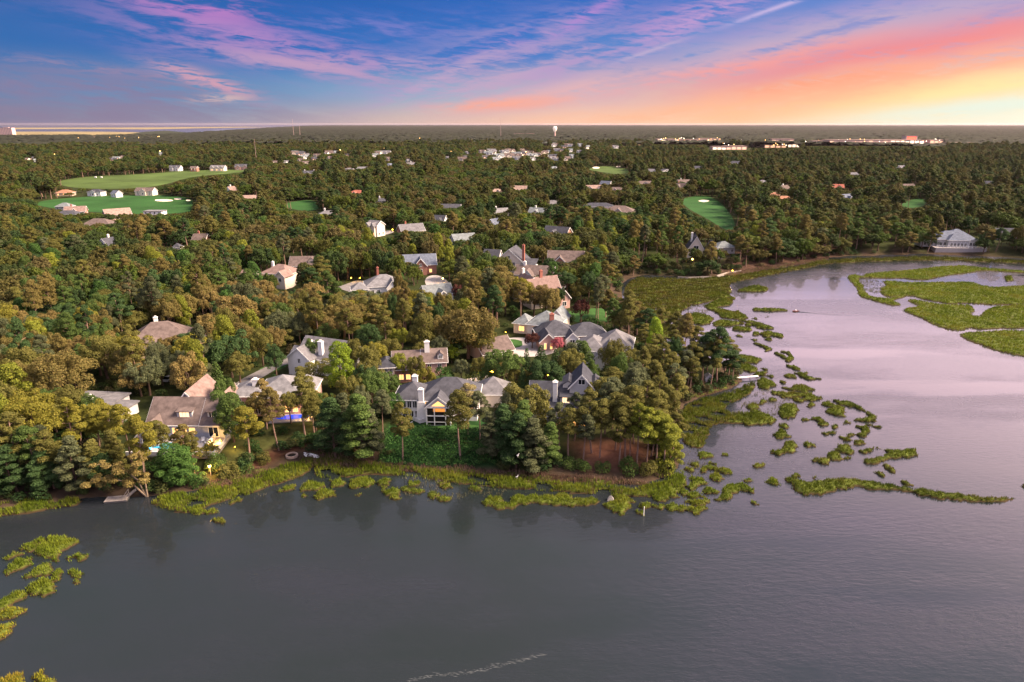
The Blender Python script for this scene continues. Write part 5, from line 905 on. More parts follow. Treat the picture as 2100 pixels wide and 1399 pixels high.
# hand measured trees: base and top in the photo
def tb(kind, bx, by, top, wpx, col, zg=None, **kw):
    p = P(bx, by, 1.5); z = ground_z(p[0], p[1]) if zg is None else zg; p = P(bx, by, z)
    d = ray(bx, top); k = math.hypot(p[0], p[1]) / math.hypot(d[0], d[1]); h = CAM_H + d[2] * k - z
    return tree(kind, (p[0], p[1], z), h, wpx / ppm(p), col, **kw)
def tt(kind, px, top, h, wpx, col):
    p = P(px, top, LAND_Z + h); z = min(LAND_Z, max(.4, ground_z(p[0], p[1]))); return tree(kind, (p[0], p[1], z), h + LAND_Z - z, wpx / ppm(p), col)
for a in [('pine', 1410, 790, 700, 46, 'olive'), ('pine', 1455, 800, 690, 50, 'olive'), ('pine', 1500, 792, 718, 46, 'deep green'), ('pine', 1425, 745, 668, 46, 'olive'), ('pine', 1388, 732, 656, 44, 'olive'), ('pine', 1486, 766, 690, 48, 'olive'), ('pine', 1345, 760, 684, 46, 'olive'), ('pine', 1450, 760, 680, 46, 'grey green'), ('pine', 1370, 820, 722, 48, 'olive'), ('pine', 1415, 812, 730, 46, 'olive'), ('pine', 1320, 735, 664, 44, 'olive'), ('pine', 945, 944, 799, 66, 'olive'), ('pine', 826, 946, 826, 62, 'olive'), ('pine', 513, 956, 832, 71, 'golden'), ('pine', 627, 902, 766, 63, 'olive'), ('pine', 572, 924, 792, 55, 'brownish olive'), ('pine', 548, 880, 776, 50, 'tawny'),
          ('pine', 1147, 926, 828, 52, 'grey green'), ('pine', 1213, 927, 798, 63, 'olive'), ('pine', 1262, 921, 806, 60, 'olive'), ('pine', 1282, 938, 812, 62, 'olive'), ('pine', 1306, 952, 826, 58, 'yellow green'), ('pine', 1335, 936, 838, 60, 'olive'),
          ('pine', 1346, 962, 846, 63, 'yellow green'), ('pine', 1365, 950, 858, 62, 'yellow green'), ('pine', 1178, 902, 806, 52, 'grey green'), ('pine', 1292, 934, 818, 40, 'olive'), ('pine', 1240, 890, 782, 55, 'grey green'), ('pine', 1320, 900, 780, 62, 'olive'), ('pine', 1350, 880, 768, 60, 'olive'), ('pine', 1290, 870, 752, 58, 'grey green'),
          ('pine', 1358, 795, 702, 46, 'olive'), ('pine', 1332, 778, 706, 50, 'olive'), ('pine', 1400, 800, 718, 48, 'grey green'), ('pine', 1440, 788, 692, 62, 'grey green'), ('pine', 1470, 794, 668, 65, 'deep green'), ('pine', 1424, 770, 712, 50, 'deep green'), ('pine', 1492, 780, 726, 44, 'olive'), ('pine', 1380, 760, 676, 44, 'olive'),
          ('pine', 1356, 706, 632, 44, 'olive'), ('pine', 1384, 712, 640, 42, 'olive'), ('pine', 1306, 690, 616, 44, 'brownish olive'), ('pine', 1284, 672, 596, 42, 'olive'), ('pine', 1330, 690, 640, 36, 'olive'), ('pine', 1242, 655, 600, 44, 'olive'), ('pine', 1222, 655, 588, 42, 'olive'),
          ('pine', 1214, 556, 505, 30, 'brownish olive'), ('pine', 1298, 570, 524, 32, 'tawny'), ('pine', 1068, 664, 578, 42, 'brownish olive'), ('pine', 1174, 552, 505, 24, 'olive'),
          ('pine', 50, 992, 838, 79, 'olive'), ('pine', 140, 988, 900, 72, 'olive'), ('pine', 303, 1004, 842, 64, 'golden'), ('pine', 92, 960, 872, 64, 'grey green'), ('pine', 165, 912, 858, 46, 'olive'), ('pine', 12, 980, 880, 67, 'mid green'), ('pine', 205, 930, 842, 64, 'golden'), ('pine', 245, 925, 826, 63, 'golden'), ('pine', 165, 965, 810, 67, 'golden'),
          ('pine', 785, 900, 800, 50, 'grey green'), ('pine', 645, 892, 806, 45, 'olive'), ('pine', 985, 905, 805, 55, 'grey green'), ('pine', 960, 890, 786, 60, 'pale straw'),
          ('cedar', 690, 948, 816, 90, 'deep green'), ('cedar', 742, 950, 806, 100, 'mid green'), ('cedar', 716, 930, 806, 80, 'grey green'), ('cedar', 768, 944, 838, 66, 'grey green'), ('cedar', 1058, 966, 848, 92, 'deep green'), ('cedar', 1092, 972, 858, 86, 'grey green'), ('cedar', 1128, 960, 866, 66, 'mid green'), ('cedar', 1030, 940, 832, 80, 'deep green'), ('cedar', 1010, 945, 846, 66, 'grey green'), ('cedar', 1075, 930, 820, 80, 'mid green'),
          ('pine', 20, 1000, 850, 70, 'olive'), ('pine', 78, 1002, 868, 68, 'mid green'), ('pine', 112, 1005, 880, 67, 'olive'), ('cedar', 165, 1008, 888, 84, 'grey green'), ('cedar', 205, 1004, 900, 70, 'olive'), ('cedar', 40, 1014, 905, 80, 'deep green'), ('cedar', 100, 1012, 915, 70, 'deep green'), ('cedar', 245, 985, 880, 66, 'olive'), ('cedar', -20, 1016, 880, 90, 'mid green'), ('pine', 270, 950, 828, 65, 'golden'), ('pine', 335, 960, 862, 60, 'olive'), ('pine', 385, 955, 868, 55, 'brownish olive'), ('pine', 400, 980, 890, 50, 'olive'), ('oak', 150, 886, 786, 84, 'olive'), ('oak', 192, 882, 796, 60, 'mid green'), ('oak', 112, 884, 788, 80, 'mid green'), ('oak', 120, 900, 812, 80, 'olive'), ('oak', 200, 900, 818, 80, 'golden'), ('oak', 30, 900, 820, 80, 'golden'),
          ('pine', 1165, 940, 836, 56, 'olive'), ('pine', 1196, 945, 846, 54, 'grey green'), ('pine', 1230, 938, 820, 60, 'olive'), ('pine', 1270, 955, 838, 62, 'olive'), ('pine', 1325, 962, 836, 63, 'yellow green'), ('pine', 1362, 968, 852, 62, 'yellow green'), ('pine', 1380, 930, 846, 60, 'olive'), ('pine', 1300, 910, 790, 62, 'olive'), ('pine', 1345, 915, 800, 62, 'olive'), ('pine', 1370, 900, 790, 60, 'olive'), ('pine', 1385, 870, 770, 56, 'olive'), ('pine', 1255, 880, 776, 60, 'grey green'), ('pine', 1380, 840, 745, 56, 'grey green'), ('pine', 1340, 850, 742, 60, 'olive'), ('pine', 1300, 835, 740, 60, 'grey green'), ('pine', 1260, 842, 752, 56, 'olive'),
          ('shrub', 1165, 962, 936, 40, 'mid green'), ('shrub', 1195, 968, 940, 44, 'mid green'), ('shrub', 1235, 966, 944, 40, 'mid green'), ('shrub', 1285, 972, 934, 50, 'mid green'), ('shrub', 1330, 975, 940, 48, 'olive'), ('shrub', 1360, 975, 935, 50, 'yellow green'), ('shrub', 1140, 955, 925, 40, 'deep green'), ('shrub', 470, 985, 945, 62, 'olive'), ('shrub', 500, 975, 945, 50, 'mid green'), ('shrub', 445, 960, 925, 50, 'mid green'), ('shrub', 430, 935, 905, 46, 'golden'), ('shrub', 540, 950, 925, 40, 'olive'), ('shrub', 410, 1000, 965, 44, 'fresh green'), ('shrub', 615, 905, 885, 40, 'deep green'), ('shrub', 655, 905, 880, 40, 'deep green'),
          ('oak', 1903, 517, 480, 36, 'deep green'), ('oak', 2014, 522, 474, 46, 'deep green'), ('oak', 1890, 508, 470, 40, 'mid green'), ('pine', 2040, 520, 466, 30, 'deep green'), ('poplar', 362, 1002, 908, 78, 'fresh green'), ('poplar', 386, 996, 912, 60, 'fresh green'), ('poplar', 456, 875, 800, 58, 'mid green'), ('poplar', 480, 905, 806, 72, 'mid green'), ('poplar', 120, 1000, 935, 60, 'deep green'), ('poplar', 0, 1010, 930, 60, 'fresh green'), ('poplar', 215, 1005, 925, 66, 'deep green'),
          ('poplar', 1340, 745, 650, 40, 'bright green'), ('oak', 1375, 960, 905, 60, 'yellow green'), ('poplar', 1322, 690, 650, 26, 'mid green')]:
    tb(*a)
for a in [('oak', 628, 778, 11, 58, 'olive'), ('oak', 662, 792, 11, 58, 'mid green'), ('oak', 716, 762, 12, 66, 'olive'), ('oak', 738, 788, 11, 60, 'grey green'), ('oak', 455, 772, 11, 54, 'mid green'), ('oak', 470, 800, 11, 56, 'mid green'), ('oak', 1000, 746, 8, 46, 'mid green'), ('oak', 986, 728, 9, 48, 'olive'), ('oak', 1062, 748, 8, 44, 'olive'), ('oak', 946, 734, 8, 44, 'grey green'), ('oak', 722, 690, 12, 56, 'olive'), ('oak', 900, 688, 10, 50, 'grey green'), ('oak', 1216, 738, 9, 46, 'mid green'), ('cypress', 1072, 752, 8, 30, 'deep green'), ('oak', 640, 690, 11, 56, 'mid green'), ('oak', 560, 705, 11, 54, 'deep green'), ('oak', 818, 720, 9, 54, 'yellow green'), ('oak', 852, 728, 9, 50, 'olive'), ('oak', 800, 765, 7, 50, 'mid green'), ('oak', 752, 705, 13, 66, 'olive'), ('oak', 760, 760, 11, 80, 'mid green'), ('oak', 800, 800, 8, 60, 'fresh green'), ('oak', 520, 805, 8, 44, 'brownish olive'), ('oak', 590, 800, 9, 50, 'olive'), ('oak', 640, 790, 12, 70, 'olive'), ('oak', 1255, 708, 9, 50, 'olive'), ('oak', 1290, 705, 12, 60, 'olive'), ('poplar', 692, 700, 15, 70, 'bright green'), ('cypress', 440, 738, 12, 46, 'mid green'), ('oak', 376, 722, 15, 92, 'tawny'), ('oak', 478, 600, 17, 112, 'tawny'), ('oak', 530, 664, 14, 66, 'olive'), ('oak', 484, 722, 10, 70, 'olive'),
          ('cypress', 1110, 706, 10, 44, 'deep green'), ('cypress', 1140, 714, 9, 38, 'deep green'), ('cypress', 1080, 712, 9, 30, 'deep green'), ('oak', 1032, 712, 13, 92, 'mid green'), ('oak', 958, 618, 19, 140, 'brownish olive'), ('oak', 915, 636, 16, 90, 'brownish olive'), ('oak', 985, 650, 15, 70, 'olive'), ('oak', 1080, 776, 15, 112, 'olive'), ('oak', 1048, 790, 13, 70, 'grey green'),
          ('oak', 100, 716, 18, 130, 'brownish olive'), ('poplar', 18, 744, 16, 84, 'yellow green'), ('oak', 60, 792, 14, 110, 'golden'), ('oak', 250, 676, 14, 100, 'golden'), ('oak', 1000, 515, 15, 60, 'mid green'), ('oak', 1020, 542, 15, 92, 'brownish olive'), ('oak', 975, 545, 15, 80, 'olive'), ('oak', 1035, 570, 13, 60, 'rust'), ('oak', 945, 580, 11, 46, 'dark red'),
          ('oak', 1193, 612, 11, 46, 'dark red'), ('oak', 1115, 594, 8, 46, 'deep green'), ('oak', 1162, 556, 11, 58, 'deep green'), ('oak', 865, 590, 13, 66, 'golden'), ('oak', 812, 585, 14, 78, 'tawny'), ('oak', 700, 612, 15, 84, 'brownish olive'), ('oak', 745, 606, 14, 70, 'olive'), ('oak', 640, 575, 13, 66, 'tawny'), ('oak', 556, 668, 12, 56, 'tawny'), ('poplar', 717, 628, 11, 42, 'fresh green'), ('oak', 610, 640, 12, 56, 'grey green'), ('oak', 820, 670, 10, 50, 'yellow green'), ('oak', 790, 690, 11, 64, 'olive'), ('oak', 770, 700, 11, 60, 'golden'), ('oak', 865, 700, 9, 50, 'olive'), ('oak', 870, 752, 8, 52, 'golden'),
          ('shrub', 912, 750, 6, 54, 'fresh green'), ('shrub', 968, 750, 5, 36, 'mid green'), ('oak', 925, 708, 6, 40, 'bright green'), ('oak', 1170, 712, 9, 60, 'mid green'), ('shrub', 1180, 700, 4, 40, 'deep green'), ('oak', 1220, 762, 9, 60, 'deep green'), ('oak', 1260, 690, 14, 60, 'olive'), ('oak', 1310, 745, 14, 80, 'grey green'), ('oak', 1250, 765, 13, 90, 'olive'), ('oak', 1385, 690, 12, 46, 'deep green')]:
    tt(*a)
tt('oak', 1144, 690, 5.5, 38, 'pink'); tt('oak', 1092, 682, 5.5, 46, 'dark red'); tt('shrub', 1118, 700, 2.6, 22, 'dark red')
N_HAND = len(TREES)

# random fill of the woods
occ = [np.array(t['root'].location[:2]) for t in TREES]; occw = [t['w'] * .42 for t in TREES]
foot = np.concatenate([h['foot'] for h in HOUSES] + [np.array([q for _, _, q in HAMLET])])

def hit_keep(px, py0, py1, hw, d):
    for h in HOUSES:
        if d > h['depth'] + 6: continue
        k = h['keep']; q_ = h.get('mid'); m = (.32 if q_ else .22) * (k[2] - k[0])
        if px + hw * .8 > k[0] + m and px - hw * .8 < k[2] - m and py1 > k[1] and py0 < k[3] - (k[3] - k[1]) * (.62 if q_ else .5): return True
    return False
VIEW_KEEP = [(1008, 688, 1140, 732, 245), (930, 768, 1005, 792, 210), (845, 846, 1000, 945, 172), (1150, 900, 1330, 952, 170), (195, 816, 285, 850, 190), (575, 846, 622, 868, 178), (690, 574, 800, 592, 330), (866, 564, 930, 596, 330), (575, 574, 610, 592, 330), (540, 735, 620, 765, 225), (770, 472, 812, 484, 500),
             (1340, 283, 1490, 296, 2900), (1650, 284, 1935, 299, 2900), (1450, 300, 1540, 308, 2300), (1540, 288, 1640, 303, 2500), (30, 281, 345, 288, 4000), (355, 286, 370, 293, 4000)]
for hx_, hy_, q_ in HAMLET: VIEW_KEEP.append((hx_ - 4, hy_ - 4.5, hx_ + 4, hy_ + 1.5, q_[1]))
FAIR_PX = [(np.array(f_), P(np.mean([p_[0] for p_ in f_]), min(p_[1] for p_ in f_), 3)[1] * .98) for f_ in FAIRWAYS]
def hit_view(px, py0, py1, hw, d):
    for k in VIEW_KEEP:
        if d < k[4] and px + hw * .7 > k[0] and px - hw * .7 < k[2] and py1 > k[1] and py0 < k[3]: return True
    for f_, fd in FAIR_PX:
        if d < fd and px + hw > f_[:, 0].min() and px - hw < f_[:, 0].max() and py1 > f_[:, 1].min() and py0 < f_[:, 1].max():
            yy = [py0 + (py1 - py0) * t for t in (.08, .35, .65, .95)]
            if (sdf(np.array([(px + hw * a, y_) for y_ in yy for a in (-.6, 0, .6)]), f_) > 0).any(): return True
    return False
cand = []
for d0, d1, sp in ((118, 360, 6.6), (360, 760, 9.2), (760, 1500, 11.5), (1500, 2600, 13.0)):
    xs = np.arange(-d1 * .95, d1 * .95, sp); ys = np.arange(d0 * .5, d1, sp); X, Y = np.meshgrid(xs, ys); p = np.stack([X.ravel(), Y.ravel()], 1) + rng.uniform(-.48, .48, (X.size, 2)) * sp
    dd = np.linalg.norm(p, axis=1); a = np.abs(np.arctan2(p[:, 0], p[:, 1])); k = (dd >= d0) & (dd < d1) & (a < R(43)); cand.append(np.column_stack([p[k], np.full(k.sum(), sp)]))
cand = np.concatenate(cand); cs = sdf(cand[:, :2], LAND); k = cs > np.where(cand[:, 2] < 7, 5.0, 1.2); cand, cs = cand[k], cs[k]
def outside(cand, polys, m):
    ok = np.ones(len(cand), bool)
    for q in polys:
        lo, hi = q.min(0) - m - 1, q.max(0) + m + 1; near_ = ((cand[:, :2] > lo) & (cand[:, :2] < hi)).all(1)
        if near_.any(): ok[np.where(near_)[0]] &= sdf(cand[near_, :2], q) < -m
    return ok
k = outside(cand, SHEETS, 1.0); cand, cs = cand[k], cs[k]
# keep off the houses
from mathutils import kdtree
kd = kdtree.KDTree(len(foot))
for i, f in enumerate(foot): kd.insert((f[0], f[1], 0), i)
kd.balance()
kt = kdtree.KDTree(len(occ))
for i, f in enumerate(occ): kt.insert((f[0], f[1], 0), i)
kt.balance()
CUTS = [[(1150, 890), (1330, 890), (1340, 945), (1180, 950), (1140, 920)], [(790, 868), (1050, 872), (1060, 950), (780, 948)], [(430, 885), (640, 880), (640, 955), (430, 990)]]
CUTW = [px_poly(c, 1.5) for c in CUTS]; k = outside(cand, CUTW, -1); cand, cs = cand[k], cs[k]
zone_n = rng.random(len(cand)); single, mass = [], []
def lownoise(x, y): return .5 + .25 * math.sin(x * .021 + 1.3 * math.sin(y * .013)) + .25 * math.sin(y * .027 + 1.7 * math.sin(x * .017 + 2))
order = np.argsort(np.linalg.norm(cand[:, :2], axis=1))
for i in order:
    x, y, sp = cand[i]; dist = math.hypot(x, y)
    f, _, fd = kd.find((x, y, 0))
    if fd < (6.0 if dist < 500 else 9): continue
    if dist < 420:
        f, j, td = kt.find((x, y, 0))
        if td < occw[j] + 1.6: continue
    px, py, d = proj((x, y, LAND_Z))
    pine_p = min(.85, max(.05, .26 + 1.3 * (lownoise(x, y) - .5)))
    if px > 1220 and dist < 330: pine_p = .8
    elif px > 1300: pine_p = .52
    elif px < 620 and dist < 420: pine_p = .10
    if dist > 420: pine_p *= .62
    kind = 'pine' if random.random() < pine_p else ('poplar' if random.random() < .12 else 'oak')
    if kind == 'pine': h = random.uniform(15, 21.5); w = random.uniform(6.0, 9.0)
    elif kind == 'poplar': h = random.uniform(12, 16); w = random.uniform(6.5, 8.5)
    else: h = random.uniform(9.0, 16.5); w = random.uniform(8.5, 14.5)
    if dist > 420: h *= .72 + .5 * lownoise(x * 1.7 + 40, y * 1.3)
    if dist > 380: w *= 1.24
    if dist > 760: w *= 1.16
    if dist > 1500: w *= 1.25
    if cs[i] < 12: h *= .8
    ok = False
    for tr_ in range(6):
        q = proj((x, y, LAND_Z + h)); hw = w * .5 * FPX / d; py1 = py - (h * .4 * FPX / d if kind == 'pine' else h * .15 * FPX / d)
        if px < -260 or px > 2360: break
        if not hit_keep(px, q[1], py1, hw, d) and not hit_view(px, q[1], py1, hw, d): ok = True; break
        h *= .78; w *= .84; kind = 'oak' if tr_ == 1 and dist > 320 else ('oak' if tr_ == 0 else ('shrub' if tr_ >= 3 and dist < 320 else kind))
        if h < 2.2: break
    if not ok: continue
    z = float(land_prof(cs[i:i+1])[0]); rec = (x, y, z, kind, h, w, px, py, d)
    if h < 3.2 and dist > 320: continue
    single.append(rec) if dist < 760 else mass.append(rec)
cnt = {'oak': sum(t['kind'] == 'oak' for t in TREES), 'pine': sum(t['kind'] == 'pine' for t in TREES), 'poplar': 0, 'shrub': 0}
LIM = {'oak': 296, 'pine': 296, 'poplar': 120, 'shrub': 90}
pal = {'oak': ['olive', 'brownish olive', 'mid green', 'tawny', 'deep green', 'grey green', 'olive', 'golden', 'brownish olive'], 'pine': ['olive', 'grey green', 'mid green', 'olive', 'brownish olive', 'deep green'], 'poplar': ['yellow green', 'mid green', 'fresh green', 'yellow green'], 'shrub': ['mid green', 'deep green', 'olive']}
for (x, y, z, kind, h, w, px, py, d) in single:
    inview = -60 < px < 2160 and py < 1460
    if inview and cnt[kind] < LIM[kind]: cnt[kind] += 1; tree(kind, (x, y, z), h, w, random.choice(pal[kind]))
    else: mass.append((x, y, z, kind, h, w, px, py, d))
print('trees', len(TREES), cnt, 'mass', len(mass))

# the wood beyond: one mass, instanced on points
def gn_scatter(name, protos, recs, label):
    coll = bpy.data.collections.new(name + '_kinds')
    for i, (me) in enumerate(protos): o = bpy.data.objects.new('%s_kind_%02d' % (name, i), me); coll.objects.link(o)
    pts = np.array([r[0] for r in recs], np.float32); me = bpy.data.meshes.new(name); me.vertices.add(len(pts)); me.vertices.foreach_set('co', pts.ravel())
    for an, ty, fld, arr in (('kind_id', 'INT', 'value', [r[1] for r in recs]), ('turn', 'FLOAT_VECTOR', 'vector', [r[2] for r in recs]), ('size', 'FLOAT_VECTOR', 'vector', [r[3] for r in recs])):
        a = me.attributes.new(an, ty, 'POINT'); a.data.foreach_set(fld, np.array(arr, np.int32 if ty == 'INT' else np.float32).ravel())
    me.update(); ob = link(name, me); tag(ob, label, None, None, 'stuff')
    ng = bpy.data.node_groups.new(name, 'GeometryNodeTree'); ng.interface.new_socket('Geometry', in_out='INPUT', socket_type='NodeSocketGeometry'); ng.interface.new_socket('Geometry', in_out='OUTPUT', socket_type='NodeSocketGeometry')
    n = ng.nodes; gi = n.new('NodeGroupInput'); go = n.new('NodeGroupOutput'); ip = n.new('GeometryNodeInstanceOnPoints'); ci = n.new('GeometryNodeCollectionInfo'); ci.inputs['Collection'].default_value = coll; ci.inputs['Separate Children'].default_value = True; ci.inputs['Reset Children'].default_value = True
    def na(nm, ty): q = n.new('GeometryNodeInputNamedAttribute'); q.data_type = ty; q.inputs['Name'].default_value = nm; return q.outputs['Attribute']
    ng.links.new(gi.outputs[0], ip.inputs['Points']); ng.links.new(ci.outputs[0], ip.inputs['Instance']); ip.inputs['Pick Instance'].default_value = True
    ng.links.new(na('kind_id', 'INT'), ip.inputs['Instance Index']); ng.links.new(na('turn', 'FLOAT_VECTOR'), ip.inputs['Rotation']); ng.links.new(na('size', 'FLOAT_VECTOR'), ip.inputs['Scale'])
    ng.links.new(ip.outputs[0], go.inputs[0]); md = ob.modifiers.new('scatter', 'NODES'); md.node_group = ng; return ob
def merged(fn, seed, n, size, leafm, bark, **kw):
    V, F, t = fn(seed, n, size, **kw); nv = len(V); tv = np.array(t.v); tf = [f for f in t.f if len(f) == 4]; F2 = np.array(tf) + nv
    return fast_mesh('wood_tree', np.concatenate([V, tv]), np.concatenate([F, F2]), [leafm, bark], np.concatenate([np.zeros(len(F)), np.ones(len(F2))]))
WP = [merged(oak_parts, 900 + s, 5000, .36, M_wood_o, M_bark) for s in range(6)] + [merged(pine_parts, 950 + s, 2200, .42, M_wood_p, M_pbark) for s in range(6)] + [merged(poplar_parts, 980 + s, 2200, .46, M_wood_o, M_bark) for s in range(2)] + [merged(shrub_parts, 990 + s, 700, .26, M_wood_o, M_bark) for s in range(2)]
rec = []
for (x, y, z, kind, h, w, *_) in mass:
    i = {'oak': random.randrange(6), 'pine': 6 + random.randrange(6), 'poplar': 12 + random.randrange(2), 'shrub': 14 + random.randrange(2)}[kind]; H, W = {'oak': (14, 13.5), 'pine': (20, 8), 'poplar': (15, 8.6), 'shrub': (2.6, 4.2)}[kind]
    rec.append(((x, y, z), i, (0, 0, random.uniform(0, 6.28)), (w / W, w / W, h / H)))
# undergrowth filling the wood floor near the water and below the crowns
def ug_points():
    n = 11000; a = rng.uniform(R(-40), R(40), n); d = rng.uniform(120, 470, n); p = np.stack([d * np.sin(a), d * np.cos(a)], 1); s = sdf(p, LAND); k = (s > .8) & ((s < 26) | ((rng.random(n) < .35) & (d < 300))); p, s = p[k], s[k]
    k = outside(np.column_stack([p, s]), SHEETS + CUTW[:2], 1.0); return p[k], s[k]
_ib = px_poly([(800, 904), (850, 902), (1000, 904), (1055, 905), (1060, 945), (900, 948), (785, 940)], 1.5); ivp0, _ = scatter(_ib, .16); ivs0 = sdf(ivp0, LAND)
up_, us = ug_points(); urec = []
for p, s in zip(up_, us):
    f, _, fd = kd.find((p[0], p[1], 0)); 
    if fd < 5: continue
    px, py, d = proj((p[0], p[1], 3)); sc = random.uniform(.5, 1.25)
    if hit_keep(px, py - 2.6 * sc * FPX / d, py, 2 * sc * FPX / d, d) or hit_view(px, py - 2.6 * sc * FPX / d, py, 2 * sc * FPX / d, d): continue
    urec.append(((p[0], p[1], float(land_prof(np.array([s]))[0])), random.randrange(2), (0, 0, random.uniform(0, 6.28)), (sc, sc, sc * random.uniform(.7, 1.2))))
for p, s in zip(ivp0, ivs0):
    sc = random.uniform(.25, .6); urec.append(((p[0], p[1], float(land_prof(np.array([s]))[0])), random.randrange(2), (0, 0, random.uniform(0, 6.28)), (sc, sc, sc * random.uniform(.6, 1.0))))
M_ug = leafmat('leaf_undergrowth', [(.028, .056, .018), (.042, .066, .020), (.060, .070, .022), (.034, .070, .018), (.075, .062, .030)], .35, .25)
gn_scatter('undergrowth', [merged(shrub_parts, 700 + s, 900, .2, M_ug, M_bark) for s in range(2)], urec, 'dark tangled undergrowth below the trees along the bank')
gn_scatter('woodland', WP, rec, 'wide dark wood of oaks and pines stretching to the horizon')
# ivy bank
ivp, ivs = scatter(px_poly([(790, 896), (850, 892), (1000, 894), (1060, 898), (1070, 952), (900, 952), (775, 945)], 1.5), 11)
ivz = land_prof(sdf(ivp, LAND)) ; hum = .35 * (np.sin(ivp[:, 0] * .8) * np.sin(ivp[:, 1] * .9 + 1) + 1)
c = np.column_stack([ivp, ivz + .1 + hum * 1.6 + rng.uniform(0, .6, len(ivp))]); V, F = leaves(c, unit(np.column_stack([rng.normal(0, .4, len(c)), -.5 + rng.normal(0, .4, len(c)), np.ones(len(c))])), .26)
M_ivy = leafmat('leaf_ivy', [(.030, .080, .018)], .75, .3); tag(link('ivy_bank', fast_mesh('ivy_bank', V, F, [M_ivy])), 'bank of deep green ivy and low leaves below the white house', None, None, 'stuff')
# far canopy: beyond the single trees the wood reads as one rolling surface
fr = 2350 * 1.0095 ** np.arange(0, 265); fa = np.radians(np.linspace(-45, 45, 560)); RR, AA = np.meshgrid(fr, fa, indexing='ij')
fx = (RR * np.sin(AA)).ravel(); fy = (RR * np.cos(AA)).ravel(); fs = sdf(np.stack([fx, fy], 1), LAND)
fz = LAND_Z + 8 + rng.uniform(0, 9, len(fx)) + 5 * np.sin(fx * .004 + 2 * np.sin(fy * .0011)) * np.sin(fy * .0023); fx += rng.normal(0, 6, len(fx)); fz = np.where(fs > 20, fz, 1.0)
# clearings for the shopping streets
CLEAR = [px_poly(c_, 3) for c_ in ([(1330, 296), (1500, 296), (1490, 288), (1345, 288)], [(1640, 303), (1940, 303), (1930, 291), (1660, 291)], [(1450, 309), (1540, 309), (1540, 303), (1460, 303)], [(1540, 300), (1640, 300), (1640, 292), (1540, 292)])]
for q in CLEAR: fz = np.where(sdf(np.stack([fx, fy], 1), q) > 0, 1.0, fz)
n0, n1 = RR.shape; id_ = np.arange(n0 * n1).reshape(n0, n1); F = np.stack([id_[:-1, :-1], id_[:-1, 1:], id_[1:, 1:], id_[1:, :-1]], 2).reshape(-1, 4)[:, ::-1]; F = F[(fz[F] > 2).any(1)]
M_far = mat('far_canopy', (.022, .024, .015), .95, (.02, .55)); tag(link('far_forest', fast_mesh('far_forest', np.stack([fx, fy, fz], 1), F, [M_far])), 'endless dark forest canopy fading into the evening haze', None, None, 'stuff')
# ------------------------------------------------------------------ smaller things
LANDM = [(h['px'], h['py'], 'the ' + h['short'], h['depth']) for h in HOUSES]
def lm(px, py, name): LANDM.append((px, py, name, P(px, py, 2)[1]))
def glow(p, e, col, r=.3):
    l = bpy.data.lights.new('lamp_light', 'POINT'); l.energy = e; l.color = col; l.shadow_soft_size = r; o = bpy.data.objects.new('lamp_light', l); COL.objects.link(o); o.location = p; return o
def ball(m, c, r, n=8, squash=1.0):
    rings = [(math.sin(math.pi * i / 5), math.cos(math.pi * i / 5)) for i in range(6)]
    m.tube([(c[0], c[1], c[2] - r * q * squash) for s, q in rings], [max(.001, r * s) for s, q in rings], n); return m
def lamp_post(px, py, h, label, e=300, z=None, bulb=.32):
    p = P(px, py, 2.0); z = ground_z(p[0], p[1]) if z is None else z; p = P(px, py, z); r = empty('street_lamp', p); tag(r, label, 'lamp', 'lit lamps')
    m = MB(); m.tube([(0, 0, -.2), (0, 0, h)], [.09, .07], 8); m.box(-.18, .18, -.18, .18, 0, .12); m.build('post', mat('lamp_post_paint', (.30, .22, .17), .6), r)
    m = MB(); ball(m, (0, 0, h + bulb), bulb); m.build('bulb', M_lamp, r); m = MB(); m.tube([(0, 0, h + bulb * 1.8), (0, 0, h + bulb * 2.3)], [bulb * 1.1, .05], 8); m.build('cap', M_metal, r)
    l = glow((0, 0, h + bulb), e, (1, .55, .16)); l.parent = r; l.location = (0, -.75, h + bulb); return r
def garden_light(px, py, z, label, e=120, s=.28, m=None):
    s *= .62; e *= 2.2
    p = P(px, py, z); r = empty('garden_light', p); tag(r, label, 'garden light', 'lit garden lamps')
    g = ground_z(p[0], p[1]); mb = MB(); mb.tube([(0, 0, min(-.3, g - z)), (0, 0, -.05)], [.05, .05], 6); mb.build('spike', M_metal, r)
    mb = MB(); ball(mb, (0, 0, s * .7), s); mb.build('lens', m or M_amber, r); l = glow((0, 0, s), e, (1, .55, .12)); l.parent = r; l.location = (0, -.6, s + .4); return r
lamp_post(434, 985, 3.2, 'amber shore lamp on a pinkish post among green shrubs', 420); lm(434, 955, 'the amber shore lamp')
garden_light(451, 906, 3.4, 'yellow uplight under the dark green tree beside the terrace', 160, .4)
garden_light(482, 917, 3.0, 'tiny white gold lamp on the slope above the path', 40, .2)
garden_light(595, 834, 4.2, 'bright orange uplight on the brick corner above the blue pool', 160, .45)
garden_light(630, 852, 3.6, 'orange uplight beside the slim pine trunk', 120, .4); garden_light(657, 865, 3.3, 'low yellow lamp in the black shade of the cedars', 90, .4)
garden_light(735, 910, 3.0, 'small amber light glowing through the cedar branches', 40, .3)
garden_light(1101, 694, 3.5, 'orange uplight under the dark red tree in the drive', 120, .4); garden_light(1098, 675, 3.8, 'yellow lamp on the hedge above the drive', 30, .3); garden_light(1037, 682, 3.6, 'yellow lamp at the hedge end of the drive', 30, .3)
garden_light(1194, 693, 3.8, 'square amber lantern at the corner of the hipped house', 60, .4); garden_light(1124, 692, 4.6, 'tall warm wall light on the brick gable', 60, .4)
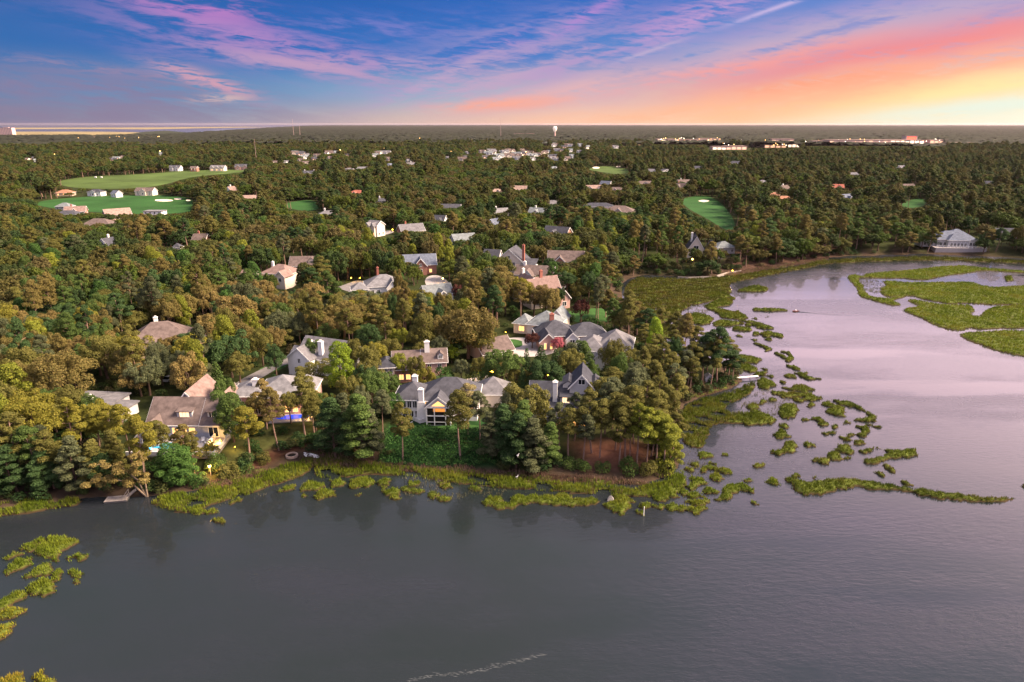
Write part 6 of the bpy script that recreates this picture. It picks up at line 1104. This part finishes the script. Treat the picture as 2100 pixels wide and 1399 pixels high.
garden_light(1213, 567, 3.6, 'orange uplight at the foot of a lone pine on the lawn', 100, .4); garden_light(478, 718, 3.3, 'orange uplight on the trunk of the largest oak', 220, .4); garden_light(663, 700, 3.4, 'orange uplight behind the tall white gabled house', 140, .4)
garden_light(720, 571, 4.5, 'amber lamp at the back of the cul de sac', 80, .5); garden_light(738, 571, 4.5, 'second amber lamp beside the cul de sac', 60, .4); garden_light(908, 572, 5, 'white gold lamp on the dark drive hedge', 60, .5, M_lamp); garden_light(872, 555, 4, 'warm doorway lamp by the dark drive', 60, .5); garden_light(955, 518, 6, 'brilliant white lamp beside the teal roofed house', 60, .6, M_lamp)
garden_light(1124, 771, 6.6, 'red orange lamp on the ridge behind the white chimney', 60, .4); garden_light(1008, 766, 4.5, 'wide orange glow under the tree behind the hip roof', 260, .9); garden_light(1502, 556, 2.2, 'orange lamp at the end of the far sea wall', 60, .5); garden_light(1420, 533, 5, 'warm lamp in the trees below the chalet', 60, .6, M_lamp)
garden_light(2070, 487, 4.5, 'yellow porch lamp of the dark blue roofed house', 80, .9); garden_light(835, 468, 4, 'amber lamp near the red brick house', 50, .6); garden_light(805, 472, 4, 'golden lamp on the curved drive', 60, .7); garden_light(858, 481, 4, 'white porch lamp of the red brick house', 50, .6, M_lamp)
# pools
def pool(px, py, w, d, rot, wc, glowc, label, es, z=LAND_Z):
    p = P(px, py, z); r = empty('swimming_pool', (p[0], p[1], z), R(rot)); tag(r, label, 'pool'); m = MB(); m.box(-w/2-1.8, w/2+1.8, -d/2-1.4, d/2+1.4, -1, .22); m.build('coping', conc, r)
    m = MB(); m.poly([(w/2 * math.cos(t) * (1 + .12 * math.cos(2 * t)), d/2 * math.sin(t), .27) for t in [2 * math.pi * i / 24 for i in range(24)]]); m.build('pool_water', mat(label[:8] + '_water', wc, .1, emit=glowc, estr=es), r); return p
pool(600, 857, 7.5, 3.0, 8, (.01, .05, .5), (.0, .07, .8), 'deep blue lit swimming pool with pale coping', .24); lm(600, 857, 'the deep blue pool')
pp_ = pool(345, 916, 8, 3.2, 0, (.02, .25, .4), (.0, .30, .5), 'turquoise lit pool half hidden by trees below the terrace', .22)
for x, l in ((308, 'cyan pool light near the pine trunk'), (384, 'bright blue pool light by the white terrace')):
    q = P(x, 919, 3.5); r = empty('pool_light', q); tag(r, l, 'pool light', 'pool lights'); m = MB(); ball(m, (0, 0, 0), .28); m.build('lens', mat('cyan_glow', (.1, .6, .9), .4, emit=(.05, .6, 1), estr=4), r); m = MB(); m.tube([(0, 0, -.5), (0, 0, -.2)], [.08, .08], 6); m.build('stem', M_metal, r)
# terrace chairs
def chair(px, py, rz, label):
    p = P(px, py, 3.3); r = empty('terrace_chair', (p[0], p[1], 3.27), R(rz)); tag(r, label, 'chair', 'white terrace chairs'); m = MB(); m.box(-.35, .35, -.35, .35, .4, .48); m.build('seat', M_trim, r); m = MB(); m.box(-.35, .35, .3, .38, .5, 1.15); m.build('backrest', M_trim, r)
    for x in (-.3, .3):
        for y in (-.3, .3): m = MB(); m.box(x-.04, x+.04, y-.04, y+.04, 0, .4); m.build('leg', M_trim, r)
chair(417, 906, 20, 'white terrace chair beside the dark doorway corner'); chair(424, 910, -40, 'white terrace chair at the terrace edge'); chair(334, 905, 60, 'white chair under the golden pine on the terrace')
# floating dock with ladder rail and gangway
p = P(240, 1023, .3); r = empty('floating_dock', (p[0], p[1], 0), R(10)); tag(r, 'small weathered floating dock with handrail and gangway under the leaning tree', 'dock'); m_w = mat('weathered_wood', (.30, .26, .24), .85, (2, .25))
for i in range(9): m = MB(); m.box(-2.2 + i*.49, -1.78 + i*.49, -1.1, 1.1, .32, .40); m.build('plank', m_w, r)
m = MB(); m.box(-2.2, 2.2, -1.0, 1.0, -.2, .31); m.build('float', mat('dock_float', (.12, .11, .11), .8), r)
m = MB(); m.box(2.0, 2.12, -1.1, -1.0, .4, 1.8); m.box(2.0, 2.12, .9, 1.0, .4, 1.8); m.box(2.0, 2.12, -1.1, 1.0, 1.7, 1.8); m.box(2.0, 2.12, -1.1, 1.0, 1.05, 1.13); m.build('handrail', m_w, r)
m = MB(); m.solid([(1.6, .6, .4), (2.4, .6, .4), (5.2, 5.2, 1.6), (4.4, 5.2, 1.6)], [(1.6, .6, .5), (2.4, .6, .5), (5.2, 5.2, 1.7), (4.4, 5.2, 1.7)]); m.build('gangway', m_w, r)
lm(245, 1018, 'the floating dock')
# white dock on the marsh by the pines
p = P(1532, 773, .8); r = empty('white_dock', (p[0], p[1], 0), R(12)); r.scale = (.75, .75, 1); tag(r, 'thin white dock reaching into the marsh below the pines', 'dock')
for i in range(14): m = MB(); m.box(-5 + i*.72, -4.32 + i*.72, -.6, .6, .75, .84); m.build('plank', M_trim, r)
for x in (-4.5, -1.5, 1.5, 4.5):
    for y in (-.5, .5): m = MB(); m.tube([(x, y, -.6), (x, y, .75)], [.09, .09], 6); m.build('post', m_w, r)
lm(1532, 773, 'the white dock')
# upturned white boat
p = P(637, 922, 2.2); zb_ = ground_z(p[0], p[1]); r = empty('rowing_boat', (p[0], p[1], zb_ + .05), R(-22)); tag(r, 'upturned white rowing boat lying on the grassy slope', 'boat'); V = []; F = []; secs = [(-2.2, .08, .2), (-1.6, .55, .42), (-.6, .78, .55), (.6, .78, .55), (1.5, .55, .46), (2.3, .12, .3)]
for x, w_, h_ in secs:
    for k in range(7): a = math.pi * k / 6; V.append((x, w_ * math.cos(a), h_ * math.sin(a)))
for i in range(5):
    for k in range(6): F.append((i*7+k, i*7+k+1, (i+1)*7+k+1, (i+1)*7+k))
link('hull', fast_mesh('hull', V, F, [M_trim], smooth=True), r); m = MB(); m.box(-2.1, 2.1, -.04, .04, .5, .62); m.build('keel', M_trim, r); lm(637, 920, 'the upturned boat')
# fire pit
p = P(597, 921, 2.5); zb_ = ground_z(p[0], p[1]); r = empty('fire_pit', (p[0], p[1], zb_)); tag(r, 'round stone fire pit on bare ground beside the boat', 'fire pit')
for i in range(12):
    a = 2 * math.pi * i / 12; m = MB(); m.box(-.32, .32, -.2, .2, -.1, .42); o = m.build('stone', mat('pit_stone', (.38, .28, .22), .9, (4, .2)), r, (1.2 * math.cos(a), 1.2 * math.sin(a), 0)); o.rotation_euler[2] = a + math.pi/2
m = MB(); m.poly([(1.0 * math.cos(t), 1.0 * math.sin(t), .12) for t in [2 * math.pi * i / 16 for i in range(16)]]); m.build('ash', M_dark, r)
# retaining walls of the white house garden
def wallrun(pts, h, t, z, label, name='garden_wall'):
    q = [P(x, y, z)[:2] for x, y in pts]; r = empty(name, (*q[0], z)); tag(r, label, 'wall')
    for i in range(len(q) - 1):
        a, b_ = q[i] - q[0], q[i+1] - q[0]; d_ = (b_ - a) / np.linalg.norm(b_ - a); n_ = np.array([-d_[1], d_[0]]) * t / 2; a = a - d_ * t * .45 * (i > 0)
        m = MB(); c4 = [a - n_, b_ - n_, b_ + n_, a + n_]; m.solid([(*v, -1.2) for v in c4], [(*v, h + .003 * i) for v in c4]); m.build('wall_run', M_whitec if name == 'garden_wall' else m_w, r)
wallrun([(856, 852), (848, 862), (862, 868), (876, 864), (882, 858)], 1.0, .3, 3.0, 'low white garden wall folded around the planting bed'); wallrun([(846, 868), (838, 874), (834, 880)], .5, .3, 2.6, 'thin white wall stepping down the ivy bank')
wallrun([(1470, 566), (1490, 560), (1520, 556)], .35, .3, .9, 'pale low sea wall at the far marsh edge', 'sea_wall'); wallrun([(1390, 568), (1412, 569), (1460, 567)], .15, .3, .9, 'dark bulkhead edge below the far trees', 'sea_wall')
# marker post, duck box, rock
p = P(1320, 1058, 0); r = empty('marker_post', p); tag(r, 'slim white marker post standing in a grass tuft by the point', 'post'); m = MB(); m.tube([(0, 0, -.5), (0, 0, 2.0)], [.09, .08], 8); m.build('post', M_trim, r); m = MB(); m.tube([(0, 0, 2.0), (0, 0, 2.12)], [.11, .03], 8); m.build('cap', M_trim, r); lm(1320, 1052, 'the slim white post')
p = P(1252, 1024, .1); r = empty('shore_rock', p); tag(r, 'pale pointed grey rock at the grass edge', 'rock'); m = MB(); m.solid([(-.9, -.6, -.3), (.8, -.7, -.3), (.9, .6, -.3), (-.7, .7, -.3)], [(-.3, -.2, .9), (.15, -.25, 1.1), (.2, .2, .8), (-.2, .2, .7)]); m.build('rock', mat('grey_rock', (.32, .29, .27), .9, (2, .3)), r)
p = P(1454, 775, 3); r = empty('garden_shed', (p[0], p[1], ground_z(p[0], p[1]))); tag(r, 'tiny pale shed in deep shade below the tall pines', 'shed'); b_ = (-1, 1, 0, 1.6, 2.2, .8, 'gy'); link('wall', wall_mesh(b_, WM['grey']), r); link('roof', roof_mesh(b_, RM['pale'], .2), r)
# egrets
for px, py, z, l in ((1062, 938, 6, 'white egret perched in the dark cedar'), (1060, 982, 1.0, 'white egret standing in the reeds below the cedar')):
    r = empty('egret', P(px, py, z)); r.scale = (.75,) * 3; tag(r, l, 'bird'); m = MB(); m.tube([(-.45, 0, .55), (-.25, 0, .62), (0, 0, .66), (.18, 0, .72), (.26, 0, .9), (.2, 0, 1.1), (.28, 0, 1.22), (.5, 0, 1.18)], [.02, .12, .17, .11, .05, .045, .06, .01], 7); m.tube([(-.02, .05, 0), (-.02, .05, .58)], [.02, .03], 4); m.tube([(.05, -.05, 0), (.05, -.05, .58)], [.02, .03], 4); m.build('body', M_trim, r)
# cars
def car(px, py, rz, col, label, z=LAND_Z + .1):
    p = P(px, py, z); r = empty('parked_car', (p[0], p[1], z), R(rz)); tag(r, label, 'car', 'parked cars'); cm = mat('paint_' + label.split()[0], col, .25, spec=.6)
    pr = [(-2.2, .35), (2.2, .35), (2.25, .7), (1.2, .86), (-1.7, .9), (-2.2, .8)]; m = MB(); m.solid([(x, -.88, z_) for x, z_ in pr], [(x, .88, z_) for x, z_ in pr]); m.build('body', cm, r)
    pr = [(1.15, .86), (.45, 1.42), (-1.0, 1.45), (-1.75, .9)]; m = MB(); m.solid([(x, -.72, z_) for x, z_ in pr], [(x, .72, z_) for x, z_ in pr]); m.build('windows', M_glass, r)
    m = MB(); m.solid([(.42, -.7, 1.43), (-.98, -.7, 1.46), (-.98, .7, 1.46), (.42, .7, 1.43)], [(.38, -.66, 1.5), (-.94, -.66, 1.52), (-.94, .66, 1.52), (.38, .66, 1.5)]); m.build('car_roof', cm, r)
    for x in (-1.4, 1.35):
        for s in (-1, 1): m = MB(); m.tube([(x, s*.72, .33), (x, s*.92, .33)], [.33, .33], 12); w_ = m.build('wheel', mat('tyre', (.02, .02, .02), .8), r); m = MB(); m.tube([(x, s*.93, .33), (x, s*.95, .33)], [.19, .19], 10); m.build('rim', mat('rim', (.5, .5, .5), .3, metal=.8), w_)
    for s in (-1, 1): m = MB(); m.box(2.15, 2.26, s*.6-.18, s*.6+.18, .58, .72); m.build('headlight', M_trim, r)
car(1107, 692, 178, (.45, .60, .78), 'silver blue sedan parked on the drive under a red tree'); car(1113, 705, 5, (.35, .05, .05), 'dark red car parked behind the silver blue sedan'); car(586, 580, 10, (.5, .58, .66), 'pale car parked on the short driveway'); car(215, 840, 30, (.55, .57, .6), 'light car at the edge of the turning circle'); car(348, 780, 80, (.6, .62, .65), 'white car on the lane half hidden by a large oak')
# leaning storm-thrown tree by the dock
p = P(300, 1010, 1.0); r = empty('leaning_tree', (p[0], p[1], ground_z(p[0], p[1]))); tag(r, 'pale leaning storm bent tree sprawling over the floating dock', 'tree'); m = MB(); Lb = []
for br in ([(0, 0, -.2), (-1.2, -.3, 4.2), (-3.5, -.8, 7.2), (-7, -1.4, 8.4)], [(0, 0, 0), (-2.2, -.8, 3.6), (-5.5, -1.8, 5.4), (-9, -2.2, 5.6)], [(.1, 0, 0), (.3, -.2, 4), (.6, -.4, 8), (.5, -.4, 11)]):
    m.tube(br, [.24, .17, .10, .04], 6); br = [np.array(b_, float) for b_ in br]
    for q_ in range(9):
        t_ = .45 + .55 * q_ / 8; sg = min(2, int(t_ * 3)); c_ = br[sg] + (br[sg + 1] - br[sg]) * (t_ * 3 - sg); e_ = c_ + np.array([random.uniform(-1.8, 1.2), random.uniform(-1.8, .8), random.uniform(-1.3, .9)]); m.tube([c_, e_], [.06, .02], 4); Lb.append((*e_, random.uniform(.7, 1.2)))
m.build('trunk', mat('pale_bark', (.24, .18, .13), .9, (3, .2)), r); V, F = lobes_to_leaves(np.array(Lb), 6500, .2, squash=.55, rnd=.9); cr = link('crown', fast_mesh('leaning_crown', V, F, [M_leaf]), r); cr.color = (.19, .15, .05, 1)
# foam and wake on the water
fm = mat('foam', (.13, .14, .15), .6)
def foam(pts, w_, label):
    V, F = [], []; q = [P(x, y, .012) for x, y in pts]
    for i in range(len(q) - 1):
        for k in range(26):
            t = k / 26; c_ = q[i] * (1 - t) + q[i+1] * t + np.array([random.gauss(0, .12), random.gauss(0, .22), .0]); a = random.uniform(.15, .5); b_ = w_ * random.uniform(.08, .3); n_ = len(V)
            V += [(c_[0] - a, c_[1], .012), (c_[0], c_[1] - b_, .012), (c_[0] + a, c_[1], .012), (c_[0], c_[1] + b_, .012)]; F.append((n_, n_+1, n_+2, n_+3))
    tag(link('foam', fast_mesh('foam', V, F, [fm])), label, None, None, 'stuff')
foam([(840, 1394), (900, 1384), (960, 1380), (1010, 1368), (1060, 1355), (1120, 1342)], .12, 'thin broken line of foam drifting on the near water')
# boat and wake
p = P(1632, 639, 0); r = empty('motor_boat', p, R(188)); r.scale = (.6, .6, .5); tag(r, 'tiny dark boat leading a white wake by the low marsh bar', 'boat'); V = []; F = []
for x, w_, h_ in ((-2.4, .9, .6), (-.5, 1.0, .65), (1.2, .8, .75), (2.5, .05, .95)): V += [(x, -w_, h_), (x, -w_ * .6, -.1), (x, w_ * .6, -.1), (x, w_, h_)]
for i in range(3):
    for k in range(3): F.append((i*4+k, i*4+k+1, (i+1)*4+k+1, (i+1)*4+k))
    F.append((i*4+3, i*4, (i+1)*4, (i+1)*4+3))
F.append((0, 1, 2, 3)); link('hull', fast_mesh('hull', V, F, [mat('boat_red', (.18, .05, .04), .5)]), r); m = MB(); m.box(-.4, .5, -.3, .3, .6, 1.5); m.build('console', M_trim, r)
Vw, Fw = [], []
for i in range(40):
    t = i / 39; c_ = P(1636 + 125 * t, 640 + 10 * t, 0); n_ = len(Vw); wv = .5 + 1.0 * t; Vw += [(c_[0], c_[1] - wv, -.02), (c_[0], c_[1], .22 * (1 - t) + .03), (c_[0], c_[1] + wv, -.02)]
    if i: Fw += [(n_-3, n_, n_+1, n_-2), (n_-2, n_+1, n_+2, n_-1)]
tag(link('boat_wake', fast_mesh('boat_wake', Vw, Fw, [wmt], smooth=True)), 'long low wake rolling behind the tiny boat', None, None, 'stuff')

# ------------------------------------------------------------------ far town
M_fac = mat('lit_facade', (.5, .4, .34), .8, emit=(1.0, .52, .30), estr=.42); M_facw = mat('lit_facade_white', (.5, .45, .4), .8, emit=(1.0, .72, .50), estr=.62); M_red = mat('red_sign', (.5, .05, .03), .6, emit=(1.0, .08, .04), estr=1.2); M_pinkw = mat('far_pink_wall', (.66, .44, .40), .9)
def store(px, py, w, d, h, m, label, name='shopping_building', nb=6, cat='building', group=None):
    p = P(px, py, LAND_Z); r = empty(name, (p[0], p[1], LAND_Z)); tag(r, label, cat, group); q = MB(); q.box(-w/2, w/2, 0, d, 0, h); q.build('wall', M_pinkw, r); q = MB(); q.box(-w/2-1, w/2+1, -1, d+1, h, h+1.2); q.build('roof', RM['tan'], r)
    bw = w / nb
    for i in range(nb):
        hh = h * random.uniform(.5, .9); q = MB(); q.poly([(-w/2 + bw*(i+.12), -.15, .3), (-w/2 + bw*(i+.88), -.15, .3), (-w/2 + bw*(i+.88), -.15, hh), (-w/2 + bw*(i+.12), -.15, hh)]); q.build('shopfront', m, r)
    return r
k_ = lambda py: ppm(P(1400, py, 3))
store(1760, 297, 210, 60, 16, M_fac, 'long pinkish lit store in the middle of the far mall', nb=12); store(1850, 296, 160, 60, 15, M_facw, 'bright white lit store beside the red sign', nb=9); rs = store(1868, 293.5, 46, 30, 27, M_red, 'store with a glowing red top in the far mall', nb=1); store(1690, 296, 80, 40, 12, M_facw, 'bright store at the near end of the far mall', nb=4); store(1925, 294, 70, 40, 12, M_fac, 'small lit store at the far end of the mall', nb=4); store(1975, 300, 90, 40, 11, M_fac, 'low lit building past the mall in dark woods', nb=5)
store(1800, 300, 180, 40, 12, M_fac, 'low row of pink shopfronts before the far mall', nb=10); store(1510, 307, 60, 40, 9, M_fac, 'pale low store with red end in the near clearing', nb=4); store(1475, 307, 40, 30, 8, M_facw, 'small white roofed store in the near clearing', nb=3); store(1565, 297, 70, 40, 11, M_facw, 'white lit store between the two malls', nb=4); store(1605, 292, 90, 40, 13, M_fac, 'orange roofed store between the two malls', nb=5); store(1590, 303, 70, 40, 9, M_fac, 'dim grey store at the wood edge', nb=4); store(1628, 302, 40, 30, 10, M_facw, 'small white lit store at the wood edge', nb=3)
store(1410, 294, 150, 50, 13, M_facw, 'brilliant lit store in the golden car park', nb=9); store(1455, 291, 90, 50, 13, M_fac, 'golden lit store at the end of the car park', nb=6); store(1365, 291, 70, 40, 11, M_facw, 'bright store at the start of the golden car park', nb=4)
store(1075, 280, 120, 60, 16, M_facw, 'tiny bright building far beyond the hamlet', nb=4); store(1150, 302, 60, 30, 9, M_facw, 'pale lit building in the farthest hamlet', nb=3)
# car park lamps: a field of identical lit masts
mm_ = MB(); mm_.tube([(0, 0, 0), (0, 0, 11)], [.25, .18], 6); mast_me = mm_.mesh('mast', M_metal); hm_ = MB(); ball(hm_, (0, 0, 12), 1.1); head_me = hm_.mesh('lamp_head', mat('sodium', (1, .7, .3), .5, emit=(1, .50, .16), estr=3.0)); hm2 = MB(); ball(hm2, (0, 0, 12), 1.0); head2 = hm2.mesh('lamp_head', mat('led', (1, .9, .8), .5, emit=(1, .82, .62), estr=3.0))
def mast(px, py, he, label, group):
    p = P(px, py, LAND_Z); r = empty('car_park_lamp', (p[0], p[1], LAND_Z)); tag(r, label, 'lamp', group); link('mast', mast_me, r); link('lamp_head', he, r)
for i in range(44): mast(random.uniform(1340, 1480), random.uniform(288, 296), random.choice([head_me, head_me, head2]), 'lit mast in the golden far car park', 'golden car park masts')
for i in range(44): mast(random.uniform(1650, 1935), random.uniform(291, 303), random.choice([head_me, head2]), 'lit mast among the far mall stores', 'mall masts')
for i in range(24): mast(random.uniform(1450, 1640), random.uniform(293, 309), random.choice([head_me, head2]), 'lit mast between the two malls', 'masts between malls')
for i in range(36): mast(random.uniform(1560, 2100), random.uniform(256.6, 258.4), random.choice([head_me, head2]), 'pinprick city light on the horizon glow', 'horizon city lights')
for i in range(40): mast(random.choice([random.uniform(0, 340), random.uniform(600, 1330)]), random.uniform(286, 332), head_me, 'pinprick street light in the dark woods', 'woodland street lights')
for i in range(14): mast(random.uniform(190, 340), random.uniform(281, 286), head_me, 'amber light along the far waterfront road', 'waterfront lights')
# left: tower block, town houses, waterway
def block(px, py, w, d, h, floors, cols, m, label, name='apartment_tower'):
    p = P(px, py, 1.0); r = empty(name, (p[0], p[1], .2)); tag(r, label, 'building'); q = MB(); q.box(-w/2, w/2, 0, d, 0, h); q.box(-w*.2, w*.2, d*.2, d*.7, h, h+3); q.build('wall', m, r); q = MB(); q.box(-w/2-.6, w/2+.6, -.6, d+.6, h+.02, h+.9); q.build('roof', RM['pale'], r)
    wm_ = MB(); a_, b_ = w / cols * .2, h / floors * .18; wm_.poly([(-a_, 0, -b_), (a_, 0, -b_), (a_, 0, b_), (-a_, 0, b_)]); me = wm_.mesh('window', M_glass)
    for i in range(cols):
        for j in range(floors): link('window', me, r, (-w/2 + w*(i+.5)/cols, -.06, h*(j+.5)/floors))
block(14, 281, 74, 30, 52, 9, 8, M_pinkw, 'pink apartment tower standing at the far marsh edge'); block(-14, 281, 40, 30, 40, 7, 4, M_pinkw, 'second pink tower cut off by the frame edge')
for i in range(15): store(44 + i * 10.2, 285.5 + .35 * math.sin(i), 26, 16, 11, M_fac, 'pale lit townhouse in the far waterfront row', 'townhouse', 2, 'house', 'waterfront townhouses')
for i in range(9): store(205 + i * 15, 284 - i * .35, 24, 14, 7, M_facw if i % 2 else M_fac, 'small lit waterfront building past the townhouse row', 'waterfront_building', 2, 'building', 'small waterfront buildings')
store(362, 292, 40, 20, 10, mat('gold_facade', (.6, .35, .1), .7, emit=(1, .5, .08), estr=1.0), 'golden lit building alone in the dark left woods', nb=3)
for i in range(12): store(442 + i * 7, 274.5 - i * .55, 22, 14, 8, M_facw, 'pale house along the far inlet shore', 'inlet_house', 2, 'house', 'inlet shore houses')
flat([(378, 276.5), (430, 276.3), (480, 270.5), (560, 264.2), (500, 264), (440, 266), (400, 270)], 'far pale inlet winding to the sea', .5, mat('inlet_water', (.12, .13, .16), .12, spec=.8), 'inlet_water')
# water tower and masts
p = P(1138, 269, 40); r = empty('water_tower', (p[0], p[1], LAND_Z)); tag(r, 'pale bulb topped water tower rising over the far forest', 'water tower'); q = MB(); q.tube([(0, 0, 0), (0, 0, 34)], [4, 3.2], 12); q.build('stem', M_pinkw, r); q = MB(); q.tube([(0, 0, 32), (0, 0, 40), (0, 0, 50), (0, 0, 58), (0, 0, 60)], [2.6, 8, 11, 9, .5], 16); q.build('tank', mat('tank_glow_paint', (.8, .72, .66), .6, emit=(1, .75, .6), estr=.16), r)  # tank paint glows faintly: light put into its colour, no lamp there
for px, h_, l in ((603, 95, 'thin radio mast on the far forest line'), (616, 70, 'shorter radio mast beside the thin one'), (1027, 110, 'reddish lattice mast beyond the hamlet'), (527, 46, 'slender pole mast above the mid woods')):
    py = {527: 338}.get(px, 283); p = P(px, py, LAND_Z); r = empty('radio_mast', (p[0], p[1], LAND_Z)); tag(r, l, 'mast'); q = MB(); q.tube([(0, 0, 0), (0, 0, h_)], [1.2 if px != 527 else .35, .5 if px != 527 else .2], 5); q.build('mast', mat('mast_paint', (.45, .30, .28), .6), r); q = MB(); q.box(-2, 2, -2, 2, -.5, .3); q.build('footing', conc, r)
# golf buggies
for px, py, l in ((196, 365, 'tiny white buggy on the long pale fairway'), (208, 365, 'second tiny buggy beside the first on the fairway')):
    p = P(px, py, LAND_Z); r = empty('golf_buggy', (p[0], p[1], LAND_Z + .05)); tag(r, l, 'buggy'); q = MB(); q.box(-1.4, 1.4, -.7, .7, .3, 1.0); q.box(-.6, .8, -.6, .6, 1.0, 1.25); q.build('body', M_trim, r); q = MB(); q.box(-1.1, 1.1, -.7, .7, 1.9, 2.0); q.build('canopy', M_trim, r)
    for x in (-1, 1): q = MB(); q.box(x-.05, x+.05, -.65, .65, 1.0, 1.9); q.build('post', M_trim, r)
    for x in (-.9, .9): q = MB(); q.tube([(x, -.75, .25), (x, .75, .25)], [.25, .25], 8); q.build('wheel', MATS['tyre'], r)

# ------------------------------------------------------------------ haze
hz = MB(); hz.box(-34000, 34000, -320, 61000, -2.5, 92)
hm = bpy.data.materials.new('haze_air'); hm.use_nodes = True; hm.node_tree.nodes.clear(); vo = hm.node_tree.nodes.new('ShaderNodeVolumePrincipled'); ho = hm.node_tree.nodes.new('ShaderNodeOutputMaterial'); vo.inputs['Color'].default_value = (.92, .75, .79, 1); vo.inputs['Density'].default_value = HAZE; vo.inputs['Anisotropy'].default_value = .35; hm.node_tree.links.new(vo.outputs[0], ho.inputs['Volume'])
if HAZE > 0: tag(hz.build('haze', hm), 'thin evening haze over the whole land', None, None, 'stuff')

# ------------------------------------------------------------------ labels that single out trees and marsh islands
ORD = ['first', 'second', 'third', 'fourth', 'fifth', 'sixth', 'seventh', 'eighth', 'ninth', 'tenth', 'eleventh', 'twelfth', 'thirteenth', 'fourteenth', 'fifteenth', 'sixteenth', 'seventeenth', 'eighteenth', 'nineteenth', 'twentieth'] + ['%d%s' % (i, {1: 'st', 2: 'nd', 3: 'rd'}.get(i % 10, 'th')) for i in range(21, 80)]
def relate(px, py, L):
    b_ = min(L, key=lambda l: (l[0] - px) ** 2 + ((l[1] - py) * 1.5) ** 2); dx, dy = px - b_[0], (py - b_[1]) * 1.6
    rel = ('right of' if dx > 0 else 'left of') if abs(dx) > abs(dy) else ('behind' if dy < 0 else 'in front of')
    return b_, rel, math.hypot(dx, dy)
gr = {}
for t in TREES:
    b_, rel, ds = relate(t['px'], t['py'], LANDM); gr.setdefault((t['kind'], t['col'], b_[2], rel), []).append((ds, t))
for (kind, col, ln, rel), v in gr.items():
    v.sort(key=lambda q: q[0])
    for i, (ds, t) in enumerate(v):
        nm = FULL[kind]; o = '' if len(v) == 1 else ', %s out' % ORD[i]
        lb = ('%s %s %s %s %s%s' % (nm[1], col, nm[2], rel, ln, o)); lb = lb if len(lb.split()) <= 16 else lb[len(nm[1]) + 1:]; lb = lb if len(lb.replace(',', ' ').split()) <= 16 else lb.replace(' the ', ' '); t['root']['label'] = lb; t['root']['category'] = 'shrub' if kind == 'shrub' else 'tree'; t['root']['group'] = {'oak': 'oaks of the near woods', 'pine': 'pines of the near woods', 'cedar': 'dense cedars on the bank', 'cypress': 'cone shaped garden cypresses', 'poplar': 'upright leafy trees', 'shrub': 'garden shrubs'}[kind]
ML = [(l[0], l[1], l[2].replace(' with the screened porch', ' on the bank').replace(' with blue roofs', '').replace(' with steep gables', ''), 0) for l in LANDM if any(s in l[2] for s in ('dock', 'slim white post', 'shore lamp', 'boat', 'screened porch', 'waterside', 'chalet'))] + [(1640, 632, 'the tiny boat', 0), (1235, 1020, 'the pointed grey rock', 0), (960, 1375, 'the drifting foam line', 0)]
gr = {}
for root, (px, py, d), area, pw in ISLANDS:
    lo, hi = pw.min(0), pw.max(0); ex = (hi - lo).max() / math.sqrt(area + .1); sz = 'broad' if area > 700 else 'large' if area > 120 else 'small' if area > 25 else 'tiny'; sh = 'long' if ex > 2.1 else 'rounded' if ex < 1.35 else 'irregular'
    b_, rel, ds = relate(px, py, ML); gr.setdefault((sz, sh, b_[2], rel), []).append((ds, root))
for (sz, sh, ln, rel), v in gr.items():
    v.sort(key=lambda q: q[0])
    for i, (ds, root) in enumerate(v):
        o = '' if len(v) == 1 else ', %s out' % ORD[i]; tag(root, '%s %s grassy marsh island %s %s%s' % (sz, sh, rel, ln, o), 'marsh island', 'marsh grass islands')
hg = {}
for group, k, px, root in HLAB: hg.setdefault((group, k), []).append((px, root))
for (group, k), v in hg.items():
    v.sort(key=lambda q: q[0]); look = ['white grey roofed', 'cream brown roofed', 'pink lit slate roofed', 'white teal roofed'][k]; where = {'hamlet houses': 'in the dense hamlet', 'scattered far houses': 'scattered in dark woods', 'farthest hamlet houses': 'of the farthest hamlet'}[group]
    for i, (px, root) in enumerate(v): root['label'] = '%s house %s, %s of its kind from left' % (look, where, ORD[i])
bpy.context.view_layer.update()
